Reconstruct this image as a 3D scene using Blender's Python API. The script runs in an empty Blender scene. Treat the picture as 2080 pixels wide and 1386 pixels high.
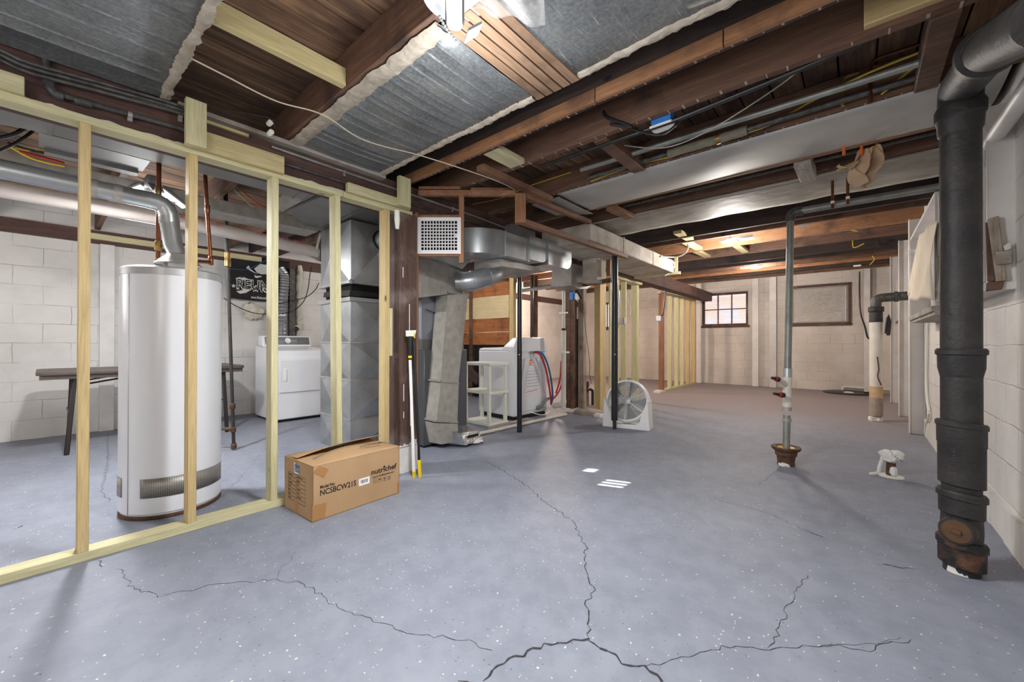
import bpy, bmesh, math, random
from mathutils import Vector, Matrix
random.seed(7)
SC = bpy.context.scene
COL = SC.collection
PI = math.pi
V = Vector
# ---------------------------------------------------------------- survey of the room
# the room was measured from its photograph: these turn a sighting (u, v) into a point
# on a known wall, floor or ceiling plane (x right across the joists' length, y down the room, z up)
F_, CX_, CY_, EYE = 815., 1040., 693., 1.0
YAW, PIT, ROL = math.radians(40.54), math.radians(.256), math.radians(.092)
_c, _s, _cp, _sp, _cr, _sr = math.cos(YAW), math.sin(YAW), math.cos(PIT), math.sin(PIT), math.cos(ROL), math.sin(ROL)
_R0 = V((_c, _s, 0)); FW = V((-_s*_cp, _c*_cp, _sp)); _U0 = V((_s*_sp, -_c*_sp, _cp))
RT = _R0*_cr + _U0*_sr; UP = _U0*_cr - _R0*_sr
def ray(u, v): return RT*((u-CX_)/F_) - UP*((v-CY_)/F_) + FW
def PX(u, v, x): r = ray(u, v); return V((0, 0, EYE)) + r*(x/r.x)
def PY(u, v, y): r = ray(u, v); return V((0, 0, EYE)) + r*(y/r.y)
def PZ(u, v, z=0.): r = ray(u, v); return V((0, 0, EYE)) + r*((z-EYE)/r.z)
def PD(u, v, d): return V((0, 0, EYE)) + ray(u, v)*d
def depth(x, y): return V((x, y, 0)).dot(FW)
def zat(x, y, v):
    def vv(z):
        p = V((x, y, z-EYE)); return CY_ - F_*p.dot(UP)/p.dot(FW)
    a = vv(0.); b = vv(1.)
    return (v-a)/(b-a)
def zc(y): return 2.26 + max(0., y-2.)*.0275      # underside of the joists: the ceiling rises slowly down the room

# ---------------------------------------------------------------- mesh collector
class MB:
    def __init__(s): s.v = []; s.f = []; s.m = []; s.k = 0
    def mat(s, k): s.k = k; return s
    def face(s, pts, k=None):
        b = len(s.v); s.v += [V(p) for p in pts]; s.f.append(list(range(b, b+len(pts)))); s.m.append(s.k if k is None else k)
    def mesh(s, vs, fs, k=None):
        b = len(s.v); s.v += [V(p) for p in vs]
        for f in fs: s.f.append([b+i for i in f]); s.m.append(s.k if k is None else k)
        return s
    def hexa(s, p, k=None):   # p: 4 bottom ccw, 4 top ccw
        return s.mesh(p, [(3,2,1,0),(4,5,6,7),(0,1,5,4),(1,2,6,5),(2,3,7,6),(3,0,4,7)], k)
    def box(s, a, b, k=None):
        x0,x1 = sorted((a[0],b[0])); y0,y1 = sorted((a[1],b[1])); z0,z1 = sorted((a[2],b[2]))
        return s.hexa([(x0,y0,z0),(x1,y0,z0),(x1,y1,z0),(x0,y1,z0),(x0,y0,z1),(x1,y0,z1),(x1,y1,z1),(x0,y1,z1)], k)
    def bar(s, p, q, w, h, up=(0,0,1), k=None):   # centred beam p->q, w across, h along up
        p, q = V(p), V(q); d = (q-p).normalized(); up = V(up)
        sd = d.cross(up)
        if sd.length < 1e-5: sd = d.cross(V((1,0,0)))
        sd.normalize(); u2 = sd.cross(d).normalized()
        a = sd*(w/2); b = u2*(h/2)
        return s.hexa([p-a-b, q-a-b, q+a-b, p+a-b, p-a+b, q-a+b, q+a+b, p+a+b], k)
    def tube(s, pts, r, n=10, k=None, cap=True, closed=False):
        pts = [V(p) for p in pts]; N = len(pts)
        rs = r if isinstance(r, (list, tuple)) else [r]*N
        b = len(s.v); prev = None
        for i, p in enumerate(pts):
            if closed: t = (pts[(i+1) % N]-pts[i-1])
            else: t = pts[min(i+1, N-1)]-pts[max(i-1, 0)]
            t.normalize()
            if prev is None:
                a = V((0,0,1)) if abs(t.z) < .9 else V((1,0,0))
                nrm = t.cross(a).normalized()
            else:
                nrm = prev - t*prev.dot(t)
                if nrm.length < 1e-5: nrm = t.orthogonal()
                nrm.normalize()
            prev = nrm; bn = t.cross(nrm)
            for j in range(n):
                an = 2*PI*j/n
                s.v.append(p + (nrm*math.cos(an)+bn*math.sin(an))*rs[i])
        kk = s.k if k is None else k
        for i in range(N if closed else N-1):
            i2 = (i+1) % N
            for j in range(n):
                j2 = (j+1) % n
                s.f.append([b+i*n+j, b+i*n+j2, b+i2*n+j2, b+i2*n+j]); s.m.append(kk)
        if cap and not closed:
            s.f.append([b+j for j in range(n)][::-1]); s.m.append(kk)
            s.f.append([b+(N-1)*n+j for j in range(n)]); s.m.append(kk)
        return s
    def lathe(s, prof, c=(0,0,0), n=24, k=None, axis=(0,0,1), cap=True, sx=1., sy=1.):
        # prof: (r, t) along axis
        ax = V(axis).normalized(); a = V((0,0,1)) if abs(ax.z) < .9 else V((1,0,0))
        e1 = ax.cross(a).normalized() if abs(ax.z) < .9 else V((1,0,0)); e2 = ax.cross(e1)
        c = V(c); b = len(s.v); kk = s.k if k is None else k
        for r, t in prof:
            for j in range(n):
                an = 2*PI*j/n
                s.v.append(c + ax*t + e1*(r*sx*math.cos(an)) + e2*(r*sy*math.sin(an)))
        for i in range(len(prof)-1):
            for j in range(n):
                j2 = (j+1) % n
                s.f.append([b+i*n+j, b+i*n+j2, b+(i+1)*n+j2, b+(i+1)*n+j]); s.m.append(kk)
        if cap:
            s.f.append([b+j for j in range(n)][::-1]); s.m.append(kk)
            q = b+(len(prof)-1)*n
            s.f.append([q+j for j in range(n)]); s.m.append(kk)
        return s
    def prism(s, poly, off, k=None):      # poly: 3d polygon, extruded by vector off
        n = len(poly); off = V(off); vs = [V(p) for p in poly]+[V(p)+off for p in poly]
        fs = [list(range(n))[::-1], [n+i for i in range(n)]]+[[i, (i+1) % n, n+(i+1) % n, n+i] for i in range(n)]
        return s.mesh(vs, fs, k)
    def loft(s, rings, k=None, cap=True):
        n = len(rings[0]); b = len(s.v); kk = s.k if k is None else k
        for r in rings: s.v += [V(p) for p in r]
        for i in range(len(rings)-1):
            for j in range(n):
                j2 = (j+1) % n
                s.f.append([b+i*n+j, b+i*n+j2, b+(i+1)*n+j2, b+(i+1)*n+j]); s.m.append(kk)
        if cap:
            s.f.append([b+j for j in range(n)][::-1]); s.m.append(kk)
            q = b+(len(rings)-1)*n; s.f.append([q+j for j in range(n)]); s.m.append(kk)
        return s
    def grid(s, fn, nu, nv, k=None):
        b = len(s.v); kk = s.k if k is None else k
        for i in range(nu+1):
            for j in range(nv+1): s.v.append(V(fn(i/nu, j/nv)))
        for i in range(nu):
            for j in range(nv):
                a = b+i*(nv+1)+j
                s.f.append([a, a+nv+1, a+nv+2, a+1]); s.m.append(kk)
        return s
    def text(s, txt, org, xdir, ydir, size, k=None, depth=.0006, align='LEFT', sx=1., bold=0.):
        cu = bpy.data.curves.new('t', 'FONT'); cu.body = txt; cu.size = size; cu.align_x = align; cu.extrude = depth/2; cu.offset = bold
        cu.resolution_u = 3
        ob = bpy.data.objects.new('t', cu); COL.objects.link(ob)
        dg = bpy.context.evaluated_depsgraph_get(); me = bpy.data.meshes.new_from_object(ob.evaluated_get(dg))
        xd = V(xdir).normalized(); yd = V(ydir).normalized(); zd = xd.cross(yd)
        s.mesh([V(org)+xd*(v.co.x*sx)+yd*v.co.y+zd*v.co.z for v in me.vertices], [tuple(p.vertices) for p in me.polygons], k)
        bpy.data.objects.remove(ob); bpy.data.meshes.remove(me); bpy.data.curves.remove(cu)
        return s
    def build(s, name, mats, parent=None, smooth=True, bevel=0., seg=1, world=False, solid=0.):
        if not isinstance(mats, (list, tuple)): mats = [mats]
        if parent is not None:
            o0 = V((0,0,0)); q = parent
            while q is not None: o0 += q.location; q = q.parent
        elif world: o0 = V((0,0,0))
        else:
            xs = [v.x for v in s.v]; ys = [v.y for v in s.v]; zs = [v.z for v in s.v]
            o0 = V(((min(xs)+max(xs))/2, (min(ys)+max(ys))/2, min(zs)))
        me = bpy.data.meshes.new(name)
        me.from_pydata([v-o0 for v in s.v], [], s.f)
        for m in mats: me.materials.append(m)
        me.polygons.foreach_set('material_index', s.m)
        bm = bmesh.new(); bm.from_mesh(me)
        bmesh.ops.remove_doubles(bm, verts=bm.verts, dist=1e-6)
        bmesh.ops.recalc_face_normals(bm, faces=bm.faces)
        bm.to_mesh(me); bm.free()
        if smooth:
            for p in me.polygons: p.use_smooth = True
            me.set_sharp_from_angle(angle=math.radians(32))
        ob = bpy.data.objects.new(name, me); COL.objects.link(ob)
        if parent is not None: ob.parent = parent
        else: ob.location = o0
        if bevel > 0:
            md = ob.modifiers.new('b', 'BEVEL'); md.width = bevel; md.segments = seg; md.limit_method = 'ANGLE'; md.angle_limit = math.radians(40)
        if solid:
            md = ob.modifiers.new('s', 'SOLIDIFY'); md.thickness = solid; md.offset = 0
        return ob
def tag(o, label=None, cat=None, group=None, kind=None):
    if label: o['label'] = label
    if cat: o['category'] = cat
    if group: o['group'] = group
    if kind: o['kind'] = kind
    return o
def thing(name, loc, label, cat, group=None):
    o = bpy.data.objects.new(name, None); o.empty_display_size = .05; COL.objects.link(o); o.location = V(loc)
    return tag(o, label, cat, group)
def struct(mb, name, mats, parent=None, **kw):
    o = mb.build(name, mats, parent, world=parent is None, **kw)
    if parent is None: o['kind'] = 'structure'
    return o
def arc(c, a0, a1, r, e1, e2, n=8):
    c, e1, e2 = V(c), V(e1), V(e2)
    return [c + e1*(r*math.cos(a0+(a1-a0)*i/n)) + e2*(r*math.sin(a0+(a1-a0)*i/n)) for i in range(n+1)]
def smooth_path(pts, n=6):
    pts = [V(p) for p in pts]; out = []
    P = [pts[0]]+pts+[pts[-1]]
    for i in range(1, len(P)-2):
        for j in range(n):
            t = j/n; a, b, c, d = P[i-1], P[i], P[i+1], P[i+2]
            out.append(.5*((2*b)+(c-a)*t+(2*a-5*b+4*c-d)*t*t+(3*b-a-3*c+d)*t**3))
    out.append(pts[-1]); return out
def rounded(pts, r, n=5):        # polyline with rounded corners
    pts = [V(p) for p in pts]; out = [pts[0]]
    for i in range(1, len(pts)-1):
        a, b, c = pts[i-1], pts[i], pts[i+1]
        u = (a-b).normalized(); w = (c-b).normalized()
        rr = min(r, (a-b).length*.49, (c-b).length*.49)
        for j in range(n+1):
            t = j/n; out.append((b+u*rr)*(1-t)**2 + b*2*t*(1-t) + (b+w*rr)*t*t)
    out.append(pts[-1]); return out

# ---------------------------------------------------------------- materials
def lin(c):
    return tuple(((x/255)/12.92 if x/255 <= .04045 else ((x/255+.055)/1.055)**2.4) for x in c) + (1,)
class NT:
    def __init__(s, name):
        s.m = bpy.data.materials.new(name); s.m.use_nodes = True; s.t = s.m.node_tree; s.n = s.t.nodes
        s.b = s.n['Principled BSDF']; s.out = s.n['Material Output']
    def new(s, ty, **kw):
        n = s.n.new(ty)
        for k, v in kw.items():
            if hasattr(n, k) and not k.startswith('i_'): setattr(n, k, v)
        return n
    def link(s, a, b): s.t.links.new(a, b)
    def vec(s, scale=(1,1,1), rnd=True):
        tc = s.new('ShaderNodeTexCoord'); src = tc.outputs['Object']
        if rnd:
            oi = s.new('ShaderNodeObjectInfo'); mu = s.new('ShaderNodeMath', operation='MULTIPLY'); mu.inputs[1].default_value = 37.
            s.link(oi.outputs['Random'], mu.inputs[0])
            ad = s.new('ShaderNodeVectorMath', operation='ADD'); s.link(src, ad.inputs[0]); s.link(mu.outputs[0], ad.inputs[1]); src = ad.outputs[0]
        mp = s.new('ShaderNodeMapping'); mp.inputs['Scale'].default_value = scale; s.link(src, mp.inputs[0])
        return mp.outputs[0]
    def noise(s, vec, scale=5, detail=4, rough=.55, dist=0.):
        n = s.new('ShaderNodeTexNoise'); n.inputs['Scale'].default_value = scale; n.inputs['Detail'].default_value = detail
        n.inputs['Roughness'].default_value = rough; n.inputs['Distortion'].default_value = dist
        s.link(vec, n.inputs['Vector']); return n.outputs['Fac']
    def ramp(s, fac, stops):
        r = s.new('ShaderNodeValToRGB'); e = r.color_ramp.elements
        while len(e) < len(stops): e.new(.5)
        for el, (p, c) in zip(e, stops): el.position = p; el.color = c if len(c) == 4 else lin(c)
        s.link(fac, r.inputs[0]); return r.outputs[0]
    def mix(s, fac, a, b, mode='MIX'):
        m = s.new('ShaderNodeMix'); m.data_type = 'RGBA'; m.blend_type = mode
        for sock, val in ((m.inputs['Factor'], fac), (m.inputs[6], a), (m.inputs[7], b)):
            if isinstance(val, (int, float)): sock.default_value = val
            elif isinstance(val, tuple): sock.default_value = val
            else: s.link(val, sock)
        return m.outputs[2]
    def base(s, c):
        if isinstance(c, tuple): s.b.inputs['Base Color'].default_value = c
        else: s.link(c, s.b.inputs['Base Color'])
    def bump(s, h, strength=.3, dist=.01, prev=None):
        b = s.new('ShaderNodeBump'); b.inputs['Strength'].default_value = strength; b.inputs['Distance'].default_value = dist
        s.link(h, b.inputs['Height'])
        if prev is not None: s.link(prev, b.inputs['Normal'])
        s.link(b.outputs[0], s.b.inputs['Normal']); return b.outputs[0]
    def set(s, **kw):
        for k, v in kw.items(): s.b.inputs[k].default_value = v
        return s
def plain(name, c, rough=.5, metal=0., c2=None, vs=6., bump=0., bs=60., stretch=(1,1,1), contrast=.25, **kw):
    t = NT(name); t.set(Roughness=rough, Metallic=metal)
    if c2 is not None or bump: v = t.vec(stretch)
    if c2 is not None:
        t.base(t.ramp(t.noise(v, vs, 5), [(.5-contrast, lin(c)), (.5+contrast, lin(c2))]))
    else: t.base(lin(c))
    if bump: t.bump(t.noise(v, bs, 4), bump, .01)
    for k, val in kw.items(): t.b.inputs[k].default_value = val
    return t.m
def wood(name, c1, c2, axis, rough=.75, c3=None, knots=True, bump=.25, fine=60.):
    t = NT(name); t.set(Roughness=rough)
    sc = [1., 1., 1.]; sc['xyz'.index(axis)] = .06
    v = t.vec(tuple(sc)); g = t.noise(v, 26, 5, .6, .6); f = t.noise(v, fine*2.2, 3, .6)
    col = t.ramp(g, [(.34, lin(c1)), (.52, lin(tuple((a+b)/2 for a, b in zip(c1, c2)))), (.66, lin(c2))])
    col = t.mix(.35, col, t.ramp(f, [(.35, lin(tuple(a*.78 for a in c1))), (.65, lin(c2))]))
    if c3 is not None:
        v2 = t.vec((1,1,1)); st = t.noise(v2, 3.1, 5, .6)
        msk = t.ramp(st, [(.52, (0,0,0,1)), (.7, (1,1,1,1))]); col = t.mix(msk, col, lin(c3))
    if knots:
        sk = [1., 1., 1.]; sk['xyz'.index(axis)] = .45
        vo = t.new('ShaderNodeTexVoronoi'); vo.inputs['Scale'].default_value = 5.; t.link(t.vec(tuple(sk)), vo.inputs['Vector'])
        km = t.ramp(vo.outputs['Distance'], [(.035, (1,1,1,1)), (.075, (0,0,0,1))])
        col = t.mix(km, col, lin(tuple(a*.45 for a in c1)))
    t.base(col); t.bump(f, bump, .004)
    return t.m
M = {}
def block_wall(name, axis, c, c2):
    t = NT(name); t.set(Roughness=.55)
    tc = t.new('ShaderNodeTexCoord'); sp = t.new('ShaderNodeSeparateXYZ'); t.link(tc.outputs['Object'], sp.inputs[0])
    cb = t.new('ShaderNodeCombineXYZ'); t.link(sp.outputs['xy'.index(axis)], cb.inputs[0]); t.link(sp.outputs[2], cb.inputs[1])
    # a little wobble so the courses are not ruled lines
    nz = t.new('ShaderNodeTexNoise'); nz.inputs['Scale'].default_value = 6; t.link(cb.outputs[0], nz.inputs['Vector'])
    sb = t.new('ShaderNodeVectorMath', operation='SUBTRACT'); sb.inputs[1].default_value = (.5,.5,.5); t.link(nz.outputs['Color'], sb.inputs[0])
    sc = t.new('ShaderNodeVectorMath', operation='SCALE'); sc.inputs['Scale'].default_value = .022; t.link(sb.outputs[0], sc.inputs[0])
    ad = t.new('ShaderNodeVectorMath', operation='ADD'); t.link(cb.outputs[0], ad.inputs[0]); t.link(sc.outputs[0], ad.inputs[1])
    br = t.new('ShaderNodeTexBrick'); br.inputs['Scale'].default_value = 1.; br.inputs['Brick Width'].default_value = .4
    br.inputs['Row Height'].default_value = .198; br.inputs['Mortar Size'].default_value = .0045; br.inputs['Mortar Smooth'].default_value = .9; br.offset = .5
    t.link(ad.outputs[0], br.inputs['Vector'])
    v = tc.outputs['Object']
    col = t.ramp(t.noise(v, 1.7, 6, .6), [(.35, lin(c2)), (.6, lin(c))])
    brk = t.noise(v, 2.3, 4, .6)                                   # paint filled some joints
    mm = t.new('ShaderNodeMath', operation='MULTIPLY'); t.link(br.outputs['Fac'], mm.inputs[0]); t.link(t.ramp(brk, [(.4, (.05,.05,.05,1)), (.62, (1,1,1,1))]), mm.inputs[1])
    col = t.mix(mm.outputs[0], col, lin(tuple(a*.80 for a in c2)))
    t.base(col)
    n1 = t.bump(t.noise(v, 45, 5, .65), .35, .006)
    inv = t.new('ShaderNodeMath', operation='SUBTRACT'); inv.inputs[0].default_value = 1.; t.link(mm.outputs[0], inv.inputs[1])
    t.bump(inv.outputs[0], .5, .008, n1)
    return t.m
M['wall_x'] = block_wall('painted_block_a', 'x', (212,205,198), (196,189,182))
M['wall_y'] = block_wall('painted_block_b', 'y', (216,213,209), (200,197,192))
def floor_mat():
    t = NT('painted_floor'); t.set(Roughness=.6, **{'Specular IOR Level': .35})
    tc = t.new('ShaderNodeTexCoord'); v = tc.outputs['Object']
    col = t.ramp(t.noise(v, 1.1, 7, .6), [(.36, lin((124,128,141))), (.64, lin((139,143,155)))])
    col = t.mix(.3, col, t.ramp(t.noise(v, 9, 6, .65), [(.4, lin((117,121,133))), (.6, lin((145,149,160)))]))
    sn = t.new('ShaderNodeSeparateXYZ'); t.link(v, sn.inputs[0])      # browner towards the far end of the room
    ny = t.new('ShaderNodeMath', operation='MULTIPLY_ADD'); ny.inputs[1].default_value = 1.4; t.link(t.noise(v, .9, 4), ny.inputs[0]); t.link(sn.outputs[1], ny.inputs[2])
    mr = t.new('ShaderNodeMapRange'); mr.inputs[1].default_value = 5.9; mr.inputs[2].default_value = 8.4; t.link(ny.outputs[0], mr.inputs[0])
    col = t.mix(mr.outputs[0], col, lin((146,137,139)))
    for sc_, rr, cc, th, st in ((58., (3.1,0,0), (206,204,198), .17, (1,.55,1)), (76., (9.7,4.2,0), (204,200,190), .17, (.6,1,1)), (66., (1.3,8.8,0), (92,90,96), .17, (.7,1,1)), (88., (5.,2.,0), (112,96,84), .16, (1,.6,1)), (44., (2.,7.,0), (216,213,206), .14, (.8,1,1))):
        mp = t.new('ShaderNodeMapping'); mp.inputs['Location'].default_value = rr; mp.inputs['Scale'].default_value = st; t.link(v, mp.inputs[0])
        nd = t.new('ShaderNodeTexNoise'); nd.inputs['Scale'].default_value = 90; t.link(mp.outputs[0], nd.inputs['Vector'])
        ad = t.mix(.006, mp.outputs[0], nd.outputs['Color'], 'ADD')
        vo = t.new('ShaderNodeTexVoronoi'); vo.inputs['Scale'].default_value = sc_; t.link(ad, vo.inputs['Vector'])
        sp = t.new('ShaderNodeSeparateColor'); t.link(vo.outputs['Color'], sp.inputs[0])
        g = t.new('ShaderNodeMath', operation='MULTIPLY'); g.inputs[1].default_value = th*1.12; t.link(sp.outputs[0], g.inputs[0])
        lt = t.new('ShaderNodeMath', operation='LESS_THAN'); t.link(vo.outputs['Distance'], lt.inputs[0]); t.link(g.outputs[0], lt.inputs[1])
        dn = t.ramp(t.noise(mp.outputs[0], 1.3, 3), [(.36, (.95,.95,.95,1)), (.62, (.6,.6,.6,1))])
        g2 = t.new('ShaderNodeMath', operation='GREATER_THAN'); t.link(sp.outputs[1], g2.inputs[0]); t.link(dn, g2.inputs[1])
        mu = t.new('ShaderNodeMath', operation='MULTIPLY'); t.link(lt.outputs[0], mu.inputs[0]); t.link(g2.outputs[0], mu.inputs[1])
        m2 = t.new('ShaderNodeMath', operation='MULTIPLY'); m2.inputs[1].default_value = .9; t.link(mu.outputs[0], m2.inputs[0])
        col = t.mix(m2.outputs[0], col, lin(cc))
    t.base(col)
    t.bump(t.noise(v, 14, 6, .6), .12, .01)
    return t.m
M['floor'] = floor_mat()
M['crack'] = plain('floor_crack_dark', (52,50,54), .9)
def boards_mat():
    t = NT('subfloor_boards'); t.set(Roughness=.8)
    gm = t.new('ShaderNodeNewGeometry')
    sc = t.vec((1,.05,1), False); g = t.noise(sc, 30, 6, .65, .5)
    col = t.ramp(g, [(.32, (84,64,52)), (.5, (128,99,76)), (.68, (168,134,104))])
    rb = t.ramp(gm.outputs['Random Per Island'], [(0., (.5,.5,.5,1)), (1., (1.2,1.16,1.12,1))])
    col = t.mix(1., col, rb, 'MULTIPLY')
    blot = t.ramp(t.noise(t.vec((1,.4,1), False), 3.3, 5, .6), [(.45, (0,0,0,1)), (.68, (1,1,1,1))])
    col = t.mix(blot, col, lin((52,34,28)))
    t.base(col); t.bump(g, .2, .004); return t.m
M['boards'] = boards_mat()
M['joist'] = wood('joist_brown', (88, 62, 50), (126, 94, 74), 'x', .75, (56, 42, 38))
M['joist_dark'] = wood('joist_dark', (50, 42, 42), (82, 66, 58), 'x', .8, (36, 32, 34))
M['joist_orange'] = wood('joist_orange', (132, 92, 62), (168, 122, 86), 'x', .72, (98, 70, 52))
M['girder'] = wood('girder_red_brown', (70, 48, 44), (102, 74, 66), 'y', .75, (56, 40, 38))
M['post'] = wood('post_dark', (62,42,36), (98,72,62), 'z', .7, (130,116,108))
M['pine_z'] = wood('pine_upright', (190, 164, 114), (212, 188, 136), 'z', .65)
M['pine_y'] = wood('pine_along', (188, 172, 122), (208, 194, 146), 'y', .65)
M['pine_x'] = wood('pine_across', (186, 160, 110), (208, 184, 136), 'x', .65)
M['green_z'] = wood('treated_upright', (192, 186, 142), (216, 208, 166), 'z', .65)
M['green_y'] = wood('treated_along', (190, 184, 142), (214, 206, 166), 'y', .65)
M['green_x'] = wood('treated_across', (188, 180, 134), (212, 202, 160), 'x', .65)
M['orange_z'] = wood('strip_upright', (128, 86, 58), (166, 120, 86), 'z', .7)
M['orange_y'] = wood('strip_along', (116, 80, 58), (156, 114, 86), 'y', .7, (92,58,44))
M['orange_x'] = wood('strip_across', (126, 86, 60), (164, 120, 90), 'x', .7)
M['grey_z'] = wood('weathered_upright', (142,128,112), (182,170,154), 'z', .85, (108,84,66))
M['grey_y'] = wood('weathered_along', (150,142,132), (192,186,176), 'y', .85, (118,106,94))
M['grey_x'] = wood('weathered_across', (150,140,128), (192,184,172), 'x', .85, (118,104,90))
M['whitewood'] = plain('white_painted_wood', (214,210,204), .6, 0, (196,190,184), 7, .2, 30)
M['plaster'] = plain('crumbling_plaster', (196,186,170), .9, 0, (150,140,126), 16, .6, 40)
M['plaster_w'] = plain('old_white_plaster', (206,198,186), .85, 0, (152,142,128), 5, .5, 25)
def panning():
    t = NT('sheet_metal_panning'); t.set(Roughness=.42, Metallic=.55)
    v = t.vec((1,1,1), False)
    col = t.ramp(t.noise(v, 3.5, 6, .65), [(.35, (112,115,118)), (.55, (142,146,148)), (.7, (156,158,152))])
    col = t.mix(.35, col, t.ramp(t.noise(v, 60, 4, .7), [(.4, (88,92,96)), (.62, (164,168,170))]))
    sv = t.vec((40,1.6,1), False); sk = t.noise(sv, 3.2, 6, .65)
    col = t.mix(t.ramp(sk, [(.60, (0,0,0,1)), (.68, (1,1,1,1))]), col, lin((214,216,214)))
    t.base(col); t.bump(t.noise(v, 8, 4), .25, .01)
    return t.m
M['panning'] = panning()
M['galv'] = plain('galvanised_steel', (158,161,163), .34, .72, (192,196,198), 5, .12, 12)
M['galv_dull'] = plain('dull_galvanised', (150,147,142), .55, .45, (180,176,170), 9, .15, 40)
M['galv_dark'] = plain('dark_duct_steel', (104,103,101), .42, .55, (134,133,131), 3, .15, 7)
M['alu'] = plain('thin_sheet_steel', (206,206,200), .56, .5, (168,168,164), 2.2, .6, 2.2)
M['ductpaint'] = plain('dusty_painted_duct', (178,174,166), .7, .2, (148,142,132), 14, .3, 60)
M['iron'] = plain('cast_iron_black', (28,28,30), .55, .1, (58,54,51), 9, .5, 40)
M['rust'] = plain('rusty_iron', (66,48,38), .7, .25, (112,80,56), 22, .6, 50)
M['iron_grey'] = plain('old_black_pipe', (50,50,52), .5, .35, (104,102,98), 24, .4, 60)
_t = NT('rust_patched_iron'); _t.set(Roughness=.6, Metallic=.1); _v = _t.vec(); _t.base(_t.ramp(_t.noise(_v, 11, 6, .6), [(.48, (32,30,30)), (.58, (78,54,40)), (.7, (122,84,58))])); _t.bump(_t.noise(_v, 45, 4), .5, .01); M['iron_rusty'] = _t.m
M['plug'] = plain('brown_brass', (112,82,54), .5, .35, (84,62,44), 20, .2, 50)
M['slat'] = wood('brown_slat', (128,100,78), (160,130,104), 'y', .75, (104,80,62))
M['steelpipe'] = plain('zinc_pipe', (118,122,120), .45, .5, (156,158,152), 10, .2, 50)
M['copper'] = plain('copper', (150,92,64), .35, .85, (104,64,46), 14, .1, 60)
M['brass'] = plain('brass', (168,138,84), .4, .8, (120,96,60), 12)
M['pvc'] = plain('white_pvc', (226,222,212), .4, 0, (206,200,190), 5)
M['pvc_big'] = plain('dusty_pvc', (216,206,198), .5, 0, (188,176,168), 4, .05)
M['redprint'] = plain('red_print', (190,96,96), .6)
M['enamel'] = plain('white_enamel', (232,234,238), .22)
M['enamel_warm'] = plain('heater_jacket', (226,228,234), .28)
M['greytrim'] = plain('grey_plastic', (128,131,136), .4)
M['lightgrey'] = plain('light_grey_steel', (176,178,180), .4, .3)
M['black'] = plain('black_plastic', (22,22,24), .4)
M['blackpaint'] = plain('black_painted_steel', (28,29,34), .3, .1, (44,46,52), 8)
M['rubber'] = plain('black_rubber', (26,26,28), .6)
M['red'] = plain('red_rubber', (186,44,46), .45)
M['blue'] = plain('blue_rubber', (36,104,164), .45)
M['yellow'] = plain('yellow_plastic', (232,200,30), .45)
M['yellowcable'] = plain('yellow_cable', (206,176,60), .5)
M['white'] = plain('white_plastic', (236,236,234), .4)
M['cream'] = plain('cream_plastic', (234,234,222), .4)
M['orangepaint'] = plain('orange_label', (224,110,56), .6)
M['bluebox'] = plain('blue_outlet_box', (46,122,206), .45)
M['card'] = plain('cardboard', (184,150,112), .8, 0, (172,138,100), 5, .08, 40)
M['cardin'] = plain('cardboard_inside', (150,114,76), .9)
M['tape'] = plain('packing_tape', (168,124,76), .35)
M['ink'] = plain('black_ink', (42,34,28), .7)
M['paper'] = plain('white_paper', (240,240,240), .6)
M['tabletop'] = plain('brown_table_laminate', (76,66,60), .45, 0, (92,80,72), 9)
M['tableleg'] = plain('brown_steel_leg', (50,42,40), .4, .3)
M['banner'] = plain('black_banner_cloth', (30,29,31), .85)
M['bannerink'] = plain('banner_white_print', (206,204,200), .85)
M['cloth'] = plain('beige_rag', (206,178,150), .95, 0, (184,152,124), 9, .2, 200)
M['curtain'] = plain('cream_cloth', (226,216,196), .8, 0, (206,192,168), 4, .3, 8)
M['string'] = plain('cotton_string', (204,190,166), .9)
M['foam'] = plain('spray_foam', (222,218,204), .9, 0, (190,184,168), 12, .9, 22)
M['wallwhite'] = plain('white_painted_steel', (224,222,220), .45, 0, (204,200,196), 5, .05)
M['peach'] = plain('peach_painted_board', (226,204,184), .7, 0, (212,186,164), 3)
M['board_orange'] = wood('orange_boards', (142,84,44), (182,118,68), 'x', .75, (104,62,38))
M['board_cream'] = plain('cream_painted_boards', (214,198,160), .75, 0, (196,176,132), 4, .2, 20)
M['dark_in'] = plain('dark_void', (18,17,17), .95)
M['concrete'] = plain('rough_concrete', (176,164,150), .95, 0, (140,128,114), 11, .9, 24)
M['whitepaint'] = plain('white_paint_drips', (232,230,226), .6, 0, (214,210,206), 12, .3, 30)
M['windowframe'] = wood('window_wood', (66,46,38), (98,68,54), 'x', .6, (120,100,92), False)
M['foil'] = plain('foil_tape', (206,208,210), .22, .9, (170,172,176), 12, .9, 28)
def emit(name, c, st):
    t = NT(name); t.set(**{'Emission Color': lin(c), 'Emission Strength': st, 'Roughness': .5}); t.base(lin(c)); return t.m
M['led'] = emit('lit_led_panel', (246,250,255), 9.)
M['bulb'] = emit('lit_bulb', (244,248,255), 60.)
M['bulbwarm'] = emit('lit_warm_bulb', (255,206,130), 12.)
def outdoors():      # daylight and the blinds-like siding outside the pane
    t = NT('daylight_outside'); v = t.vec((1,1,1), False)
    wv = t.new('ShaderNodeTexWave', bands_direction='Z'); wv.inputs['Scale'].default_value = 9.; t.link(v, wv.inputs['Vector'])
    c = t.ramp(wv.outputs['Fac'], [(.0, (196,196,204)), (.35, (246,244,246))])
    b = t.ramp(t.noise(v, 2.2, 2), [(.42, (255,226,212)), (.6, (232,240,255))])
    c = t.mix(1., c, b, 'MULTIPLY')
    t.link(c, t.b.inputs['Emission Color']); t.set(**{'Emission Strength': 1.0}); t.base(lin((120,120,120))); return t.m
M['outdoors'] = outdoors()
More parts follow.
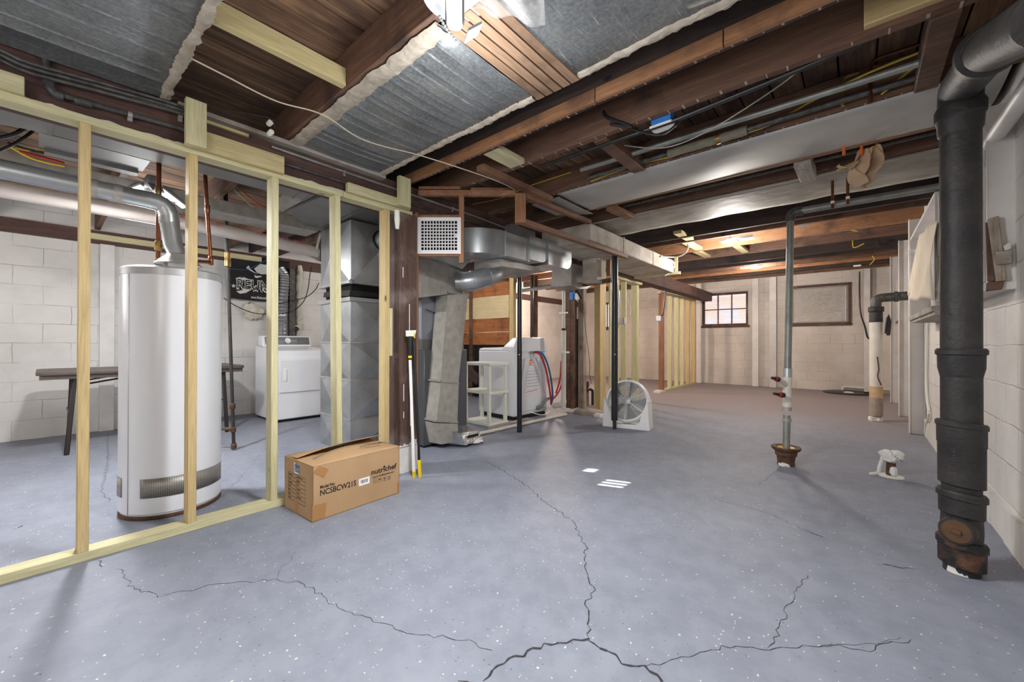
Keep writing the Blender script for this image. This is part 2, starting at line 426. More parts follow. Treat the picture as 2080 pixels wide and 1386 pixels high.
def film(name, tr, rough, bump):
    t = NT(name); t.set(Roughness=rough); t.base(lin((236,234,230)))
    t.set(Alpha=tr); t.b.inputs['Specular IOR Level'].default_value = .9
    v = t.vec((1,1,1), False)
    t.bump(t.noise(v, 9, 5, .6, 1.2), bump, .09)
    return t.m
M['film'] = film('stretched_plastic_film', .42, .14, 1.)
M['bag'] = film('clear_plastic_bag', .2, .1, .3)
g = NT('window_glass'); g.set(Roughness=.03, Alpha=.12); g.base(lin((240,245,245))); M['glass'] = g.m
def perf():         # perforated screen
    t = NT('perforated_steel'); t.set(Roughness=.45, Metallic=.5); v = t.new('ShaderNodeUVMap').outputs[0]
    vo = t.new('ShaderNodeTexVoronoi'); vo.voronoi_dimensions = '2D'; vo.inputs['Scale'].default_value = 130; vo.inputs['Randomness'].default_value = .0; t.link(v, vo.inputs['Vector'])
    c = t.ramp(vo.outputs['Distance'], [(.30, (46,44,42)), (.38, (176,172,166))]); t.base(c); return t.m
M['perf'] = perf()
# ================================================================= THE SETTING
XL, XR, YF, YB = -6.45, .585, 10.87, -1.9
fl = MB(); fl.box((XL-.2, YB-.2, -.12), (XR+.2, YF+.2, 0), 0)
def crack(pts, w, jit=.012, k=1):
    P = [PZ(u, v) for u, v in pts]; out = []
    for a, b in zip(P, P[1:]):
        n = max(2, int((b-a).length/.022))
        for i in range(n):
            p = a+(b-a)*(i/n); s_ = (b-a).normalized().cross(V((0,0,1)))
            out.append(p + s_*random.uniform(-jit, jit))
    out.append(P[-1])
    for i in range(len(out)-1):
        a, b = out[i], out[i+1]; s_ = (b-a).normalized().cross(V((0,0,1)))
        wa = w*random.uniform(.35, 1.2)*(1 if 0 < i else .3); wb = w*random.uniform(.35, 1.2)
        z = V((0,0,.0008))
        fl.face([a-s_*wa+z, b-s_*wb+z, b+s_*wb+z, a+s_*wa+z], k)
random.seed(3)
crack([(985,1386),(1010,1352),(1050,1338),(1105,1308),(1150,1306),(1198,1298)], .0042)
crack([(1198,1298),(1235,1322),(1262,1345),(1310,1352),(1345,1386)], .0042)
crack([(1198,1298),(1200,1262),(1192,1230),(1204,1200),(1186,1150),(1190,1110),(1165,1060),(1100,1015),(1075,990),(1035,965),(990,938)], .0024)
crack([(1310,1352),(1390,1340),(1480,1312),(1560,1318),(1660,1310),(1760,1320),(1850,1300)], .0014)
crack([(1560,1318),(1590,1270),(1600,1230),(1640,1170)], .0013)
crack([(1660,1310),(1740,1316),(1830,1296)], .001)
crack([(985,1386),(930,1384)], .003)
crack([(240,1155),(262,1190),(322,1212),(420,1192),(480,1186),(560,1176),(620,1188),(680,1230),(760,1262),(840,1290),(940,1300),(1000,1322)], .0013)
crack([(196,1140),(208,1152)], .002)
crack([(560,1176),(600,1120)], .0009)
crack([(1425,1008),(1480,1022),(1560,1042),(1660,1088)], .0012)
crack([(1640,1080),(1672,1092)], .003)
crack([(1790,1146),(1858,1158)], .0035)
crack([(1540,985),(1580,955)], .0012)
crack([(545,905),(480,980),(450,1010)], .001)
crack([(218,880),(220,940),(205,1000),(222,1020)], .0016)
crack([(30,1075),(46,1068)], .004)
struct(fl, 'floor', [M['floor'], M['crack']], smooth=False)

def wall_with_holes(name, mat, axis, pos, th, lo, hi, z1, holes):
    # rectangles with openings: holes = (a0, a1, z0, z1)
    mb = MB(); cs = sorted({lo, hi, *[h[0] for h in holes], *[h[1] for h in holes]}); zs = sorted({0., z1, *[h[2] for h in holes], *[h[3] for h in holes]})
    for a, b in zip(cs, cs[1:]):
        for c, d in zip(zs, zs[1:]):
            ca, cz = (a+b)/2, (c+d)/2
            if any(h[0] < ca < h[1] and h[2] < cz < h[3] for h in holes): continue
            if axis == 'y': mb.box((pos, a, c), (pos+th, b, d))
            else: mb.box((a, pos, c), (b, pos+th, d))
    return struct(mb, name, mat, smooth=False)
W1 = (-2.96, -1.93, 1.42, 2.24); W2 = (-1.10, -.09, 1.41, 2.24); W6 = (-5.95, -5.3, 1.42, 2.2)
wall_with_holes('wall_far', M['wall_x'], 'x', YF, .22, XL-.2, XR+.2, 2.75, [W1, W2, W6])
WN = (3.08, 3.95, 1.30, 2.20); WM = (4.35, 5.75, 1.30, 2.16); WO = (8.3, 9.2, 1.36, 2.1)
wall_with_holes('wall_right', M['wall_y'], 'y', XR, .24, YB-.2, YF+.2, 2.75, [WN, WM, WO])
wall_with_holes('wall_left', M['wall_y'], 'y', XL-.2, .2, YB-.2, YF+.2, 2.75, [])
wall_with_holes('wall_back', M['wall_x'], 'x', YB-.2, .2, XL-.2, XR+.2, 2.75, [])
# lowest course of the walls, standing a little proud under a rough joint
mb = MB()
mb.box((XL, YF-.02, 0), (XR, YF, .2)); struct(mb, 'baseboard_far', M['wall_x'], smooth=False)
mb = MB()
for i in range(46):
    y = YB+i*.28; d = .018+random.uniform(-.004, .004)
    if y+.28 < YF: mb.box((XR-d, y, 0), (XR, y+.28, .185+random.uniform(-.012, .012)))
struct(mb, 'baseboard_right', M['wall_y'], smooth=False)
mb = MB(); mb.box((XL, YB, 2.10), (XL+.06, YF, 2.24)); struct(mb, 'trim_1', M['girder'])
# the floor above: boards lie across the joists
mb = MB(); x = XL
while x < XR+.1:
    w = .152
    for (ya, yb) in ((YB, 2.), (2., YF)):
        z0 = zc(ya)+.19; z1 = zc(yb)+.19
        g_ = .0045; mb.hexa([(x+g_, ya, z0), (x+w-g_, ya, z0), (x+w-g_, yb, z1), (x+g_, yb, z1), (x+g_, ya, z0+.03), (x+w-g_, ya, z0+.03), (x+w-g_, yb, z1+.03), (x+g_, yb, z1+.03)], 0)
    x += w
for (ya, yb) in ((YB-.2, 2.), (2., YF+.2)):
    z0 = zc(ya)+.221; z1 = zc(yb)+.221
    mb.hexa([(XL-.2, ya, z0), (XR+.2, ya, z0), (XR+.2, yb, z1), (XL-.2, yb, z1), (XL-.2, ya, z0+.1), (XR+.2, ya, z0+.1), (XR+.2, yb, z1+.1), (XL-.2, yb, z1+.1)], 1)
struct(mb, 'ceiling', [M['boards'], M['dark_in']], smooth=False)

# ================================================================= JOISTS AND GIRDER
def joist(y, mat, label, x0=XL, x1=XR, w=.045, dz=0., group='ceiling joists'):
    mb = MB(); z = zc(y)+dz
    mb.box((x0, y, z), (x1, y+w, zc(y)+.189)); o = mb.build('joist', M[mat], bevel=.003)
    return tag(o, label, 'joist', group)
joist(-1.05, 'joist', 'brown joist at the near end of the ceiling above the first sheet metal panel')
joist(-.33, 'joist', 'brown joist hidden above the middle of the near sheet metal panel')
joist(.37, 'joist', 'brown joist along the right edge of the near sheet metal panel')
joist(.965, 'joist', 'wide red brown joist with split knot left of the long ribbed metal panel')
joist(1.59, 'joist', 'dark joist along the right edge of the long ribbed metal panel')
joist(1.865, 'joist_dark', 'dark joist with an orange lamp-lit band along its foot, right of the ribbed panel')
joist(2.2, 'joist', 'brown joist with white lath marks carrying the blue outlet box')
joist(2.85, 'joist', 'brown joist along the near edge of the smooth silver duct panel')
joist(3.44, 'joist', 'brown joist along the far edge of the smooth silver duct panel')
joist(3.86, 'joist', 'brown joist between the silver duct panel and the weathered grey panel')
joist(4.56, 'joist_dark', 'dark joist along the far edge of the weathered grey panel')
for y, m, l in ((5.32,'joist_dark','dark joist just beyond the steel elbow pipe, nearest the bare bulb'),
                (5.62,'joist','brown joist with bright orange lower edge in front of the bare bulb'),
                (6.36,'joist_orange','orange lit joist just behind the glowing bare bulb'),  # orange tone carries the bulb's light on the near face
                (7.12,'joist','light brown joist, second behind the bare bulb'),
                (7.98,'joist_dark','dark joist with the loose yellow cable end, third behind the bare bulb'),
                (8.40,'joist_dark','thin dark joist right before the warm glowing lamp'),
                (8.95,'joist','reddish joist just behind the warm glowing lamp'),
                (9.46,'joist_orange','reddish orange joist, third from the far wall'),
                (9.97,'joist_dark','dark joist, second from the far wall'),
                (10.55,'joist','last brown joist against the far wall')):
    joist(y, m, l)
# lamplight on the dark joist's foot, coloured in as orange bands, three lengths
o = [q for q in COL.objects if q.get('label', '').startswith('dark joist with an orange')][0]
o['label'] = 'dark joist with a three-piece orange lamp-lit band along its foot, right of the ribbed panel'
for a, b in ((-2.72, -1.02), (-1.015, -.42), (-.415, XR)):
    mb = MB(); mb.box((a, 1.845, 2.245), (b, 1.866, 2.315)); tag(mb.build('lamplit_band', M['joist_orange'], o), 'orange band coloured as lamplight')
# lath marks: pale plaster ticks left on the undersides
def ticks(y0, y1, x0, x1, step, name):
    mb = MB(); x = x0
    while x < x1:
        w = random.uniform(.004, .012); z = zc(y0)-.0012
        mb.box((x, y0, z), (x+w, y1-random.uniform(0, .02), z+.001)); x += step*random.uniform(.75, 1.3)
    par = min((q for q in COL.objects if q.name.startswith('joist') and q.parent is None), key=lambda q: abs(q.location.y-(y0+y1)/2))
    mb.build(name, M['plaster'], par, smooth=False)
ticks(1.867, 1.909, -2.5, .5, .05, 'lath_marks'); ticks(2.202, 2.244, -2.3, .5, .09, 'lath_marks'); ticks(2.852, 2.894, -2.2, .4, .07, 'lath_marks'); ticks(4.562, 4.604, -2.2, .4, .09, 'lath_marks'); ticks(6.362, 6.404, -2.2, .4, .09, 'lath_marks')

gd = thing('girder', (-2.82, 4.5, 2.04), 'long red brown timber girder on posts, running above the new stud wall', 'beam')
mb = MB(); mb.box((-2.92, YB, 2.045), (-2.715, YF, 2.257)); mb.build('beam', M['girder'], gd, bevel=.004)
def ragged(mb, P, e, n, lo, hi):      # thin ragged strip along P(0..1) with a torn edge towards e
    h = [random.uniform(lo, hi) for _ in range(n+1)]
    for k in range(2): h = [(h[max(i-1,0)]+h[i]*1.2+h[min(i+1,n)])/3.2 for i in range(n+1)]
    h = [x*random.uniform(.75, 1.2) for x in h]
    for i in range(n): mb.face([P(i/n), P((i+1)/n), P((i+1)/n)+e*h[i+1], P(i/n)+e*h[i]])
random.seed(9); mb = MB(); ragged(mb, lambda t: V((-2.7142, -.9+2.8*t, 2.046)), V((0,0,1)), 140, .0, .024)
mb.build('paint_smear', M['whitepaint'], gd, smooth=False)
mb = MB(); mb.box((-2.7149, .28, 2.205), (-2.70, .78, 2.222)); mb.build('shim', M['pine_y'], gd)

# ================================================================= SHEET METAL BETWEEN JOISTS
def ribbed(name, y0, y1, x0, x1, z, ribs, label, mats, edge=True):
    t = thing(name, ((x0+x1)/2, (y0+y1)/2, z-.01), label, 'metal panel')
    mb = MB(); xs = [x0]
    x = x0
    prof = []
    random.seed(int(abs(y0)*100)+5)
    while x < x1:
        d = random.choice(ribs); h = random.uniform(.0025, .006)
        prof += [(x, 0), (x+.007, -h), (x+.014, 0)]; x += d
    prof.append((x1, 0))
    NY = 6
    for (xa, za), (xb, zb) in zip(prof, prof[1:]):
        for j in range(NY):
            a = y0+(y1-y0)*j/NY; b = y0+(y1-y0)*(j+1)/NY
            sa = .012*math.sin(PI*j/NY); sb = .012*math.sin(PI*(j+1)/NY)
            mb.face([(xa, a, z+za-sa), (xb, a, z+zb-sa), (xb, b, z+zb-sb), (xa, b, z+za-sb)])
    mb.build('sheet', mats, t, solid=.0015)
    return t
P1 = ribbed('sheet_metal_panel', -.6, .415, -2.69, -1.5, 2.252, [.07,.09,.12,.16], 'dark scratched sheet metal panel at the near left corner of the ceiling', M['panning'])
P2 = ribbed('sheet_metal_panel', 1.015, 1.635, -2.69, -1.235, 2.252, [.035,.05,.07,.1], 'long ribbed sheet metal panel between the red brown joist and the dark joist', M['panning'])
P3 = ribbed('sheet_metal_panel', 1.015, 1.635, -.985, .5, 2.252, [.3,.42,.5], 'plain grey sheet metal panel right of the brown wooden slats', M['panning'])
def plaster_strip(y0, y1, x0, x1, par, n=110):
    mb = MB(); ym = (y0+y1)/2; rows = []
    j0 = j1 = 0.
    for i in range(n+1):
        x = x0+(x1-x0)*i/n; j0 += random.uniform(-.004, .004)-j0*.2; j1 += random.uniform(-.006, .006)-j1*.2
        a, b = y0+j0, y1+j1; zz_ = [2.2515, 2.241, 2.238, 2.236, 2.238, 2.242, 2.2515]
        rows.append([V((x, a+(b-a)*k/6, zz_[k]+random.uniform(-.0035, .0035)*(0 < k < 6))) for k in range(7)])
    for p, q in zip(rows, rows[1:]):
        for k in range(6): mb.face([p[k], q[k], q[k+1], p[k+1]])
        mb.face([p[0], p[6], q[6], q[0]])
    mb.build('plaster_edge', M['plaster'], par)
random.seed(11)
plaster_strip(.985, 1.07, -2.69, -1.24, P2); plaster_strip(1.598, 1.645, -2.69, -1.24, P2); plaster_strip(1.595, 1.645, -.985, .5, P3)
plaster_strip(.375, .422, -2.69, -1.5, P1, 90)
mb = MB(); mb.box((-2.72, .45, 2.225), (-2.66, 1.66, 2.249)); o = tag(mb.build('edge_strip', M['grey_y'], P2), 'pale wooden strip')
# torn hole with pipe, and the ragged edge over the girder
for k, x in enumerate((-1.222, -1.172, -1.122, -1.072, -1.022)):
    mb = MB(); mb.box((x, 1.02, 2.232), (x+.044, 1.63, 2.25)); o = mb.build('wood_slat', M['slat'], bevel=.002)
    tag(o, ['brown wooden slat beside the ribbed metal panel, first of five', 'second of the five brown wooden slats beside the ceiling lamp', 'middle one of the five brown wooden slats beside the ceiling lamp', 'fourth of the five brown wooden slats beside the ceiling lamp', 'brown wooden slat along the plain grey panel, last of five'][k], 'slat', 'wooden slats between the metal panels')
# smooth sheet-metal duct panel
t = thing('duct_panel', (-.7, 3.17, 2.2), 'smooth silver sheet metal duct panel nailed under the joists across the room', 'metal panel')
mb = MB()
def dp(u, v):
    x = -1.95+u*2.5; y = 2.865+v*.6
    if u < .12: y += 0
    z = zc(y)-.004-.022*math.sin(PI*v)*(1+.35*math.sin(7*u)) + .006*math.sin(9*u+3*v)*math.sin(PI*v)
    return (x, y, z)
mb.grid(dp, 60, 10); mb.build('sheet', M['alu'], t, solid=.0015)
mb = MB(); mb.box((-1.9, 3.452, zc(3.45)-.012), (.5, 3.475, zc(3.45)-.002)); mb.build('edge_strip', M['orange_x'], t)
mb = MB()
mb.hexa([(-2.25,2.9,2.262),(-1.93,2.87,2.25),(-1.93,3.46,2.25),(-2.25,3.3,2.262),(-2.25,2.9,2.266),(-1.93,2.87,2.254),(-1.93,3.46,2.254),(-2.25,3.3,2.266)])
mb.build('end_flap', M['galv_dull'], t)
# weathered grey panel
t = thing('weathered_panel', (-.8, 4.2, 2.25), 'weathered whitish grey metal panel with torn edge beyond the silver duct panel', 'metal panel')
mb = MB()
def wp(u, v):
    x = -2.2+u*2.72; y = 3.88+v*.73
    z = zc(y)-.006-.012*math.sin(PI*v)-.004*math.sin(23*u)*v
    if v > .95: y += .012*math.sin(40*u)
    return (x, y, z)
mb.grid(wp, 60, 8); mb.build('sheet', plain('weathered_sheet', (176,174,164), .6, .25, (132,126,116), 4.5, .6, 9), t, solid=.0015)
mb = MB(); 
mb.box((-2.19, 3.88, zc(3.9)-.02), (.5, 3.905, zc(3.9)-.008))
mb.build('edge_strip', M['grey_x'], t)
# ================================================================= NEW STUD WALL
SX, SB = -2.67, -2.759
sw = thing('stud_frame', (-2.71, .4, 0), 'new unfinished pine stud wall with open bays in front of the water heater', 'stud wall')
mb = MB(); mb.box((SB, YB, 0), (SX, 1.70, .042)); tag(mb.build('bottom_plate', M['green_y'], sw, bevel=.002), 'greenish treated bottom plate')
for a, b in ((YB, 1.335), (1.338, 1.905)):
    mb = MB(); mb.box((SB, a, 2.002), (SX, b, 2.038)); mb.build('top_plate', M['green_y'], sw, bevel=.002)
for k, (y, lean, m) in enumerate(((.122, 0, 'pine_z'), (.517, 0, 'pine_z'), (.913, 0, 'green_z'), (1.31, .012, 'green_z'), (1.682, 0, 'pine_z'))):
    mb = MB(); w = .019
    mb.hexa([(SB+.002, y-w+lean, .042), (SX-.001, y-w+lean, .042), (SX-.001, y+w+lean, .042), (SB+.002, y+w+lean, .042),
             (SB+.002, y-w-lean, 2.002), (SX-.001, y-w-lean, 2.002), (SX-.001, y+w-lean, 2.002), (SB+.002, y+w-lean, 2.002)])
    mb.build('stud', M[m], sw, bevel=.002)
def wblk(name, x0, x1, y0, y1, z0, z1, m):
    mb = MB(); mb.box((x0, y0, z0), (x1, y1, z1)); return mb.build(name, M[m], sw, bevel=.002)
a = PX(378, 290, -2.632); b = PX(578, 320, -2.632); c_ = PX(578, 352, -2.632)
wblk('nailing_block', SX+.0005, -2.632, a.y, b.y, c_.z-.004, b.z+.004, 'pine_y')
a = PX(378, 150, -2.594); b = PX(420, 306, -2.594)
wblk('hanger_board', -2.631, -2.594, a.y, b.y, b.z+.01, 2.258, 'green_z')
a = PX(707, 372, -2.632); b = PX(834, 425, -2.632)
wblk('nailing_block', SX+.0005, -2.632, a.y, b.y, PX(834, 427, -2.632).z, PX(707, 366, -2.632).z-.012, 'green_y')
a = PX(806, 345, -2.632); b = PX(829, 420, -2.632)
wblk('hanger_board', -2.6315, -2.594, a.y, b.y, 2.035, 2.258, 'green_z')
wblk('nailing_block', -2.705, SX+.02, YB, -.055, 2.0385, 2.115, 'green_y')
wblk('shim', -2.70, SX+.008, 1.70, 1.722, .9, 1.26, 'green_z')
# new blocking board nailed between joists
mb = MB(); mb.box((-1.938, .417, 2.262), (-1.90, .964, 2.35)); tag(mb.build('blocking_board', M['pine_y'], bevel=.002), 'pale new pine board nailed between two joists beside the near metal panel', 'board')
# conduits along the girder
def pipe(name, pts, r, m, label=None, cat='pipe', parent=None, n=10, rr=.03, group=None):
    mb = MB(); mb.tube(rounded(pts, rr) if len(pts) > 2 else pts, r, n)
    o = mb.build(name, M[m] if isinstance(m, str) else m, parent)
    if label: tag(o, label, cat, group)
    return o
gx = -2.703
o = pipe('conduit_pipe', [(gx, .9, 2.195), (gx, 1.4, 2.19), (gx, 2.6, 2.185), (gx, 3.3, 2.16)], .0095, 'steelpipe', 'thin grey steel conduit along the girder below the ribbed metal panel', 'conduit')
for y in (1.36, 2.35):
    mb = MB(); mb.lathe([(.0125,-.007),(.0125,.007)], (gx, y, 2.19), 10, axis=(0,1,0)); mb.box((gx-.006, y-.008, 2.16), (gx+.002, y+.008, 2.185)); mb.build('pipe_strap', M['galv_dull'], o)
o = pipe('conduit_pipe', [(gx+.001, .95, 2.115), (gx+.001, 2.0, 2.115), (gx+.001, 2.9, 2.12)], .010, 'iron_grey', 'dark paint-spattered conduit along the girder, lower of the two there', 'conduit')
gp = thing('gas_pipe', (gx, .1, 2.13), 'old black threaded pipe with elbow and clamps on the girder at upper left', 'pipe')
p0 = PX(92, 140, -2.69); p1 = PX(100, 178, -2.69); p2 = PX(122, 192, -2.69)
pts = [V((-2.69, p0.y, 2.25)), V((-2.69, p1.y, p1.z+.005)), V((-2.69, p2.y, p2.z)), PX(200, 215, -2.69), PX(370, 262, -2.69), PX(384, 270, -2.69)]
mb = MB(); mb.tube(rounded(pts, .03), .0125, 10); mb.build('pipe_run', M['iron_grey'], gp)
mb = MB(); mb.tube(rounded([V((-2.69, p1.y, p1.z+.035)), V((-2.69, p1.y, p1.z)), PX(112, 192, -2.69), PX(128, 196, -2.69)], .03), .021, 12); mb.build('elbow', M['iron_grey'], gp)
a = PX(150, 203, -2.69); b = PX(188, 213, -2.69); mb = MB(); mb.tube([a, b], .0185, 12); mb.build('coupling', M['iron_grey'], gp)
for u, v in ((264, 234), (366, 236)):
    a = PX(u, v, -2.69); mb = MB(); mb.lathe([(.017,-.008),(.017,.008)], a, 10, axis=(0,1,0)); mb.box((a.x-.01, a.y-.009, a.z-.03), (a.x+.004, a.y+.009, a.z)); mb.build('clamp', M['galv_dull'], gp)
# bundle of old black cables lying along the girder top
for k, (dz, dy, r, lb) in enumerate(((.0, 0, .0085, 'old black cable along the girder top, lowest of the three'), (.021, .02, .009, 'old black cable along the girder top, middle of the three'), (.04, .05, .008, 'old black cable along the girder top, highest of the three'))):
    pts = [PX(-60, 92+k*2, -2.66) , PX(0, 112, -2.66), PX(60, 138, -2.66), PX(200, 176, -2.66), PX(330, 212, -2.66), PX(378, 226+k, -2.66)]
    pts = [p+V((0, 0, dz-.02)) for p in pts]
    mb = MB(); mb.tube(smooth_path(pts, 5), r, 8); tag(mb.build('cable', M['iron_grey']), lb, 'cable', 'old black cables on the girder')
mb = MB(); mb.tube(smooth_path([PX(420, 222, -2.6), PX(470, 226, -2.5), PX(545, 240, -2.45), PX(560, 262, -2.45)], 6), .003, 6); tag(mb.build('cable', M['rubber']), 'thin dark cable sagging under the dark boards beside the green board', 'cable')
# knob-like porcelain insulators on the brown joist
for (u, v, lb) in ((548, 250, 'upper white porcelain wire insulator on the joist above the girder'), (549, 270, 'lower white porcelain wire insulator on the joist above the girder')):
    c = PX(u, v, -2.5); c.x = -2.5; mb = MB(); mb.lathe([(.006,-.02),(.014,-.018),(.014,-.004),(.009,-.002),(.009,.004),(.014,.006),(.014,.02),(.006,.022)], c, 12, axis=(1,0,0)); tag(mb.build('insulator', M['cream']), lb, 'insulator', 'porcelain insulators')
# string looping under the ceiling
mb = MB(); mb.tube(smooth_path([PZ(385,117,2.25), PZ(450,150,2.22), PZ(560,205,2.2), PZ(655,233,2.225), PZ(740,285,2.19), PZ(850,315,2.235), PZ(930,340,2.2), PZ(1010,368,2.22), PZ(1050,388,2.235)], 8), .0035, 6)
tag(mb.build('cotton_string', M['string']), 'frayed pale string strung under the metal panels and joists', 'string')

# ================================================================= WATER HEATER
HC = V((-3.21, .525, 0)); HR = .243
wh = thing('water_heater', HC, 'tall white cylindrical water heater with perforated band and rusty base', 'water heater')
mb = MB(); mb.lathe([(HR-.012,.004),(HR-.006,.03),(HR,.035),(HR,1.385),(HR-.004,1.388)], HC, 64); mb.build('jacket', M['enamel_warm'], wh)
mb = MB(); mb.lathe([(HR+.003,1.386),(HR+.003,1.425),(HR-.01,1.436),(.05,1.44)], HC, 64); tag(mb.build('top_cap', M['lightgrey'], wh), 'grey top cap')
mb = MB(); mb.lathe([(HR-.006,0),(HR+.001,.006),(HR+.001,.018),(HR-.004,.022)], HC, 64); tag(mb.build('base_ring', M['rust'], wh), 'rusty base ring')
def patch(u0, u1, z0, z1, name, m, off=.0025):
    def ang(u):     # angle on the jacket seen at column u
        r = ray(u, 700); d = V((r.x, r.y)).normalized(); o_ = V((HC.x, HC.y)); b_ = d.dot(o_); disc = b_*b_-o_.length_squared+HR*HR
        p = d*(b_-math.sqrt(max(disc, 0))) - o_; return math.atan2(p.y, p.x)
    a0, a1 = ang(u0), ang(u1)
    if a1 < a0: a1 += 2*PI
    mb = MB(); n = 24; R = HR+off
    for i in range(n):
        p, q = a0+(a1-a0)*i/n, a0+(a1-a0)*(i+1)/n
        mb.face([HC+V((R*math.cos(p),R*math.sin(p),z0)), HC+V((R*math.cos(q),R*math.sin(q),z0)), HC+V((R*math.cos(q),R*math.sin(q),z1)), HC+V((R*math.cos(p),R*math.sin(p),z1))])
    o = mb.build(name, M[m], wh, solid=.002)
    uv = o.data.uv_layers.new(name='UVMap')
    for lp in o.data.loops:
        co = o.data.vertices[lp.vertex_index].co; uv.data[lp.index].uv = (math.atan2(co.y, co.x)*R, co.z)
    return o
patch(287, 449, .125, .232, 'air_screen', 'perf'); patch(239, 249, .125, .232, 'air_screen', 'perf'); patch(261, 262, .03, 1.385, 'seam', 'lightgrey', .001)
# draft hood and flue
HD = HC + V((.02, .02, 0))
fp = thing('flue_pipe', HD+V((0,0,1.44)), 'shiny galvanised flue pipe with elbow rising from the water heater', 'pipe')
mb = MB(); mb.lathe([(.115,1.475),(.118,1.48),(.06,1.535),(.055,1.545)], HD, 28, cap=False)
for a in range(4):
    p = HD+V((.085*math.cos(a*PI/2+.6), .085*math.sin(a*PI/2+.6), 0)); mb.box(p+V((-.004,-.008,1.441)), p+V((.004,.008,1.49)))
tag(mb.build('draft_hood', M['galv_dull'], fp, solid=.002), 'flared draft hood')
d0 = depth(HD.x, HD.y)
top = PD(338, 415, d0); 
fpts = [V((HD.x, HD.y, 1.535)), V(PD(352, 500, d0)), V(PD(344, 440, d0)), top, V(PX(305, 407, -3.235)), V(PX(0, 343, -3.27)), V(PX(-300, 285, -3.3))]
mb = MB(); mb.tube([fpts[0], fpts[1], fpts[2]+V((0,0,-.03))], .049, 20); mb.build('riser', M['galv'], fp)
el = arc((0,0,0), 0, 1, 1, (1,0,0), (0,1,0), 2)
ec_ = V((fpts[2].x, fpts[2].y, fpts[4].z)); e_path = [fpts[2]+V((0,0,-.05))]+[V(fpts[2]+V((0,0,-.03)))*(1-t)**2+ec_*2*t*(1-t)+fpts[4]*t*t for t in (0,.2,.4,.6,.8,1)]+[fpts[4]+(fpts[5]-fpts[4]).normalized()*.02]
mb = MB(); mb.tube(e_path, .0505, 20); 
for p, q in zip(e_path[1:], e_path[2:]):
    d = (q-p).normalized(); mb.tube([p-d*.003, p+d*.003], .0525, 20)
mb.build('elbow', M['galv'], fp)
mb = MB(); mb.tube([fpts[4], fpts[5], fpts[6]], .049, 20); mb.build('run', M['galv'], fp)
dd = (fpts[5]-fpts[4]).normalized()
for s_ in (.12, .22, .78): 
    p = fpts[4]+dd*s_; mb = MB(); mb.tube([p, p+dd*.035], .0515, 20); mb.build('joint_band', M['galv_dull'], fp)
# copper water pipes
cp = thing('copper_pipe', (-3.36, .42, 1.44), 'brown copper water pipe with valve rising left of the flue', 'pipe')
q0 = V((-3.36, .44, 1.43)); dq = depth(q0.x, q0.y)
x_ = PD(321, 535, dq)
mb = MB(); mb.tube([V((x_.x, x_.y, 1.435)), PD(322, 440, dq), V((PD(323, 300, dq).x, PD(323, 300, dq).y, 2.25))], .0125, 12); mb.build('pipe_run', M['copper'], cp)
for v, r, h in ((500, .019, .05), (390, .0165, .05), (532, .018, .03)):
    p = PD(321.5, v, dq); mb = MB(); mb.lathe([(r*.8,-h/2-.006),(r,-h/2),(r,h/2),(r*.8,h/2+.006)], p, 12); mb.build('fitting', M['brass'], cp)
p = PD(321.5, 500, dq); mb = MB(); mb.tube([p, p+V((.03,.03,0))], .007, 8); mb.lathe([(.016,-.004),(.016,.004)], p+V((.034,.034,0)), 12, axis=(1,1,0)); mb.build('valve_handle', M['iron_grey'], cp)
cq = thing('copper_pipe', (-3.2, .68, 1.44), 'bright copper water pipe with bend behind the second stud', 'pipe')
db = depth(-3.18, .66); dt = db+.12
mb = MB(); mb.tube(rounded([PD(383, 545, db), PD(383, 531, db), PD(400, 531, db), PD(428, 533, dt), PD(427, 515, dt), PD(421, 430, dt), PD(416, 340, dt), PD(415, 310, dt)], .02), .0115, 12); mb.build('pipe_run', M['copper'], cq)
for u, v, d, r in ((383, 536, db, .018), (421.5, 425, dt, .0155), (428, 530, dt, .016)):
    p = PD(u, v, d); mb = MB(); mb.lathe([(r*.8,-.028),(r,-.022),(r,.022),(r*.8,.028)], p, 12); mb.build('fitting', M['copper'], cq)
# black gas drop pipe
gd_ = depth(-4.376, 1.154)
gs = thing('gas_drop_pipe', (-4.376, 1.154, 0), 'thin black gas pipe standing on the floor between second and third stud', 'pipe')
A = PD(475, 912, gd_); B = PD(457.5, 370, gd_); d = (B-A)
mb = MB(); mb.tube([A, A+d*.72], .0145, 12); mb.build('lower_pipe', M['iron'], gs)
mb = MB(); mb.tube([A+d*.72, A+d], .0185, 12); mb.build('upper_pipe', M['iron'], gs)
mb = MB(); p = A+d*.71; mb.lathe([(.017,-.07),(.026,-.065),(.026,-.01),(.022,0),(.026,.01),(.026,.06),(.017,.07)], p, 12); mb.build('brass_valve', M['brass'], gs)
for k, r in ((.0, .024), (.062, .023), (.15, .024)):
    p = A+d*k; mb = MB(); mb.lathe([(r*.85,0),(r,.006),(r,.045),(r*.85,.05)], p, 12); mb.build('fitting', M['rust'], gs)
p = A+d*.075; mb = MB(); mb.tube([p, p+V((-.12,-.11,0))], .014, 10); mb.build('side_outlet', M['rust'], gs)

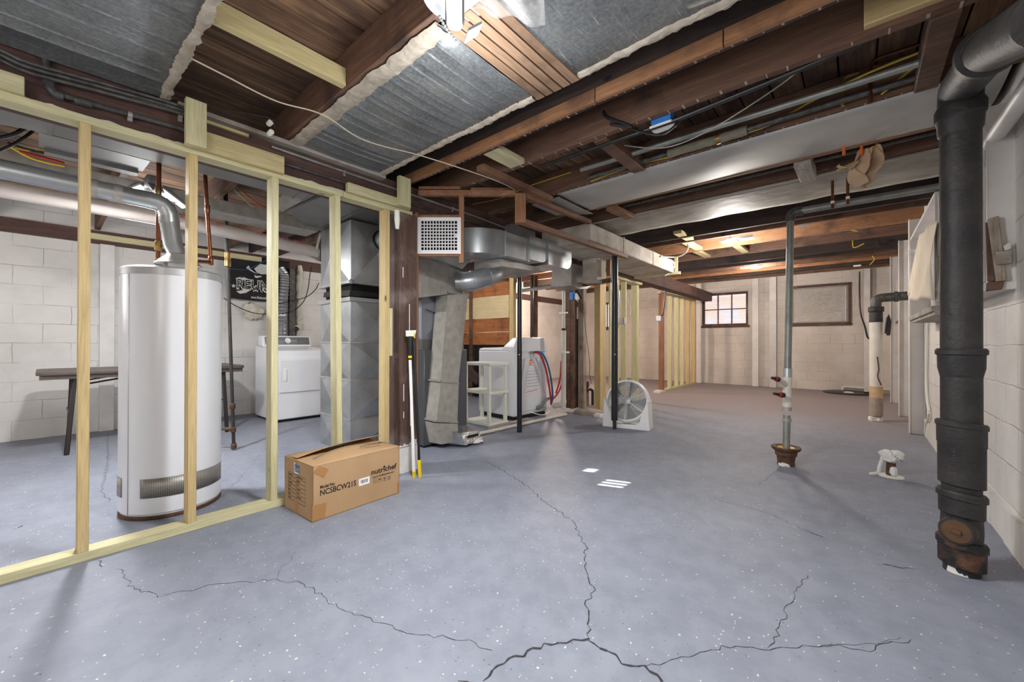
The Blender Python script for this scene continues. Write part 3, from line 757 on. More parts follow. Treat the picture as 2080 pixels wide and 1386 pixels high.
# ================================================================= FOLDING TABLE
ft = thing('folding_table', (-5.6, .72, 0), 'brown rectangular folding table behind the water heater by the wall', 'table')
mb = MB(); y0, y1 = -.04, 1.50; x0, x1 = -6.02, -5.28
mb.prism([(x0+.04,y0,.708),(x1-.04,y0,.708),(x1,y0+.04,.708),(x1,y1-.04,.708),(x1-.04,y1,.708),(x0+.04,y1,.708),(x0,y1-.04,.708),(x0,y0+.04,.708)], (0,0,.032)); mb.build('tabletop', M['tabletop'], ft, bevel=.006, seg=2)
mb = MB(); mb.box((x0+.02,y0+.02,.672),(x1-.02,y0+.035,.708)); mb.box((x0+.02,y1-.035,.672),(x1-.02,y1-.02,.708)); mb.box((x0+.02,y0+.035,.672),(x0+.035,y1-.035,.708)); mb.box((x1-.035,y0+.035,.672),(x1-.02,y1-.035,.708)); mb.build('apron', M['tabletop'], ft)
for (lx, ly, dy, dx) in ((-5.36, .19, -.05, .06), (-5.92, .19, -.02, -.05), (-5.36, 1.31, .03, .03), (-5.92, 1.31, .03, -.03)):
    mb = MB(); mb.bar((lx+dx, ly+dy, 0), (lx, ly, .70), .034, .034, (1,0,0)); mb.build('leg', M['tableleg'], ft, bevel=.006)
for ly, e in ((.16, .75), (1.33, .75)):
    mb = MB(); mb.tube([(-5.36, ly, .35), (-5.92, ly, .35)], .009, 8); mb.build('crossbar', M['tableleg'], ft)
for lx in (-5.40, -5.88):
    mb = MB(); mb.tube([(lx, .19, .60), (lx, .75, .70)], .008, 8); mb.tube([(lx, 1.31, .60), (lx, .80, .70)], .008, 8); mb.build('brace', M['tableleg'], ft)
pl = MB(); pl.box((XL, .41, 0), (XL+.05, .53, 2.1)); tag(pl.build('steel_brace', M['wallwhite'], bevel=.003), 'white painted steel brace on the left wall behind the table', 'wall brace')

# ================================================================= DRYER
c0 = PZ(558, 861); dx0 = c0.x; dy0 = c0.y; W, DP, Hh = .685, .70, .905
dr = thing('clothes_dryer', (dx0-DP/2, dy0+W/2, 0), 'white front-loading clothes dryer with grey control console', 'dryer')
mb = MB(); mb.prism([(dx0-DP,dy0,.03),(dx0-.03,dy0,.03),(dx0-.03,dy0,Hh-.05),(dx0-.05,dy0,Hh-.012),(dx0-.1,dy0,Hh),(dx0-DP,dy0,Hh+.05)], (0,W,0)); mb.build('cabinet', M['enamel'], dr, bevel=.008, seg=2)
mb = MB(); mb.prism([(dx0-.03,dy0+.004,.035),(dx0,dy0+.004,.035),(dx0,dy0+.004,.80),(dx0-.03,dy0+.004,.835)], (0,W-.008,0)); mb.build('front_panel', M['enamel'], dr, bevel=.012, seg=3)
mb = MB(); mb.box((dx0+.0005,dy0+.05,.37),(dx0+.014,dy0+W-.05,.78)); dd_ = mb.build('door', M['enamel'], dr, bevel=.012, seg=3)
mb = MB(); mb.box((dx0+.0145,dy0+.085,.50),(dx0+.017,dy0+.175,.68)); mb.box((dx0+.017,dy0+.10,.52),(dx0+.03,dy0+.125,.66)); mb.build('door_handle', M['white'], dd_, bevel=.003)
mb = MB(); mb.prism([(dx0-DP,dy0+.03,Hh+.05),(dx0-DP+.19,dy0+.03,Hh+.035),(dx0-DP+.14,dy0+.03,Hh+.185),(dx0-DP,dy0+.03,Hh+.19)], (0,W-.06,0)); mb.build('console', M['enamel'], dr, bevel=.015, seg=3)
def conf(s, t):      # point on the console face
    a = V((dx0-DP+.19, 0, Hh+.035)); b = V((dx0-DP+.14, 0, Hh+.185)); p = a+(b-a)*t; p.y = dy0+.03+(W-.06)*s; return p+V((.0025,0,.001))
mb = MB(); mb.face([conf(.05,.2),conf(.96,.2),conf(.96,.88),conf(.05,.88)]); tag(mb.build('control_panel', M['greytrim'], dr, solid=.002), 'grey control panel')
mb = MB(); mb.lathe([(.040,0),(.040,.006),(.030,.008),(.028,.028),(.024,.03)], conf(.5,.55), 24, axis=(.95,0,.32)); mb.build('dial', M['white'], dr)
mb = MB(); mb.lathe([(.044,0),(.044,.004)], conf(.5,.55), 24, axis=(.95,0,.32)); mb.lathe([(.008,0),(.008,.004)], conf(.72,.55), 12, axis=(.95,0,.32)); mb.build('dial_ring', M['black'], dr)
mb = MB(); mb.box((dx0-DP+.02,dy0+.02,0),(dx0-.04,dy0+W-.02,.03)); mb.build('plinth', M['black'], dr)
# vent duct, dark service pipe, outlet with plug
wx = XL+.02
vd = thing('dryer_vent_duct', (wx+.12, 2.2, 1.05), 'ribbed silver dryer vent hose going up the wall behind the dryer', 'vent duct')
vpath = smooth_path([PX(573, 690, wx+.14), PX(573, 655, wx+.14), PX(574, 620, wx+.13), PX(577, 585, wx+.12), PX(577, 560, wx+.1), PX(569, 548, wx+.05)], 10)
mb = MB(); mb.tube(vpath, [.062+.005*math.cos(i*PI) for i in range(len(vpath))], 18); mb.build('hose', M['galv'], vd)
mb = MB(); p = PX(573, 640, wx+.14); mb.lathe([(.067,-.015),(.067,.015)], p, 18); mb.build('hose_clamp', M['foil'], vd)
a, b = PX(586, 700, wx+.06), PX(600, 520, wx+.06)
mb = MB(); mb.box((wx+.03, a.y, .3), (wx+.1, b.y-.02, 2.09)); tag(mb.build('service_post', M['iron_grey']), 'dark grey square post on the wall between vent hose and foam bead', 'post')
mb = MB(); 
p = PX(606, 540, wx); q = PX(606, 668, wx); random.seed(5)
pp = [p+(q-p)*(i/16)+V((random.uniform(0,.02), random.uniform(-.015,.015), 0)) for i in range(17)]
mb.tube(pp, [random.uniform(.025,.055) for _ in pp], 9); tag(mb.build('foam_bead', M['foam']), 'lumpy spray foam bead running down the wall beside the dark post', 'foam')
def blob(c, r, sx=1, sy=1, sz=1, n=10, jit=.25, seed=1):
    mb = MB(); random.seed(seed); rings = []
    for i in range(1, n):
        th = PI*i/n; rings.append([V(c)+V((r*sx*math.sin(th)*math.cos(2*PI*j/14)*(1+random.uniform(-jit,jit)), r*sy*math.sin(th)*math.sin(2*PI*j/14)*(1+random.uniform(-jit,jit)), r*sz*math.cos(th)*(1+random.uniform(-jit,jit)*.5))) for j in range(14)])
    mb.loft(rings[::-1]); return mb
o = blob(PX(515, 633, wx), .12, .5, 1.0, 1.0, seed=4, jit=.3).build('foam_lump', M['foam']); tag(o, 'round pale foam lump on the wall below the black banner', 'foam')
ot = thing('dryer_outlet', PX(597, 672, wx), 'white dryer outlet with fat black plug above the console', 'outlet')
c = PX(597, 669, wx); mb = MB(); mb.box((wx-.02, c.y-.055, c.z-.05), (wx+.045, c.y+.055, c.z+.055)); mb.build('cover', M['white'], ot, bevel=.004)
mb = MB(); mb.lathe([(.04,0),(.04,.025),(.03,.035)], (wx+.045, c.y+.005, c.z), 16, axis=(1,0,0)); mb.tube([(wx+.07, c.y+.005, c.z-.01), (wx+.08, c.y, c.z-.06), (wx+.05, c.y, c.z-.16)], .011, 8); mb.build('plug', M['black'], ot)

# ================================================================= BANNER
bx = XL+.075
bn = thing('banner', (bx, 2.15, 1.57), 'black cloth banner with white print hanging on the left wall', 'banner')
tl, bl_, br_ = PX(462, 512, bx), PX(465, 605, bx), PX(640, 622, bx)
ztop = 2.20; zb0, zb1 = bl_.z, PX(640, 640, bx).z+.12; ya, yb_ = tl.y, PX(588, 600, bx).y
mb = MB()
def bf(u, v):
    y = ya+(yb_-ya)*u; z = zb0+(ztop-zb0)*v - .015*math.sin(PI*u)*(1-v)
    return (bx+.008*math.sin(11*u+2*v)+.006*math.sin(5*v), y, z)
mb.grid(bf, 24, 10); mb.build('cloth', M['banner'], bn, solid=.002)
bi = bx+.016
def BP(u, v): p = PX(u, v, bi); return V((bi, p.y, p.z))
def s2(x, y): return BP(455+x/9.24, 500+y/9.24)
mb = MB()
mb.face([s2(415,410),(s2(460,362)),s2(500,430),s2(560,480),s2(640,525),s2(560,500),s2(470,450)])
mb.face([s2(565,425),s2(680,335),s2(760,350),s2(840,352),s2(930,345),s2(1000,430),s2(900,535),s2(800,530),s2(700,530),s2(620,500)])
mb.face([s2(570,535),s2(600,560),s2(700,560),s2(715,575),s2(620,600),s2(578,590)])
mb.face([s2(215,605),s2(320,575),s2(300,600),s2(350,590),s2(375,585),s2(560,665),s2(480,668),s2(360,640),s2(240,635)])
mb.face([s2(230,850),s2(300,835),s2(440,815),s2(520,790),s2(480,840),s2(410,880),s2(300,895)])
mb.build('emblem', M['bannerink'], bn, smooth=False)
mb = MB(); c = s2(180, 748)
mb.face([c+V((0, math.cos(PI/2+i*PI/5)*(.030 if i % 2 == 0 else .013), math.sin(PI/2+i*PI/5)*(.030 if i % 2 == 0 else .013))) for i in range(10)]); mb.build('star', M['bannerink'], bn, smooth=False)
L = (s2(830,775)-s2(235,800)); yd = (0,0,1)
def bfit(txt, p, q, size, bold, off=0.):
    mb = MB(); mb.text(txt, (0,0,0), (1,0,0), (0,1,0), size, bold=bold); xs = [v.x for v in mb.v]; k = (q.y-p.y)/(max(xs)-min(xs)); x0 = min(xs)
    mb.v = [V((bi+v.z+off, p.y+(v.x-x0)*k, p.z+v.y)) for v in mb.v]; return mb
o = bfit('REUN', s2(235,800), s2(850,800), .20, .009).build('lettering', M['bannerink'], bn, smooth=False)
bfit('REUN', s2(250,790), s2(838,790), .186, -.001, .0014).build('letter_fill', M['banner'], o, smooth=False)
bfit('YHC', s2(500,845), s2(830,845), .12, .004).build('lettering', M['bannerink'], bn, smooth=False)
bfit('www.Releasethe', s2(505,982), s2(832,985), .055, .001).build('lettering', M['bannerink'], bn, smooth=False)

# ================================================================= LEFT BAY OVERHEAD
o = pipe('drain_pipe', [(-4.35, -1.2, 2.035), (-4.35, .9, 2.02), (-4.35, 1.9, 1.965)], .058, 'pvc_big', 'long dusty white plastic drain pipe with red print crossing the left bay', 'pipe', n=18)
mb = MB(); p = PX(565, 470, -4.292); mb.text('CHARLOTTE PIPE', (-4.30, 1.30, 2.015), (0,1,-.04), (.35,0,.94), .05, sx=1.1); mb.build('printed_line', M['redprint'], o, smooth=False)
mb = MB(); mb.text('CHARLOTTE PIPE', (-4.30, .62, 2.04), (0,1,-.04), (.35,0,.94), .05, sx=1.1); mb.build('printed_line', M['redprint'], o, smooth=False)
for y in (1.42, 1.86):
    mb = MB(); a = V((-4.29, y, 1.985)); mb.bar(a, a+V((.03, .03 if y > 1.6 else -.02, .17)), .022, .004, (1,0,0)); mb.build('hanger_strap', M['cream'], o)
mb = MB(); mb.box((-4.275, -1.5, 2.085), (-4.0, 1.748, 2.185)); o = tag(mb.build('supply_duct', M['ductpaint'], bevel=.003), 'dusty speckled rectangular duct behind the flue pipe', 'duct')
mb = MB(); mb.box((-4.28, .72, 2.08), (-3.995, .75, 2.19)); mb.build('seam_band', M['galv_dull'], o)
tr = thing('trunk_duct', (-3.0, .4, 2.06), 'dark sheet metal trunk duct running just behind the new top plate', 'duct')
mb = MB(); mb.box((-3.17, .02, 2.075), (-2.93, 1.27, 2.235)); mb.build('straight', M['galv_dark'], tr, bevel=.004)
mb = MB(); rings = []
for i in range(9):
    a = (i/8)*PI/2*.9
    c = V((-3.75, .02, 0)); y = .02-math.sin(a)*.55; x = -3.75+math.cos(a)*.70
    dn = V((math.cos(a), -math.sin(a)*.55/.7, 0)).normalized()*.12
    p = V((x, y, 0)); rings.append([p-dn+V((0,0,2.075)), p+dn+V((0,0,2.075)), p+dn+V((0,0,2.235)), p-dn+V((0,0,2.235))])
mb.loft(rings); mb.build('elbow', M['galv_dark'], tr)
for y in (.02, .13, 1.20, 1.27):
    mb = MB(); mb.box((-3.176, y-.008, 2.069), (-2.924, y+.008, 2.241)); mb.build('seam_band', M['galv_dark'], tr)
mb = MB(); mb.hexa([(-3.55,-.02,2.12),(-3.25,-.02,2.10),(-3.25,.42,2.10),(-3.55,.42,2.12),(-3.55,-.02,2.24),(-3.25,-.02,2.24),(-3.25,.42,2.24),(-3.55,.42,2.24)])
mb.hexa([(-3.62,.0,2.10),(-3.55,.0,2.10),(-3.55,.40,2.10),(-3.62,.40,2.10),(-3.62,0,2.23),(-3.55,0,2.23),(-3.55,.40,2.23),(-3.62,.40,2.23)])
tag(mb.build('branch_box', M['galv_dark']), 'small grey sheet metal box duct beside the first stud under the trunk duct', 'duct')
# cables in the left bay
def cab(pts, r, m, lb, g=None, n=6): 
    mb = MB(); mb.tube(smooth_path(pts, 6), r, n); return tag(mb.build('cable', M[m]), lb, 'cable', g)
X_ = -3.9
cab([PX(30,300,X_), PX(60,306,X_), PX(100,305,X_), PX(132,297,X_)], .006, 'yellowcable', 'yellow cable sagging above the flue pipe at left, upper of two')
cab([PX(20,298,X_), PX(60,320,X_), PX(100,332,X_), PX(131,338,X_)], .006, 'yellow', 'bright yellow cable above the flue pipe at left, lower of two')
cab([PX(40,308,X_), PX(80,318,X_), PX(131,332,X_)], .009, 'red', 'red cable among the cables above the flue pipe')
cab([PX(15,290,X_), PX(60,305,X_), PX(132,318,X_)], .008, 'black', 'thick black cable among the cables above the flue pipe')
cab([PX(-10,310,-3.6), PX(30,292,-3.6), PX(62,270,-3.6), PX(70,262,-3.6)], .008, 'black', 'loose black cable hanging at the left edge above the flue')
cab([PX(-10,282,-3.4), PX(30,272,-3.4), PX(60,252,-3.4), PX(72,238,-3.3)], .010, 'rubber', 'brown twisted cable dangling under the dark curved duct')
cab([PX(258,352,-4.2), PX(300,368,-4.2), PX(345,382,-4.2), PX(400,392,-4.2), PX(430,402,-4.1)], .006, 'cream', 'white cable behind the copper pipe in the left bay')
cab([PX(470,378,-4.2), PX(490,400,-4.2), PX(520,424,-4.2), PX(545,432,-4.2)], .004, 'cream', 'thin white wire looping beside the third stud overhead')
cab([PX(482,380,-4.4), PX(505,400,-4.4), PX(530,418,-4.4), PX(548,424,-4.4)], .006, 'orangepaint', 'orange cable behind the third stud overhead')
cab([PX(455,606,-6.2), PX(480,622,-6.2), PX(515,636,-6.2), PX(548,638,-6.2), PX(590,634,-6.2), PX(615,615,-6.2), PX(625,590,-6.2), PX(630,555,-6.2), PX(634,540,-6.2)], .006, 'black', 'slack black cable looping below the banner toward the dark post')
cab([PX(566,617,-6.15), PX(600,610,-6.15), PX(625,602,-6.15), PX(641,588,-6.15), PX(648,575,-6.0)], .006, 'black', 'thin black cable crossing the vent hose toward the furnace duct')
cab([PX(467,546,-6.33), PX(490,548,-6.33), PX(510,545,-6.33), PX(548,524,-6.33)], .004, 'blue', 'thin blue string across the top of the banner')
mb = MB(); mb.box((XL+.061, .3, 2.135), (XL+.099, 2.0, 2.20)); tag(mb.build('ledger_board', M['green_y'], bevel=.002), 'greenish treated board fixed along the top of the left wall', 'board')
# LED lamp of the left bay
def led_lamp(c, label, spread, tilt, rot, n=2, cz=.0):
    t = thing('ceiling_lamp', c, label, 'lamp'); c = V(c)
    mb = MB(); mb.lathe([(.035,.0),(.045,.02),(.045,.07),(.03,.10)], c, 20); mb.build('hub', M['lightgrey'], t)
    for i in range(n):
        a = rot+i*spread; e = V((math.cos(a), math.sin(a), 0)); f = V((-math.sin(a), math.cos(a), 0)); dn = V((0,0,-1))
        ax = e*math.cos(tilt)+dn*math.sin(tilt); nr = ax.cross(f).normalized()
        if nr.z > 0: nr = -nr
        p = c+e*.05+V((0,0,.02))
        mb = MB(); mb.hexa([p-f*.035-nr*.012, p+ax*.19-f*.035-nr*.012, p+ax*.19+f*.035-nr*.012, p+f*.035-nr*.012, p-f*.035, p+ax*.19-f*.035, p+ax*.19+f*.035, p+f*.035]); w = mb.build('wing', M['lightgrey'], t)
        mb = MB(); q = nr*.0015
        mb.face([p-f*.03+ax*.01+q, p+ax*.185-f*.03+q, p+ax*.185+f*.03+q, p+f*.03+ax*.01+q]); mb.build('lit_panel', M['led'], w, smooth=False)
    return t
led_lamp((-3.95, .52, 2.13), 'lit lamp with glowing wings under the joists of the left bay', 2.2, .5, 1.9, 3)
# ================================================================= FURNACE AND ITS DUCTS
def sheet_box(mb, a, b, zs, k=0):     # sheet metal box with shallow cross-breaks on each visible face between the heights zs
    (x0, y0), (x1, y1) = a, b
    for z0, z1 in zip(zs, zs[1:]):
        for (p, q, n) in (((x0,y0),(x1,y0),(0,-1)), ((x1,y0),(x1,y1),(1,0)), ((x1,y1),(x0,y1),(0,1)), ((x0,y1),(x0,y0),(-1,0))):
            c = V(((p[0]+q[0])/2+n[0]*.045, (p[1]+q[1])/2+n[1]*.045, (z0+z1)/2))
            P = [V((*p, z0)), V((*q, z0)), V((*q, z1)), V((*p, z1))]
            for i in range(4): mb.face([P[i], P[(i+1) % 4], c], k)
    mb.face([(x0,y0,zs[0]),(x0,y1,zs[0]),(x1,y1,zs[0]),(x1,y0,zs[0])], k); mb.face([(x0,y0,zs[-1]),(x1,y0,zs[-1]),(x1,y1,zs[-1]),(x0,y1,zs[-1])], k)
rd_ = thing('return_duct', (-3.75, 2.1, 0), 'large shiny galvanised duct box with creased panels behind the right studs', 'duct')
mb = MB(); sheet_box(mb, (-4.05, 1.80), (-3.45, 2.25), [.0, .30, .66, 1.0, 1.40]); mb.build('lower_box', M['galv'], rd_, smooth=False)
mb = MB(); sheet_box(mb, (-4.05, 1.80), (-3.45, 2.25), [1.54, 2.11]); mb.build('upper_box', M['galv'], rd_, smooth=False)
for z in (.30, .66, 1.0):
    mb = MB(); mb.box((-4.058, 1.792, z-.008), (-3.442, 2.258, z+.008)); mb.build('seam', M['galv_dull'], rd_)
mb = MB(); mb.box((-4.07, 1.78, 1.375), (-3.43, 2.27, 1.41)); mb.box((-4.07, 1.78, 1.535), (-3.43, 2.27, 1.56)); mb.build('flange', M['galv'], rd_)
mb = MB(); mb.box((-4.0, 1.83, 1.41), (-3.5, 2.24, 1.535)); mb.build('filter_slot', M['dark_in'], rd_)
mb = MB(); mb.hexa([(-4.02,1.81,1.45),(-3.46,1.79,1.42),(-3.44,2.24,1.43),(-4.0,2.24,1.45),(-4.02,1.82,1.50),(-3.46,1.80,1.475),(-3.45,2.24,1.47),(-4.0,2.24,1.49)]); mb.build('filter', M['rubber'], rd_)
mb = blob((-3.44, 1.80, 1.548), .022, n=6, seed=3); mb.build('foil_patch', M['foil'], rd_)
tk = thing('overhead_duct', (-3.5, 1.9, 2.12), 'wide dark duct lying on top of the galvanised duct box', 'duct')
mb = MB(); mb.prism([(-4.10,1.76,2.125),(-3.44,1.74,2.125),(-2.96,1.74,2.125),(-2.96,1.40,2.125),(-3.72,1.36,2.125)], (0,0,.11)); mb.prism([(-4.10,1.7602,2.125),(-4.1,2.34,2.125),(-2.96,2.34,2.125),(-2.96,1.7402,2.125)][::-1], (0,0,.11)); mb.build('body', M['galv_dark'], tk)
mb = MB(); mb.box((-3.80, 1.30, 2.14), (-3.1, 1.355, 2.235)); tag(mb.build('end_panel', M['ductpaint'], tk), 'dusty pale end panel')
rb = thing('round_elbow', (-3.38, 2.03, 1.75), 'shiny round duct elbow with dark collar on the side of the galvanised duct box', 'duct')
mb = MB(); mb.tube(rounded([(-3.452, 2.10, 1.97), (-3.36, 2.10, 1.97), (-3.30, 2.12, 2.0), (-3.28, 2.14, 2.11)], .1), .088, 20); mb.build('elbow', M['galv'], rb)
mb = MB(); mb.tube([(-3.434, 2.10, 1.97), (-3.41, 2.10, 1.97)], .100, 24); mb.build('collar', M['black'], rb)

fu = thing('furnace', (-3.45, 2.66, 0), 'dark grey furnace cabinet behind the leaning grey duct', 'furnace')
mb = MB(); mb.box((-3.75, 2.345, .02), (-3.10, 2.90, .93)); mb.build('lower_cabinet', plain('furnace_grey', (92,93,96), .4, .3), fu, bevel=.006)
mb = MB(); mb.box((-3.75, 2.345, .93), (-3.13, 2.88, 1.03)); mb.build('control_band', M['galv_dark'], fu)
mb = MB(); sheet_box(mb, (-3.75, 2.345), (-3.14, 2.86), [1.03, 1.50]); mb.build('coil_case', plain('bluish_steel', (150,154,162), .35, .5), fu, smooth=False)
mb = MB(); mb.box((-3.74, 2.355, 0), (-3.11, 2.89, .02)); mb.build('base', M['black'], fu)
mb = MB(); mb.tube(smooth_path([(-3.10, 2.36, 1.32), (-3.09, 2.45, 1.29), (-3.09, 2.55, 1.27)], 6), .004, 6); mb.build('wire', M['black'], fu)
sp = thing('supply_plenum', (-3.3, 2.7, 1.5), 'speckled grey plenum box on top of the furnace', 'duct')
A = lambda u, v, x=-2.98: PX(u, v, x)
mb = MB(); q = [A(844,606), A(912,598), A(950,590), A(952,565), A(912,530), A(843,520)]
mb.prism([V((-2.98, a.y, a.z)) for a in q], (-.62, 0, 0)); mb.build('case', M['ductpaint'], sp, bevel=.004)
mb = MB(); a, b = A(908, 592, -2.975), A(952, 600, -2.975); mb.bar((-2.972, a.y, a.z), (-2.972, b.y, b.z), .02, .03); mb.build('collar_strip', M['galv_dull'], sp)
mb = MB(); a, b, c_ = A(872, 522, -2.9), A(962, 522, -2.9), A(936, 546, -2.9); mb.prism([(-2.9, a.y, a.z), (-2.9, b.y, b.z), (-2.9, c_.y+.02, c_.z), (-2.9, c_.y-.1, c_.z+.02)], (-.25, 0, 0)); mb.build('register_boot', M['galv'], sp)
ld = thing('leaning_duct', (-2.98, 2.5, .02), 'tall leaning dusty grey rectangular duct with foil-taped boot on the floor', 'duct')
xf = -2.93
def LP(u, v, x=xf): p = PX(u, v, x); return V((x, p.y, p.z))
def ring(u0, u1, v0, v1, t=.17, x=xf):
    a, b = LP(u0, v0, x), LP(u1, v1, x); return [a, b, b+V((-t, 0, 0)), a+V((-t, -.0, 0))]
mb = MB(); mb.loft([ring(895,931,775,780), ring(909,951,600,596)]); mb.build('upper_length', M['ductpaint'], ld)
mb = MB(); mb.loft([ring(887,929,858,859), ring(895.5,932,775,780)]); mb.build('lower_length', M['ductpaint'], ld)
for (a, b, c_, d) in ((893,933,774,779), (886,931,856,858)):
    mb = MB(); r0 = ring(a,b,c_+2,d+2,.18,xf+.006); r1 = ring(a,b,c_-2,d-2,.18,xf+.006); mb.loft([r0, r1]); mb.build('seam_band', M['galv_dull'], ld)
mb = MB(); r0 = [V((-3.12,2.40,.05)),V((xf+.0,2.42,.05)),V((xf,2.62,.05)),V((-3.12,2.62,.05))]; r1 = ring(886,930,860,861,.18); 
mb.loft([[r0[1], r0[2], r0[3], r0[0]], r1]); mb.build('boot', M['ductpaint'], ld)
mb = MB(); mb.hexa([(-3.02,2.52,.03),(-2.80,2.60,.03),(-2.84,2.86,.03),(-3.06,2.80,.03),(-3.02,2.52,.16),(-2.84,2.58,.14),(-2.87,2.84,.13),(-3.06,2.80,.16)]); mb.build('foil_end', M['foil'], ld)
mb = MB(); mb.box((-2.835,2.66,.085),(-2.818,2.79,.105)); mb.build('torn_slot', M['dark_in'], ld)
mb = blob((-2.86, 2.80, .03), .05, 1.2, 1.8, .6, n=7, seed=8); tag(mb.build('mortar_lump', M['whitepaint']), 'small white mortar lump on the floor beside the foil boot', 'mortar')

# ================================================================= DARK POST, BROOMS, GRILLE FRAME
wp_ = thing('support_post', (-2.71, 1.85, 0), 'dark brown timber post with white painted foot under the girder', 'post')
mb = MB(); mb.box((-2.80, 1.765, .2), (-2.635, 1.925, 2.001)); mb.build('post', M['post'], wp_, bevel=.006)
mb = MB(); mb.box((-2.803, 1.762, 0), (-2.632, 1.928, .2)); 
random.seed(4)
for i in range(9): mb.box((-2.6335, 1.765+i*.0175, .195), (-2.632, 1.765+i*.0175+.016, .2+random.uniform(.005,.05)))
tag(mb.build('painted_foot', M['whitepaint'], wp_), 'white painted foot')
for (y, z0, z1) in ((1.80,.55,.68),(1.86,.35,.62),(1.80,.42,.47),(1.85,1.05,1.3),(1.79,1.5,1.58)):
    mb = MB(); mb.box((-2.6349, y, z0), (-2.634, y+.006, z1)); mb.build('paint_mark', M['whitepaint'], wp_, smooth=False)
mb = MB(); mb.tube([(-2.63, 1.735, 2.0), (-2.635, 1.74, 1.93), (-2.633, 1.74, 1.86)], [.02, .022, .014], 8); tag(mb.build('cap_sleeve', M['cream'], wp_), 'pale plastic sleeve')
# bulkhead framing of thin orange strips round the ducts
bf_ = thing('bulkhead_frame', (-2.4, 3.2, 2.0), 'frame of thin orange wood strips boxing the ducts, with corner drop', 'frame')
c45 = V((_c, _s, 0))                      # the angled face of the bulkhead
def piece(p, q, w, h, m, name='strip'):
    mb = MB(); mb.bar(p, q, w, h); return mb.build(name, M[m], bf_, bevel=.002)
d1 = 3.25
cn = PD(1057, 400, d1)
def strip(name, u0, v0, u1, v1, d, th, m):       # vertical or level strip on the angled face
    a = PD(u0, v0, d); b = PD(u1, v0, d); c_ = PD(u1, v1, d); e = PD(u0, v1, d); n = V((-_s, _c, 0))*th
    mb = MB(); mb.prism([a, b, c_, e], n); return mb.build(name, M[m], bf_, bevel=.0015)
strip('strip', 849, 386, 1046, 397, d1, .04, 'orange_x'); strip('strip', 850, 378.5, 936, 384.5, d1+.02, .04, 'orange_x')
strip('strip', 956, 381, 1036, 386, d1+.05, .04, 'orange_x')
strip('upright', 932, 397.5, 942, 534, d1, .03, 'orange_z')
strip('corner_drop', 1046, 392, 1068, 452, d1-.03, .07, 'orange_z')
a = PD(837, 432, d1+.01); b = PD(849, 432, d1+.01); n = V((-_s, _c, 0))*.03
mb = MB(); mb.hexa([V((a.x,a.y,.03)), V((b.x,b.y,.03)), V((b.x,b.y,.03))+n, V((a.x,a.y,.03))+n, V((a.x,a.y,a.z)), V((b.x,b.y,b.z)), V((b.x,b.y,b.z))+n, V((a.x,a.y,a.z))+n]); mb.build('upright', M['orange_z'], bf_, bevel=.0015)
strip('strip', 849.5, 436.5, 931.5, 441, d1+.005, .02, 'orange_x'); strip('strip', 849.5, 516, 931.5, 521, d1+.005, .02, 'orange_x')
p0 = PD(1060, 403, d1+.0); piece(V((-2.06, p0.y+.04, 2.205)), V((-2.06, 3.62, 2.235)), .05, .038, 'orange_y')
p1 = PD(1057, 449, d1); piece(V((-2.06, p1.y+.02, p1.z-.0)), V((-2.075, 4.52, 2.03)), .055, .042, 'orange_y')
piece(PY(1152, 584, 4.60), PY(1242, 569, 4.60), .05, .05, 'joist')
a = PY(1237, 565, 4.60); piece(a+V((0,0,.03)), V((a.x, a.y, 2.04)), .05, .05, 'orange_z')
piece((-2.01, 2.0, 2.238), (-2.0, 2.84, 2.238), .07, .04, 'orange_y')
gr = thing('register_grille', PD(892, 480, d1), 'white painted metal register grille with square holes set in orange strips', 'grille')
mb = MB(); g0, g1, h0, h1 = 848, 936, 441.5, 515.5; n45 = V((-_s, _c, 0))
NX, NZ = 12, 9
def gp_(s, t): return PD(g0+(g1-g0)*s, h0+(h1-h0)*t, d1-.006)
m_x, m_t = .085, .10
xs = [0]+[m_x+(1-2*m_x)*i/NX for i in range(NX+1)]+[1]
def slab(s0, s1, t0, t1): mb.prism([gp_(s0,t0), gp_(s1,t0), gp_(s1,t1), gp_(s0,t1)], n45*.006)
slab(0, m_x, 0, 1); slab(1-m_x, 1, 0, 1); slab(m_x, 1-m_x, 0, m_t); slab(m_x, 1-m_x, 1-m_t, 1)
cw = (1-2*m_x)/NX; ch = (1-2*m_t)/NZ
for i in range(1, NX): slab(m_x+cw*i-cw*.14, m_x+cw*i+cw*.14, m_t, 1-m_t)
for j in range(1, NZ): slab(m_x, 1-m_x, m_t+ch*j-ch*.14, m_t+ch*j+ch*.14)
mb.build('face', M['white'], gr)
mb = MB(); mb.prism([gp_(.02,.02)+n45*.03, gp_(.98,.02)+n45*.03, gp_(.98,.98)+n45*.03, gp_(.02,.98)+n45*.03], n45*.01); mb.build('damper', M['dark_in'], gr)
mb = MB(); a = gp_(.9, .5)-n45*.004; mb.box(a-V((.008,.008,.01)), a+V((.008,.004,.01))); mb.build('lever', M['white'], gr)
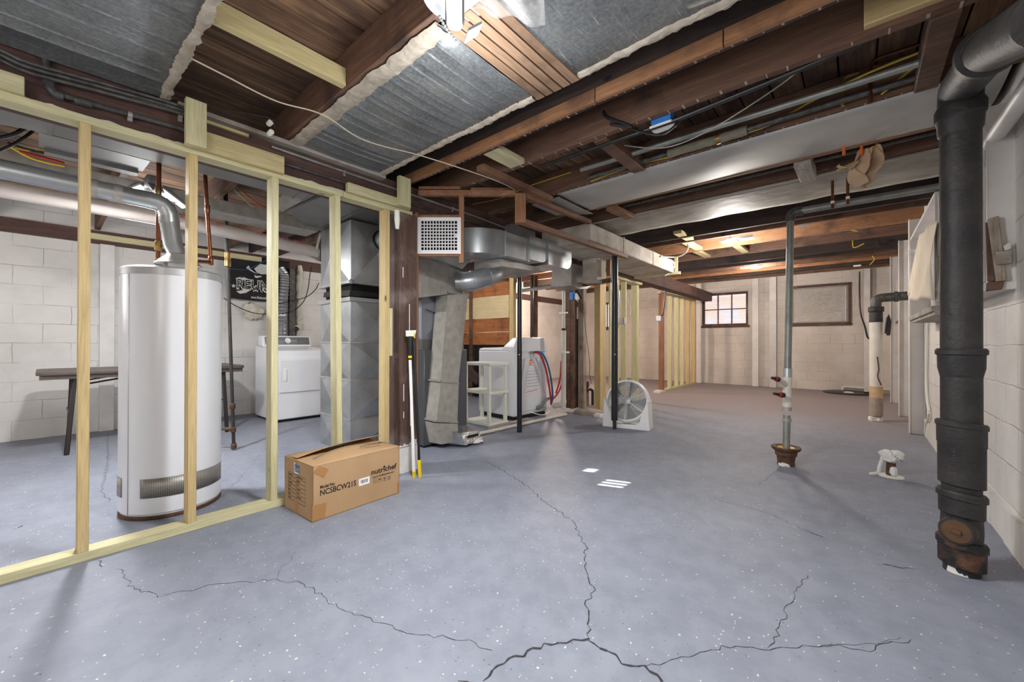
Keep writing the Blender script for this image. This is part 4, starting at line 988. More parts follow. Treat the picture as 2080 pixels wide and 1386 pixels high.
# push broom handle and pole leaning against the post
bp = thing('paint_pole', (-2.48, 1.79, 0), 'white telescopic pole with brush head leaning against the dark post', 'pole')
A_ = PZ(841, 971); B_ = PX(833, 728, -2.56); 
mb = MB(); mb.tube([A_+V((0,0,.04)), A_+(B_-A_)*.985], .0115, 12); mb.build('shaft', M['white'], bp)
mb = MB(); mb.tube([A_, A_+V((0,0,.05))+(B_-A_)*.0], [.012, .0145], 12); mb.build('yellow_tip', M['yellow'], bp)
mb = MB(); mb.tube([B_, B_+V((-.002,.002,.02))], .014, 12); mb.build('yellow_collar', M['yellow'], bp)
C_ = PX(834, 684, -2.57)
mb = MB(); mb.tube([B_+V((0,0,.018)), B_+(C_-B_)*.5, C_], [.012,.018,.026], 10); mb.build('socket', M['black'], bp)
mb = MB(); mb.hexa([C_+V((-.012,-.035,0)), C_+V((.012,-.035,0)), C_+V((.012,.03,0)), C_+V((-.012,.03,0)), C_+V((-.014,-.035,.045)), C_+V((.01,-.035,.045)), C_+V((.01,.045,.05)), C_+V((-.014,.045,.05))]); mb.build('bristles', M['cream'], bp)
bq = thing('broom_pole', (-2.45, 1.82, 0), 'thin black handle with yellow tip leaning beside the white pole', 'pole')
A_ = PZ(853, 971); B_ = PX(840, 676, -2.57)
d = (B_-A_)
mb = MB(); mb.tube([A_+d*.11, A_+d*.96], .0095, 10); mb.build('shaft', M['black'], bq)
mb = MB(); mb.tube([A_+d*.0, A_+d*.02, A_+d*.12], [.009,.0125,.0135], 10); mb.build('yellow_tip', M['yellow'], bq)
mb = MB(); mb.tube([A_+d*.96, A_+d], .011, 10); mb.build('yellow_cap', M['yellow'], bq)
c = PZ(859, 906); mb = MB(); mb.box((c.x-.02, c.y-.018, 0), (c.x, c.y+.02, zat(c.x, c.y, 788))); tag(mb.build('cream_lath', M['cream']), 'narrow cream board standing between the poles and the furnace', 'board')

# ================================================================= BRANCH DUCTS
XD = -2.50
def DP(u, v, x=XD): p = PX(u, v, x); return V((x, p.y, p.z))
bd = thing('branch_duct', (-2.7, 3.3, 1.75), 'silver rectangular branch duct with curved elbow end right of the grille', 'duct')
# horizontal elbow: its outer wall curves from across the room to along it
q0, q1 = DP(1027, 470), DP(1027, 515)
rings = []
zt, zb = (q0.z+.0), q1.z-.02
for i in range(13):
    a = i/12*PI/2; R = .40
    c_ = V((XD-R, q0.y, 0)); p = c_+V((R*math.cos(a), -R*.95*math.sin(a), 0)); pin = c_+V((.06*math.cos(a), -.06*math.sin(a), 0))
    rings.append([V((p.x,p.y,zb)), V((p.x,p.y,zt)), V((pin.x,pin.y,zt)), V((pin.x,pin.y,zb))])
mb = MB(); mb.loft(rings); mb.build('elbow', M['galv'], bd)
y1_ = DP(1075, 480).y
mb = MB(); mb.box((XD-.34, q0.y+.001, zb), (XD, y1_, zt)); mb.build('straight', M['galv'], bd, bevel=.003)
for y in (q0.y, y1_-.01):
    mb = MB(); mb.box((XD-.345, y-.008, zb-.006), (XD+.006, y+.008, zt+.006)); mb.build('seam_band', M['galv'], bd)
mb = MB(); mb.hexa([(XD-.4,q0.y-.02,zb-.10),(XD-.1,q0.y+.05,zb-.08),(XD-.1,y1_+.3,zb-.05),(XD-.4,y1_+.3,zb-.10),(XD-.4,q0.y-.02,zb-.005),(XD-.1,q0.y+.05,zb-.005),(XD-.1,y1_+.3,zb-.005),(XD-.4,y1_+.3,zb-.005)]); mb.build('under_duct', M['galv_dull'], bd)
def jduct(u0, u1, v_top, v_bot, label, x, depth_=.3):
    t = thing('drop_elbow', (x-.15, DP((u0+u1)/2, 500, x).y, 1.8), label, 'duct')
    a, b = DP(u0, v_top, x), DP(u1, v_top, x); e = DP(u1, v_bot, x); zb_ = e.z; zt_ = a.z
    R = min(.11, (b.y-a.y)*.8)
    poly = [V((x, a.y, zt_)), V((x, a.y, zb_))] + [V((x, b.y-R+R*math.sin(k/8*PI/2), zb_+R-R*math.cos(k/8*PI/2))) for k in range(9)] + [V((x, b.y, zt_))]
    mb = MB(); mb.prism(poly, (-depth_, 0, 0)); mb.build('elbow', M['galv'], t)
    mb = MB(); mb.box((x-depth_-.004, a.y-.006, zb_-.004), (x+.006, a.y+.01, zt_+.004)); mb.build('seam_band', M['galv'], t)
    return t
jduct(1076, 1113, 478, 536, 'first silver drop elbow with rounded lower corner right of the branch duct', -2.49)
jduct(1114, 1161, 486, 549, 'second silver drop elbow with rounded lower corner beside the plaster box', -2.48)
mb = MB(); a = DP(1040, 440, -2.62); b = DP(1076, 478, -2.62); mb.box((-2.9, a.y, 1.99), (-2.62, b.y+.1, 2.2)); tag(mb.build('riser_duct', M['galv'], bevel=.003), 'short silver riser duct between the branch duct and the joists', 'duct')
mb = MB(); a = DP(1160, 512, -2.7); mb.prism([(-2.7,4.30,1.72),(-2.7,4.30,2.0),(-2.7,4.86,2.0),(-2.7,4.86,1.80),(-2.7,4.7,1.72),(-2.7,4.5,1.70)], (-.3,0,0)); tag(mb.build('end_duct', M['galv_dull']), 'dull grey curved duct end behind the second drop elbow', 'duct')
rp = thing('round_duct', (-2.9, 3.0, 1.55), 'shiny round adjustable duct joining the plenum to the branch ducts', 'duct')
pts = [PD(928, 573, 3.95), PD(945, 573, 3.95), PD(965, 570, 3.97), PD(990, 562, 4.02), PD(1006, 556, 4.1), PD(1012, 554, 4.12)]
mb = MB(); sm = smooth_path(pts, 4); mb.tube(sm, [.098 if i < 18 else .098-.02*(i-18)/3 for i in range(len(sm))], 22); mb.build('tube', M['galv'], rp)
for i in (3, 7, 12, 17):
    p = sm[i]; d = (sm[i+1]-sm[i-1]).normalized(); mb = MB(); mb.tube([p-d*.006, p+d*.006], .1025, 22); mb.build('bead', M['galv'], rp)
# plaster boxes
pb = thing('plaster_soffit', (-2.5, 4.9, 2.02), 'long whitish plastered duct box hung under the joists past the ducts', 'soffit')
mb = MB(); mb.box((-2.695, 3.66, 2.06), (-2.075, 6.18, 2.245)); mb.build('box', M['plaster_w'], pb, bevel=.012, seg=2)
for y in (4.45, 5.35):
    mb = MB(); mb.box((-2.7, y, 2.054), (-2.07, y+.02, 2.25)); mb.build('seam', M['plaster'], pb)
mb = MB(); mb.box((-2.705, 6.185, 2.035), (-1.99, 6.225, 2.075)); mb.build('end_rail', M['green_x'], pb)
mb = MB(); mb.box((-2.07, 6.185, 2.076), (-2.03, 6.225, 2.30)); mb.build('end_upright', M['green_z'], pb)
mb = MB(); mb.tube(smooth_path([(-2.1, 6.1, 2.25), (-2.05, 6.14, 2.18), (-2.12, 6.18, 2.08), (-2.2, 6.16, 2.03)], 5), .008, 6); mb.build('loose_tape', M['cream'], pb)
ya_ = PX(1213, 540, -2.42).y; yb2 = PX(1231, 540, -2.42).y; xa_ = PY(1183, 540, ya_).x; mb = MB(); mb.box((xa_, ya_, zat(-2.42, ya_, 573)), (-2.42, yb2, zat(-2.42, ya_, 504))); o = tag(mb.build('plaster_block', M['plaster_w'], bevel=.01, seg=2), 'cracked pale plastered duct stub above the brown strip', 'duct')
# adjustable steel props
def prop(name, base, top, r, label, mat='blackpaint', r2=None, split=.5, foot=0.):
    t = thing(name, (base[0], base[1], 0), label, 'post'); b = V((base[0], base[1], 0)); tp = V(top); d = tp-b
    if foot:
        mb = MB(); mb.tube([b, b+d*.07], r*.55, 12); mb.build('screw_foot', M['iron'], t)
    mb = MB(); mb.tube([b+d*(.05 if foot else 0), b+d*split], r, 20); mb.build('lower_tube', M[mat], t)
    mb = MB(); mb.tube([b+d*split, tp], r2 or r*.93, 20); mb.build('upper_tube', M[mat], t)
    for k, an in ((.46, .4), (.43, -1.), (.40, .4)):
        p = b+d*k; e = V((math.cos(an), math.sin(an), 0)); mb = MB(); mb.lathe([(.007, 0), (.007, .004)], p+e*(r-.001), 8, axis=e); mb.build('bolt', M['white'] if k > .41 else M['dark_in'], t)
    return t
prop('steel_prop', (-2.86, 3.474), (-2.86, 3.474, 2.02), .028, 'black steel prop standing in front of the washing machine back')
_p = PZ(1248, 872); prop('steel_prop', (_p.x, _p.y), (_p.x-.005, _p.y+.02, 2.02), .036, 'black steel prop standing in front of the white floor fan', r2=.036, foot=1)
prop('steel_prop', (-4.33, 5.6), (-4.33, 5.6, 2.2), .03, 'distant black steel prop behind the washing machine')

# ================================================================= WASHING MACHINE
wk = thing('washing_machine', (-3.72, 4.25, 0), 'white top-loading washing machine turned backwards with hoses on its back', 'washing machine')
w0 = PZ(1037, 856); e1 = (PZ(1111, 842)-w0); 
e1 = V((.02, 1, 0)).normalized(); e2 = V((-1, .08, 0)).normalized()
WW, WD, WHt = .70, .70, .90
w0 = V((-3.30, 3.90, 0))
def wp3(a, b, z): return w0+e1*a+e2*b+V((0,0,z))
mb = MB(); mb.hexa([wp3(0,0,.05),wp3(WW,0,.05),wp3(WW,WD,.05),wp3(0,WD,.05),wp3(0,0,WHt),wp3(WW,0,WHt),wp3(WW,WD,WHt),wp3(0,WD,WHt)]); mb.build('cabinet', M['enamel'], wk, bevel=.02, seg=3)
mb = MB(); mb.hexa([wp3(.02,.02,0),wp3(WW-.02,.02,0),wp3(WW-.02,WD-.02,0),wp3(.02,WD-.02,0),wp3(.02,.02,.05),wp3(WW-.02,.02,.05),wp3(WW-.02,WD-.02,.05),wp3(.02,WD-.02,.05)]); mb.build('plinth', M['black'], wk)
mb = MB(); mb.loft([[wp3(0,.0,WHt),wp3(WW,.0,WHt),wp3(WW,WD,WHt),wp3(0,WD,WHt)],[wp3(.01,.1,WHt+.03),wp3(WW-.01,.1,WHt+.03),wp3(WW-.01,WD-.02,WHt+.02),wp3(.01,WD-.02,WHt+.02)],[wp3(.04,.2,WHt+.045),wp3(WW-.04,.2,WHt+.045),wp3(WW-.04,WD-.05,WHt+.03),wp3(.04,WD-.05,WHt+.03)]]); mb.build('lid', M['enamel'], wk, bevel=.006, seg=2)
mb = MB(); mb.loft([[wp3(.0,-.005,WHt-.03),wp3(WW,-.005,WHt-.03),wp3(WW,.24,WHt),wp3(0,.24,WHt)],[wp3(.0,-.005,WHt+.04),wp3(WW,-.005,WHt+.04),wp3(WW,.20,WHt+.05),wp3(.0,.20,WHt+.05)],[wp3(.08,.0,WHt+.17),wp3(WW-.08,.0,WHt+.17),wp3(WW-.08,.1,WHt+.17),wp3(.08,.1,WHt+.17)]]); mb.build('console', M['enamel'], wk, bevel=.015, seg=2)
mb = MB(); mb.box((0,0,0),(0,0,0)) if False else None
bk = MB(); bk.hexa([wp3(.06,-.012,.1),wp3(WW-.06,-.012,.1),wp3(WW-.06,-.001,.1),wp3(.06,-.001,.1),wp3(.20,-.012,.80),wp3(WW-.20,-.012,.80),wp3(WW-.20,-.001,.80),wp3(.20,-.001,.80)]); bpn = bk.build('back_panel', M['enamel'], wk, bevel=.006)
for k in range(6):
    z = .42+k*.04
    mb = MB(); mb.hexa([wp3(.24,-.015,z),wp3(.50,-.015,z),wp3(.50,-.012,z),wp3(.24,-.012,z),wp3(.24,-.015,z+.006),wp3(.50,-.015,z+.006),wp3(.50,-.012,z+.006),wp3(.24,-.012,z+.006)]); mb.build('louvre', M['lightgrey'], bpn)
mb = MB(); mb.hexa([wp3(.22,-.0155,.345),wp3(.46,-.0155,.365),wp3(.46,-.012,.365),wp3(.22,-.012,.345),wp3(.22,-.0155,.352),wp3(.46,-.0155,.372),wp3(.46,-.012,.372),wp3(.22,-.012,.352)]); mb.build('orange_line', M['orangepaint'], bpn)
mb = MB(); mb.hexa([wp3(.30,-.016,.70),wp3(.345,-.016,.70),wp3(.345,-.012,.70),wp3(.30,-.012,.70),wp3(.30,-.016,.78),wp3(.345,-.016,.78),wp3(.345,-.012,.78),wp3(.30,-.012,.78)]); mb.build('warning_label', M['orangepaint'], bpn)
for k in (0, 1):
    mb = MB(); mb.hexa([wp3(.3,-.0165,.72+.026*k),wp3(.345,-.0165,.72+.026*k),wp3(.345,-.016,.72+.026*k),wp3(.3,-.016,.72+.026*k),wp3(.3,-.0165,.728+.026*k),wp3(.345,-.0165,.728+.026*k),wp3(.345,-.016,.728+.026*k),wp3(.3,-.016,.728+.026*k)]); mb.build('label_stripe', M['paper'], bpn)
mb = MB(); mb.hexa([wp3(.31,-.03,.86),wp3(.42,-.03,.86),wp3(.42,-.005,.86),wp3(.31,-.005,.86),wp3(.31,-.03,.89),wp3(.42,-.03,.89),wp3(.42,-.005,.89),wp3(.31,-.005,.89)]); mb.build('inlet_valves', M['galv_dull'], wk)
endp = wp3(.78, -.02, .22)
mb = MB(); mb.tube(smooth_path([wp3(.35,-.03,.875), wp3(.42,-.09,.85), wp3(.52,-.10,.70), wp3(.62,-.09,.45), wp3(.69,-.08,.20), wp3(.72,-.06,.14)], 6), .013, 10); tag(mb.build('hot_hose', M['red'], wk), 'red hot water hose')
mb = MB(); mb.tube(smooth_path([wp3(.39,-.03,.88), wp3(.48,-.08,.86), wp3(.60,-.09,.70), wp3(.70,-.08,.45), wp3(.74,-.07,.24), wp3(.76,-.05,.15)], 6), .013, 10); tag(mb.build('cold_hose', M['blue'], wk), 'blue cold water hose')
mb = MB(); mb.tube(smooth_path([wp3(.46,-.02,.12), wp3(.50,-.06,.14), wp3(.56,-.07,.20), wp3(.66,-.07,.24), wp3(.76,-.05,.24)], 6), .021, 12); mb.tube([wp3(.45,-.012,.12), wp3(.47,-.05,.12)], .028, 12); tag(mb.build('drain_hose', M['greytrim'], wk), 'grey drain hose')
mb = MB(); mb.tube(smooth_path([wp3(.30,-.02,.08), wp3(.5,-.1,.03), wp3(.66,-.1,.10), wp3(.76,-.08,.24), wp3(.78,-.05,.34)], 7), .006, 6); mb.build('power_cord', M['white'], wk)
mb = MB(); mb.tube([wp3(.30,-.02,.78), wp3(.12,-.008,.16)], .002, 4); mb.tube([wp3(.42,-.02,.80), wp3(.62,-.016,.3)], .002, 4); mb.build('wire', M['lightgrey'], wk)
# rough plank on floor and pvc sill along the bay
mb = MB(); a, b = PZ(996, 873), PZ(1075, 852); mb.bar(V((a.x,a.y,.012)), V((b.x+.02,b.y,.012)), .10, .022); tag(mb.build('plank', M['grey_y']), 'short rough plank on the floor in front of the white shelf', 'plank')
pipe('floor_pipe', [V((*PZ(962,888)[:2],.022)), V((*PZ(1150,845)[:2],.022))], .019, 'pvc', 'white plastic pipe lying on the floor along the laundry bay', 'pipe')

# ================================================================= WHITE SHELF UNIT
su = thing('shelf_unit', (-3.52, 3.58, 0), 'three-tier white plastic shelf unit beside the washing machine', 'shelf')
s0 = PZ(994, 868); f1 = PZ(942, 857)-s0; f2 = PZ(1031, 861)-s0; sh_ = zat(s0.x, s0.y, 738)
def sp3(a, b, z): return s0+f1*a+f2*b+V((0,0,z))
for z in (.0, sh_*.5, sh_-.036):
    mb = MB(); mb.hexa([sp3(-.02,-.02,z),sp3(1.02,-.02,z),sp3(1.02,1.02,z),sp3(-.02,1.02,z),sp3(-.02,-.02,z+.036),sp3(1.02,-.02,z+.036),sp3(1.02,1.02,z+.036),sp3(-.02,1.02,z+.036)]); mb.build('shelf_board', M['cream'], su, bevel=.006, seg=2)
for (a, b) in ((.05,.06),(.95,.06),(.95,.94),(.05,.94)):
    for z0, z1 in ((.036,sh_*.5),(sh_*.5+.036,sh_-.036)):
        mb = MB(); mb.hexa([sp3(a-.045,b-.06,z0),sp3(a+.045,b-.06,z0),sp3(a+.045,b+.06,z0),sp3(a-.045,b+.06,z0),sp3(a-.04,b-.055,z1),sp3(a+.04,b-.055,z1),sp3(a+.04,b+.055,z1),sp3(a-.04,b+.055,z1)]); mb.build('leg', M['cream'], su, bevel=.004)

# ================================================================= LAUNDRY BACKGROUND
bw = thing('plank_divider', (-5.4, 5.25, 0), 'partition of orange boards, cream painted above, behind the washing machine', 'partition')
zz = [.96, 1.19, 1.44, 1.57, 1.70, 1.83, 2.06]
for i, (a, b) in enumerate(zip(zz, zz[1:])):
    mb = MB(); mb.box((-6.43, 5.2, a+.002), (-4.52, 5.225, b-.002)); 
    mm = [M['board_orange']]*2+[M['board_cream']]*3+[M['board_orange']]
    mb.build('board', mm[i], bw, bevel=.002)
for x in (-4.50, -5.5):
    mb = MB(); mb.box((x, 5.19, 0), (x+.09, 5.26, 2.3)); mb.build('upright', M['pine_z'] if x > -5 else M['joist'], bw)
mb = MB(); mb.box((-6.43, 5.24, 0), (-4.55, 5.27, .97)); mb.build('void_shade', M['dark_in'], bw)  # near-black sheet set in for the shade of the open void
mb = MB(); a, b = (-6.2, 5.1, .95), (-4.95, 4.9, .35); mb.bar(a, b, .05, .16); mb.build('stringer', M['joist_dark'], bw)
mb = MB(); mb.box((-4.60, 5.9, 0), (-4.50, 6.0, 2.25)); tag(mb.build('post', M['joist']), 'brown wooden post behind the distant black prop', 'post')
# white plastic waste pipe beside the brown posts
pv = thing('waste_pipe', (-3.02, 4.62, 0), 'white plastic standpipe with overhead run beside the brown posts', 'pipe')
P = V((-3.05, 4.66, 0))
mb = MB(); mb.tube([P+V((0,0,.08)), P+V((0,0,1.17))], .034, 16); mb.build('standpipe', M['pvc'], pv)
mb = MB(); mb.tube(rounded([P+V((0,0,1.17)), P+V((0,0,1.80)), P+V((-.02,-.95,1.62))], .05), .022, 14); mb.build('upper_run', M['pvc'], pv)
mb = MB(); mb.tube(rounded([P+V((0,0,.22)), P+V((0,.0,.16)), P+V((-.16,-.02,.12))], .05), .04, 14); mb.build('trap', M['pvc'], pv)
mb = MB(); mb.tube([P+V((0,0,1.15)), P+V((0,0,1.20))], .03, 14); mb.build('coupling', M['rubber'], pv)
mb = MB(); mb.box(P+V((-.06,-.05,.86)), P+V((.12,-.035,.885))); mb.box(P+V((-.05,-.05,1.40)), P+V((.09,-.035,1.42))); mb.build('pipe_strap', M['cream'], pv)
mb = MB(); mb.tube(smooth_path([P+V((-.05,.02,.75)), P+V((-.06,.0,.5)), P+V((-.1,-.04,.3))], 6), .012, 8); mb.tube(smooth_path([P+V((-.04,.03,.45)), P+V((-.08,.0,.32)), P+V((-.14,-.05,.22))], 6), .012, 8); mb.build('supply_hoses', M['red'], pv)
# post cluster on concrete pad
def vpost(u0, u1, y, th, z0, z1, m, lb):
    a, b = PY(u0, 700, y), PY(u1, 700, y); mb = MB(); mb.box((a.x, y, z0), (b.x, y+th, z1)); return tag(mb.build('post', M[m], bevel=.005), lb, 'post')
vpost(1144, 1158, 4.92, .10, .06, 2.03, 'joist', 'brown wooden post on the concrete pad, next to the white standpipe')
vpost(1158.3, 1163, 4.90, .12, .06, 2.03, 'joist', 'narrow brown board standing against the post by the white standpipe')
vpost(1163.8, 1173, 5.04, .05, .06, 1.35, 'joist_dark', 'short dark post with sawn-off top on the concrete pad')
vpost(1174, 1185, 5.02, .09, .06, 1.82, 'grey_z', 'weathered grey post on the concrete pad')
mb = blob((-2.83, 5.0, .02), .19, 1.25, .8, .42, n=8, seed=12, jit=.12); mb.v = [V((q.x, q.y, min(q.z, .062))) for q in mb.v]; tag(mb.build('concrete_pad', M['concrete']), 'rough concrete pad under the old wooden posts', 'concrete pad')
mb = blob((-2.60, 4.86, .015), .10, 1.0, .5, .4, n=8, seed=15, jit=.25); tag(mb.build('white_splash', M['whitepaint']), 'lumpy white paint splash in front of the concrete pad', 'paint')
def outlet_box(name, u0, v0, u1, v1, y, m, label, face=True, th=.05):
    a, b = PY(u0, v1, y), PY(u1, v0, y); t = thing(name, ((a.x+b.x)/2, y, a.z), label, 'outlet')
    mb = MB(); mb.box((a.x, y-th, a.z), (b.x, y, b.z)); mb.build('box', M[m], t, bevel=.003)
    if face:
        mb = MB(); mb.box((a.x+.006, y-th-.004, a.z+.006), (b.x-.006, y-th, b.z-.006)); mb.build('cover', M['white'], t, bevel=.002)
    return t
t = outlet_box('outlet_box', 1160, 594, 1168, 610, 4.915, 'bluebox', 'blue electrical box with white receptacle on the brown post cluster', False, .05)
a = PY(1172, 602, 4.9); mb = MB(); mb.box((a.x-.02, 4.875, a.z-.045), (a.x+.03, 4.915, a.z+.04)); mb.build('receptacle', M['white'], t, bevel=.004)
mb = MB(); mb.lathe([(.03,0),(.034,.02),(.025,.03)], a+V((.035,-.03,-.03)), 14, axis=(0,-1,0)); mb.build('plug', M['white'], t)
outlet_box('outlet_box', 1158, 623, 1161, 638, 5.02, 'bluebox', 'dark blue electrical box lower down between the brown posts', False, .03)
mb = MB(); mb.tube(smooth_path([(-2.98, 4.86, 1.95), (-3.0, 4.86, 1.82), (-2.97, 4.86, 1.74), (-2.90, 4.87, 1.62)], 6), .012, 8); tag(mb.build('cable', M['black']), 'black cable curving down to the blue electrical box', 'cable')
mb = MB(); mb.tube(smooth_path([PY(1186,635,5.0), PY(1189,665,5.0), PY(1198,740,5.0), PY(1197,760,5.0), PY(1201,780,5.0)], 6), .004, 6); tag(mb.build('cable', M['black']), 'thin black wire hanging right of the weathered post', 'cable')

# treated studs beyond
ts = thing('stud_frame', (-2.86, 6.0, 0), 'row of knotty treated studs under the plastered duct box behind the fan', 'stud wall')
for (ul, uc, ur, m, x) in ((1207, 1219, 1231, 'pine_z', -2.82), (1236, 1240, 1243, 'green_z', -2.87), (1246, 1256, 1258, 'green_z', -2.85), (1261, 1271, 1273, 'green_z', -2.85), (1282, 1294, 1298, 'green_z', -2.86)):
    y0_ = PX(uc, 700, x).y; y1_s = PX(ur, 700, x).y; xl_ = max(PY(ul, 700, y0_).x, x-.16); mb = MB(); mb.box((xl_, y0_, 0), (x, y1_s, 2.005)); mb.build('stud', M[m], ts, bevel=.003)
mb = MB(); mb.box((-2.96, 5.0, 2.006), (-2.80, 6.75, 2.044)); mb.build('top_plate', M['green_y'], ts)
outlet_box('outlet_box', 1258, 646, 1271, 659, 5.95, 'lightgrey', 'grey metal electrical box on the treated stud behind the black prop', False)
mb = MB(); a = PX(1258, 600, -2.70); mb.tube([PX(1257, 592, -2.72), PX(1255, 655, -2.72)], .012, 8); tag(mb.build('conduit_pipe', M['lightgrey']), 'short grey conduit above the grey metal electrical box', 'conduit')
mb = MB(); mb.tube(smooth_path([PX(1272,607,-2.83), PX(1279,620,-2.83), PX(1281,630,-2.83), PX(1280,640,-2.83)], 6), .004, 6); tag(mb.build('cable', M['cream']), 'white wire bowed between the two greenish studs', 'cable')
# sump pump like machine on floor between posts
mp = thing('pump', (-2.95, 5.75, 0), 'small black pump with brass pipework on the floor behind the weathered post', 'pump')
c = PY(1188, 784, 5.7); mb = MB(); mb.lathe([(.05,-.06),(.06,-.05),(.06,.05),(.05,.06)], c+V((0,0,.02)), 16, axis=(1,.2,0)); mb.build('motor', M['black'], mp)
mb = MB(); mb.lathe([(.035,-.05),(.04,-.03),(.04,.03),(.035,.05)], c+V((-.03,0,.02)), 14, axis=(1,.2,0)); mb.build('end_cap', M['lightgrey'], mp)
mb = MB(); mb.lathe([(.03,-.06),(.05,-.04),(.05,.04),(.03,.06)], c+V((.0,0,-.08)), 14, axis=(1,.2,0)); mb.build('housing', M['rust'], mp)
mb = MB(); mb.tube(rounded([c+V((.08,0,-.05)), c+V((.14,0,-.06)), V((c.x+.14,c.y,.01))], .04), .022, 10); mb.build('pipe', M['iron'], mp)
mb = MB(); mb.tube([c+V((.06,0,-.2)), V((c.x+.06,c.y,.12))], .01, 8); mb.build('lever', M['red'], mp)
mb = MB(); mb.box((c.x-.05,c.y-.04,0),(c.x+.06,c.y+.04,c.z-.1)); mb.build('stand', M['concrete'], mp)

# far stud wall
fs = thing('stud_frame', (-3.03, 9.3, 0), 'far pine stud wall with brown end post standing before the far window', 'stud wall')
for (u0, u1, m) in ((1337.5, 1349.5, 'orange_z'), (1355.5, 1365, 'green_z'), (1369.5, 1378.5, 'green_z'), (1381, 1390, 'green_z'), (1392.5, 1401, 'pine_z'), (1404.5, 1413, 'pine_z')):
    x = -2.98; b = PX(u1, 700, x); w = .045 if u0 > 1340 else .09
    mb = MB(); mb.box((x-.088, b.y-w, .04), (x, b.y, 2.0+.012*(b.y-8))); mb.build('stud', M[m], fs, bevel=.003)
mb = MB(); mb.box((-3.07, 8.42, 0), (-2.98, 10.45, .04)); mb.build('bottom_plate', M['green_y'], fs)
mb = MB(); mb.hexa([(-3.07,8.1,2.005),(-2.98,8.1,2.005),(-2.98,10.45,2.032),(-3.07,10.45,2.032),(-3.07,8.1,2.044),(-2.98,8.1,2.044),(-2.98,10.45,2.07),(-3.07,10.45,2.07)]); mb.build('top_plate', M['green_y'], fs)
mb = MB(); mb.box((-3.09, 8.0, 0), (-2.96, 8.3, .04)); mb.build('white_shoe', M['whitepaint'], fs)
outlet_box('outlet_box', 1334, 641, 1345, 653, 8.03, 'bluebox', 'small blue and white electrical box on the brown end post of the far studs', True)
mb = MB(); mb.tube(smooth_path([PY(1352,568,8.0), PY(1351,600,8.0), PY(1347,635,8.0), PY(1343,642,8.0)], 6), .014, 8); tag(mb.build('cable', M['black']), 'thick black cable running down to the small far electrical box', 'cable')
# beam over the far studs is the girder; frosted dome light of the laundry
dl = thing('dome_light', (-4.2, 6.6, 2.2), 'pale glass dome light under the joists past the washing machine', 'lamp')
c = PY(1131, 579, 6.4); mb = MB(); mb.lathe([(.0,-.05),(.06,-.045),(.10,-.02),(.115,.02)], c, 20, cap=False); mb.build('shade', M['white'], dl, solid=.003)
mb = MB(); mb.lathe([(.05,.02),(.05,.30)], c, 12); mb.build('holder', M['joist_dark'], dl)
# ================================================================= CARDBOARD BOX
K0, K1, K2 = V((-2.719, .99, 0)), V((-2.29, .984, 0)), V((-2.311, 1.548, 0))
K0 = V((-2.655, .985, 0)); K1 = PZ(635, 1062.5); K2 = PZ(811, 1002)
ex = (PZ(578, 1030)-K1); LB = ex.length; ex.normalize()
ey = (K2-K1); LW = ey.length; ey.normalize(); ez = V((0,0,1))
BH = zat(K1.x, K1.y, 950)
cb = thing('cardboard_box', K1+ex*(LB/2)+ey*(LW/2), 'open brown cardboard carton with black print standing against the stud wall', 'box')
def cp3(a, b, z): return K1+ex*(LB*a)+ey*(LW*b)+ez*z      # a: back along the end, b: along the long side
def wall4(mb, a0, b0, a1, b1, z0, z1, th=.004):
    p, q = cp3(a0,b0,z0), cp3(a1,b1,z0); n = (q-p).cross(ez).normalized()*th
    mb.prism([p, q, cp3(a1,b1,z1), cp3(a0,b0,z1)], -n)
def bulge(mb, P, n, amt, nu=10, nv=6, k=0):      # gently bowed panel P: 4 corners
    mb.grid(lambda u, v: (P[0]*(1-u)*(1-v)+P[1]*u*(1-v)+P[2]*u*v+P[3]*(1-u)*v)+n*(amt*math.sin(PI*u)*math.sin(PI*v)), nu, nv, k)
mb = MB()
nf = -ex; ne = -ey
mb.prism([cp3(0,0,0), cp3(0,1,0), cp3(0,1,BH), cp3(0,0,BH)], ex*.004); mb.build('long_side', M['card'], cb)
mb = MB(); mb.prism([cp3(1,0,0), cp3(1,1,0), cp3(1,1,BH), cp3(1,0,BH)], -ex*.004); mb.build('long_side', M['card'], cb)
mb = MB(); mb.prism([cp3(0,0,0), cp3(1,0,0), cp3(1,0,BH), cp3(0,0,BH)], ey*.004); mb.build('end_side', M['card'], cb)
mb = MB(); mb.prism([cp3(0,1,0), cp3(1,1,0), cp3(1,1,BH), cp3(0,1,BH)], -ey*.004); mb.build('end_side', M['card'], cb)
mb = MB(); mb.prism([cp3(0,0,.001), cp3(1,0,.001), cp3(1,1,.001), cp3(0,1,.001)], ez*.004); mb.build('bottom', M['cardin'], cb)
t4 = ez*.004
mb = MB(); mb.prism([cp3(0,.0,BH+.001), cp3(1,0,BH+.001), cp3(.85,.40,BH-.014), cp3(.1,.40,BH-.016)], t4); mb.build('end_flap', M['card'], cb)
mb = MB(); mb.prism([cp3(0,1,BH+.001), cp3(1,1,BH+.001), cp3(.95,.62,BH-.002), cp3(.05,.62,BH-.004)], t4); mb.build('end_flap', M['card'], cb)
mb = MB(); mb.grid(lambda u, v: cp3(.0+v*.47, .02+u*.97, BH+.002+v*(.03*math.sin(PI*min(1,u*1.1))+.006)-.03*(1-u)**3*v), 10, 4); mb.build('long_flap', M['card'], cb, solid=.004)
mb = MB(); mb.grid(lambda u, v: cp3(1.-v*.42*(1-.35*math.sin(PI*u)), .01+u*.98, BH+.003+v*(.012+.035*u)), 10, 4); mb.build('long_flap', M['card'], cb, solid=.004)
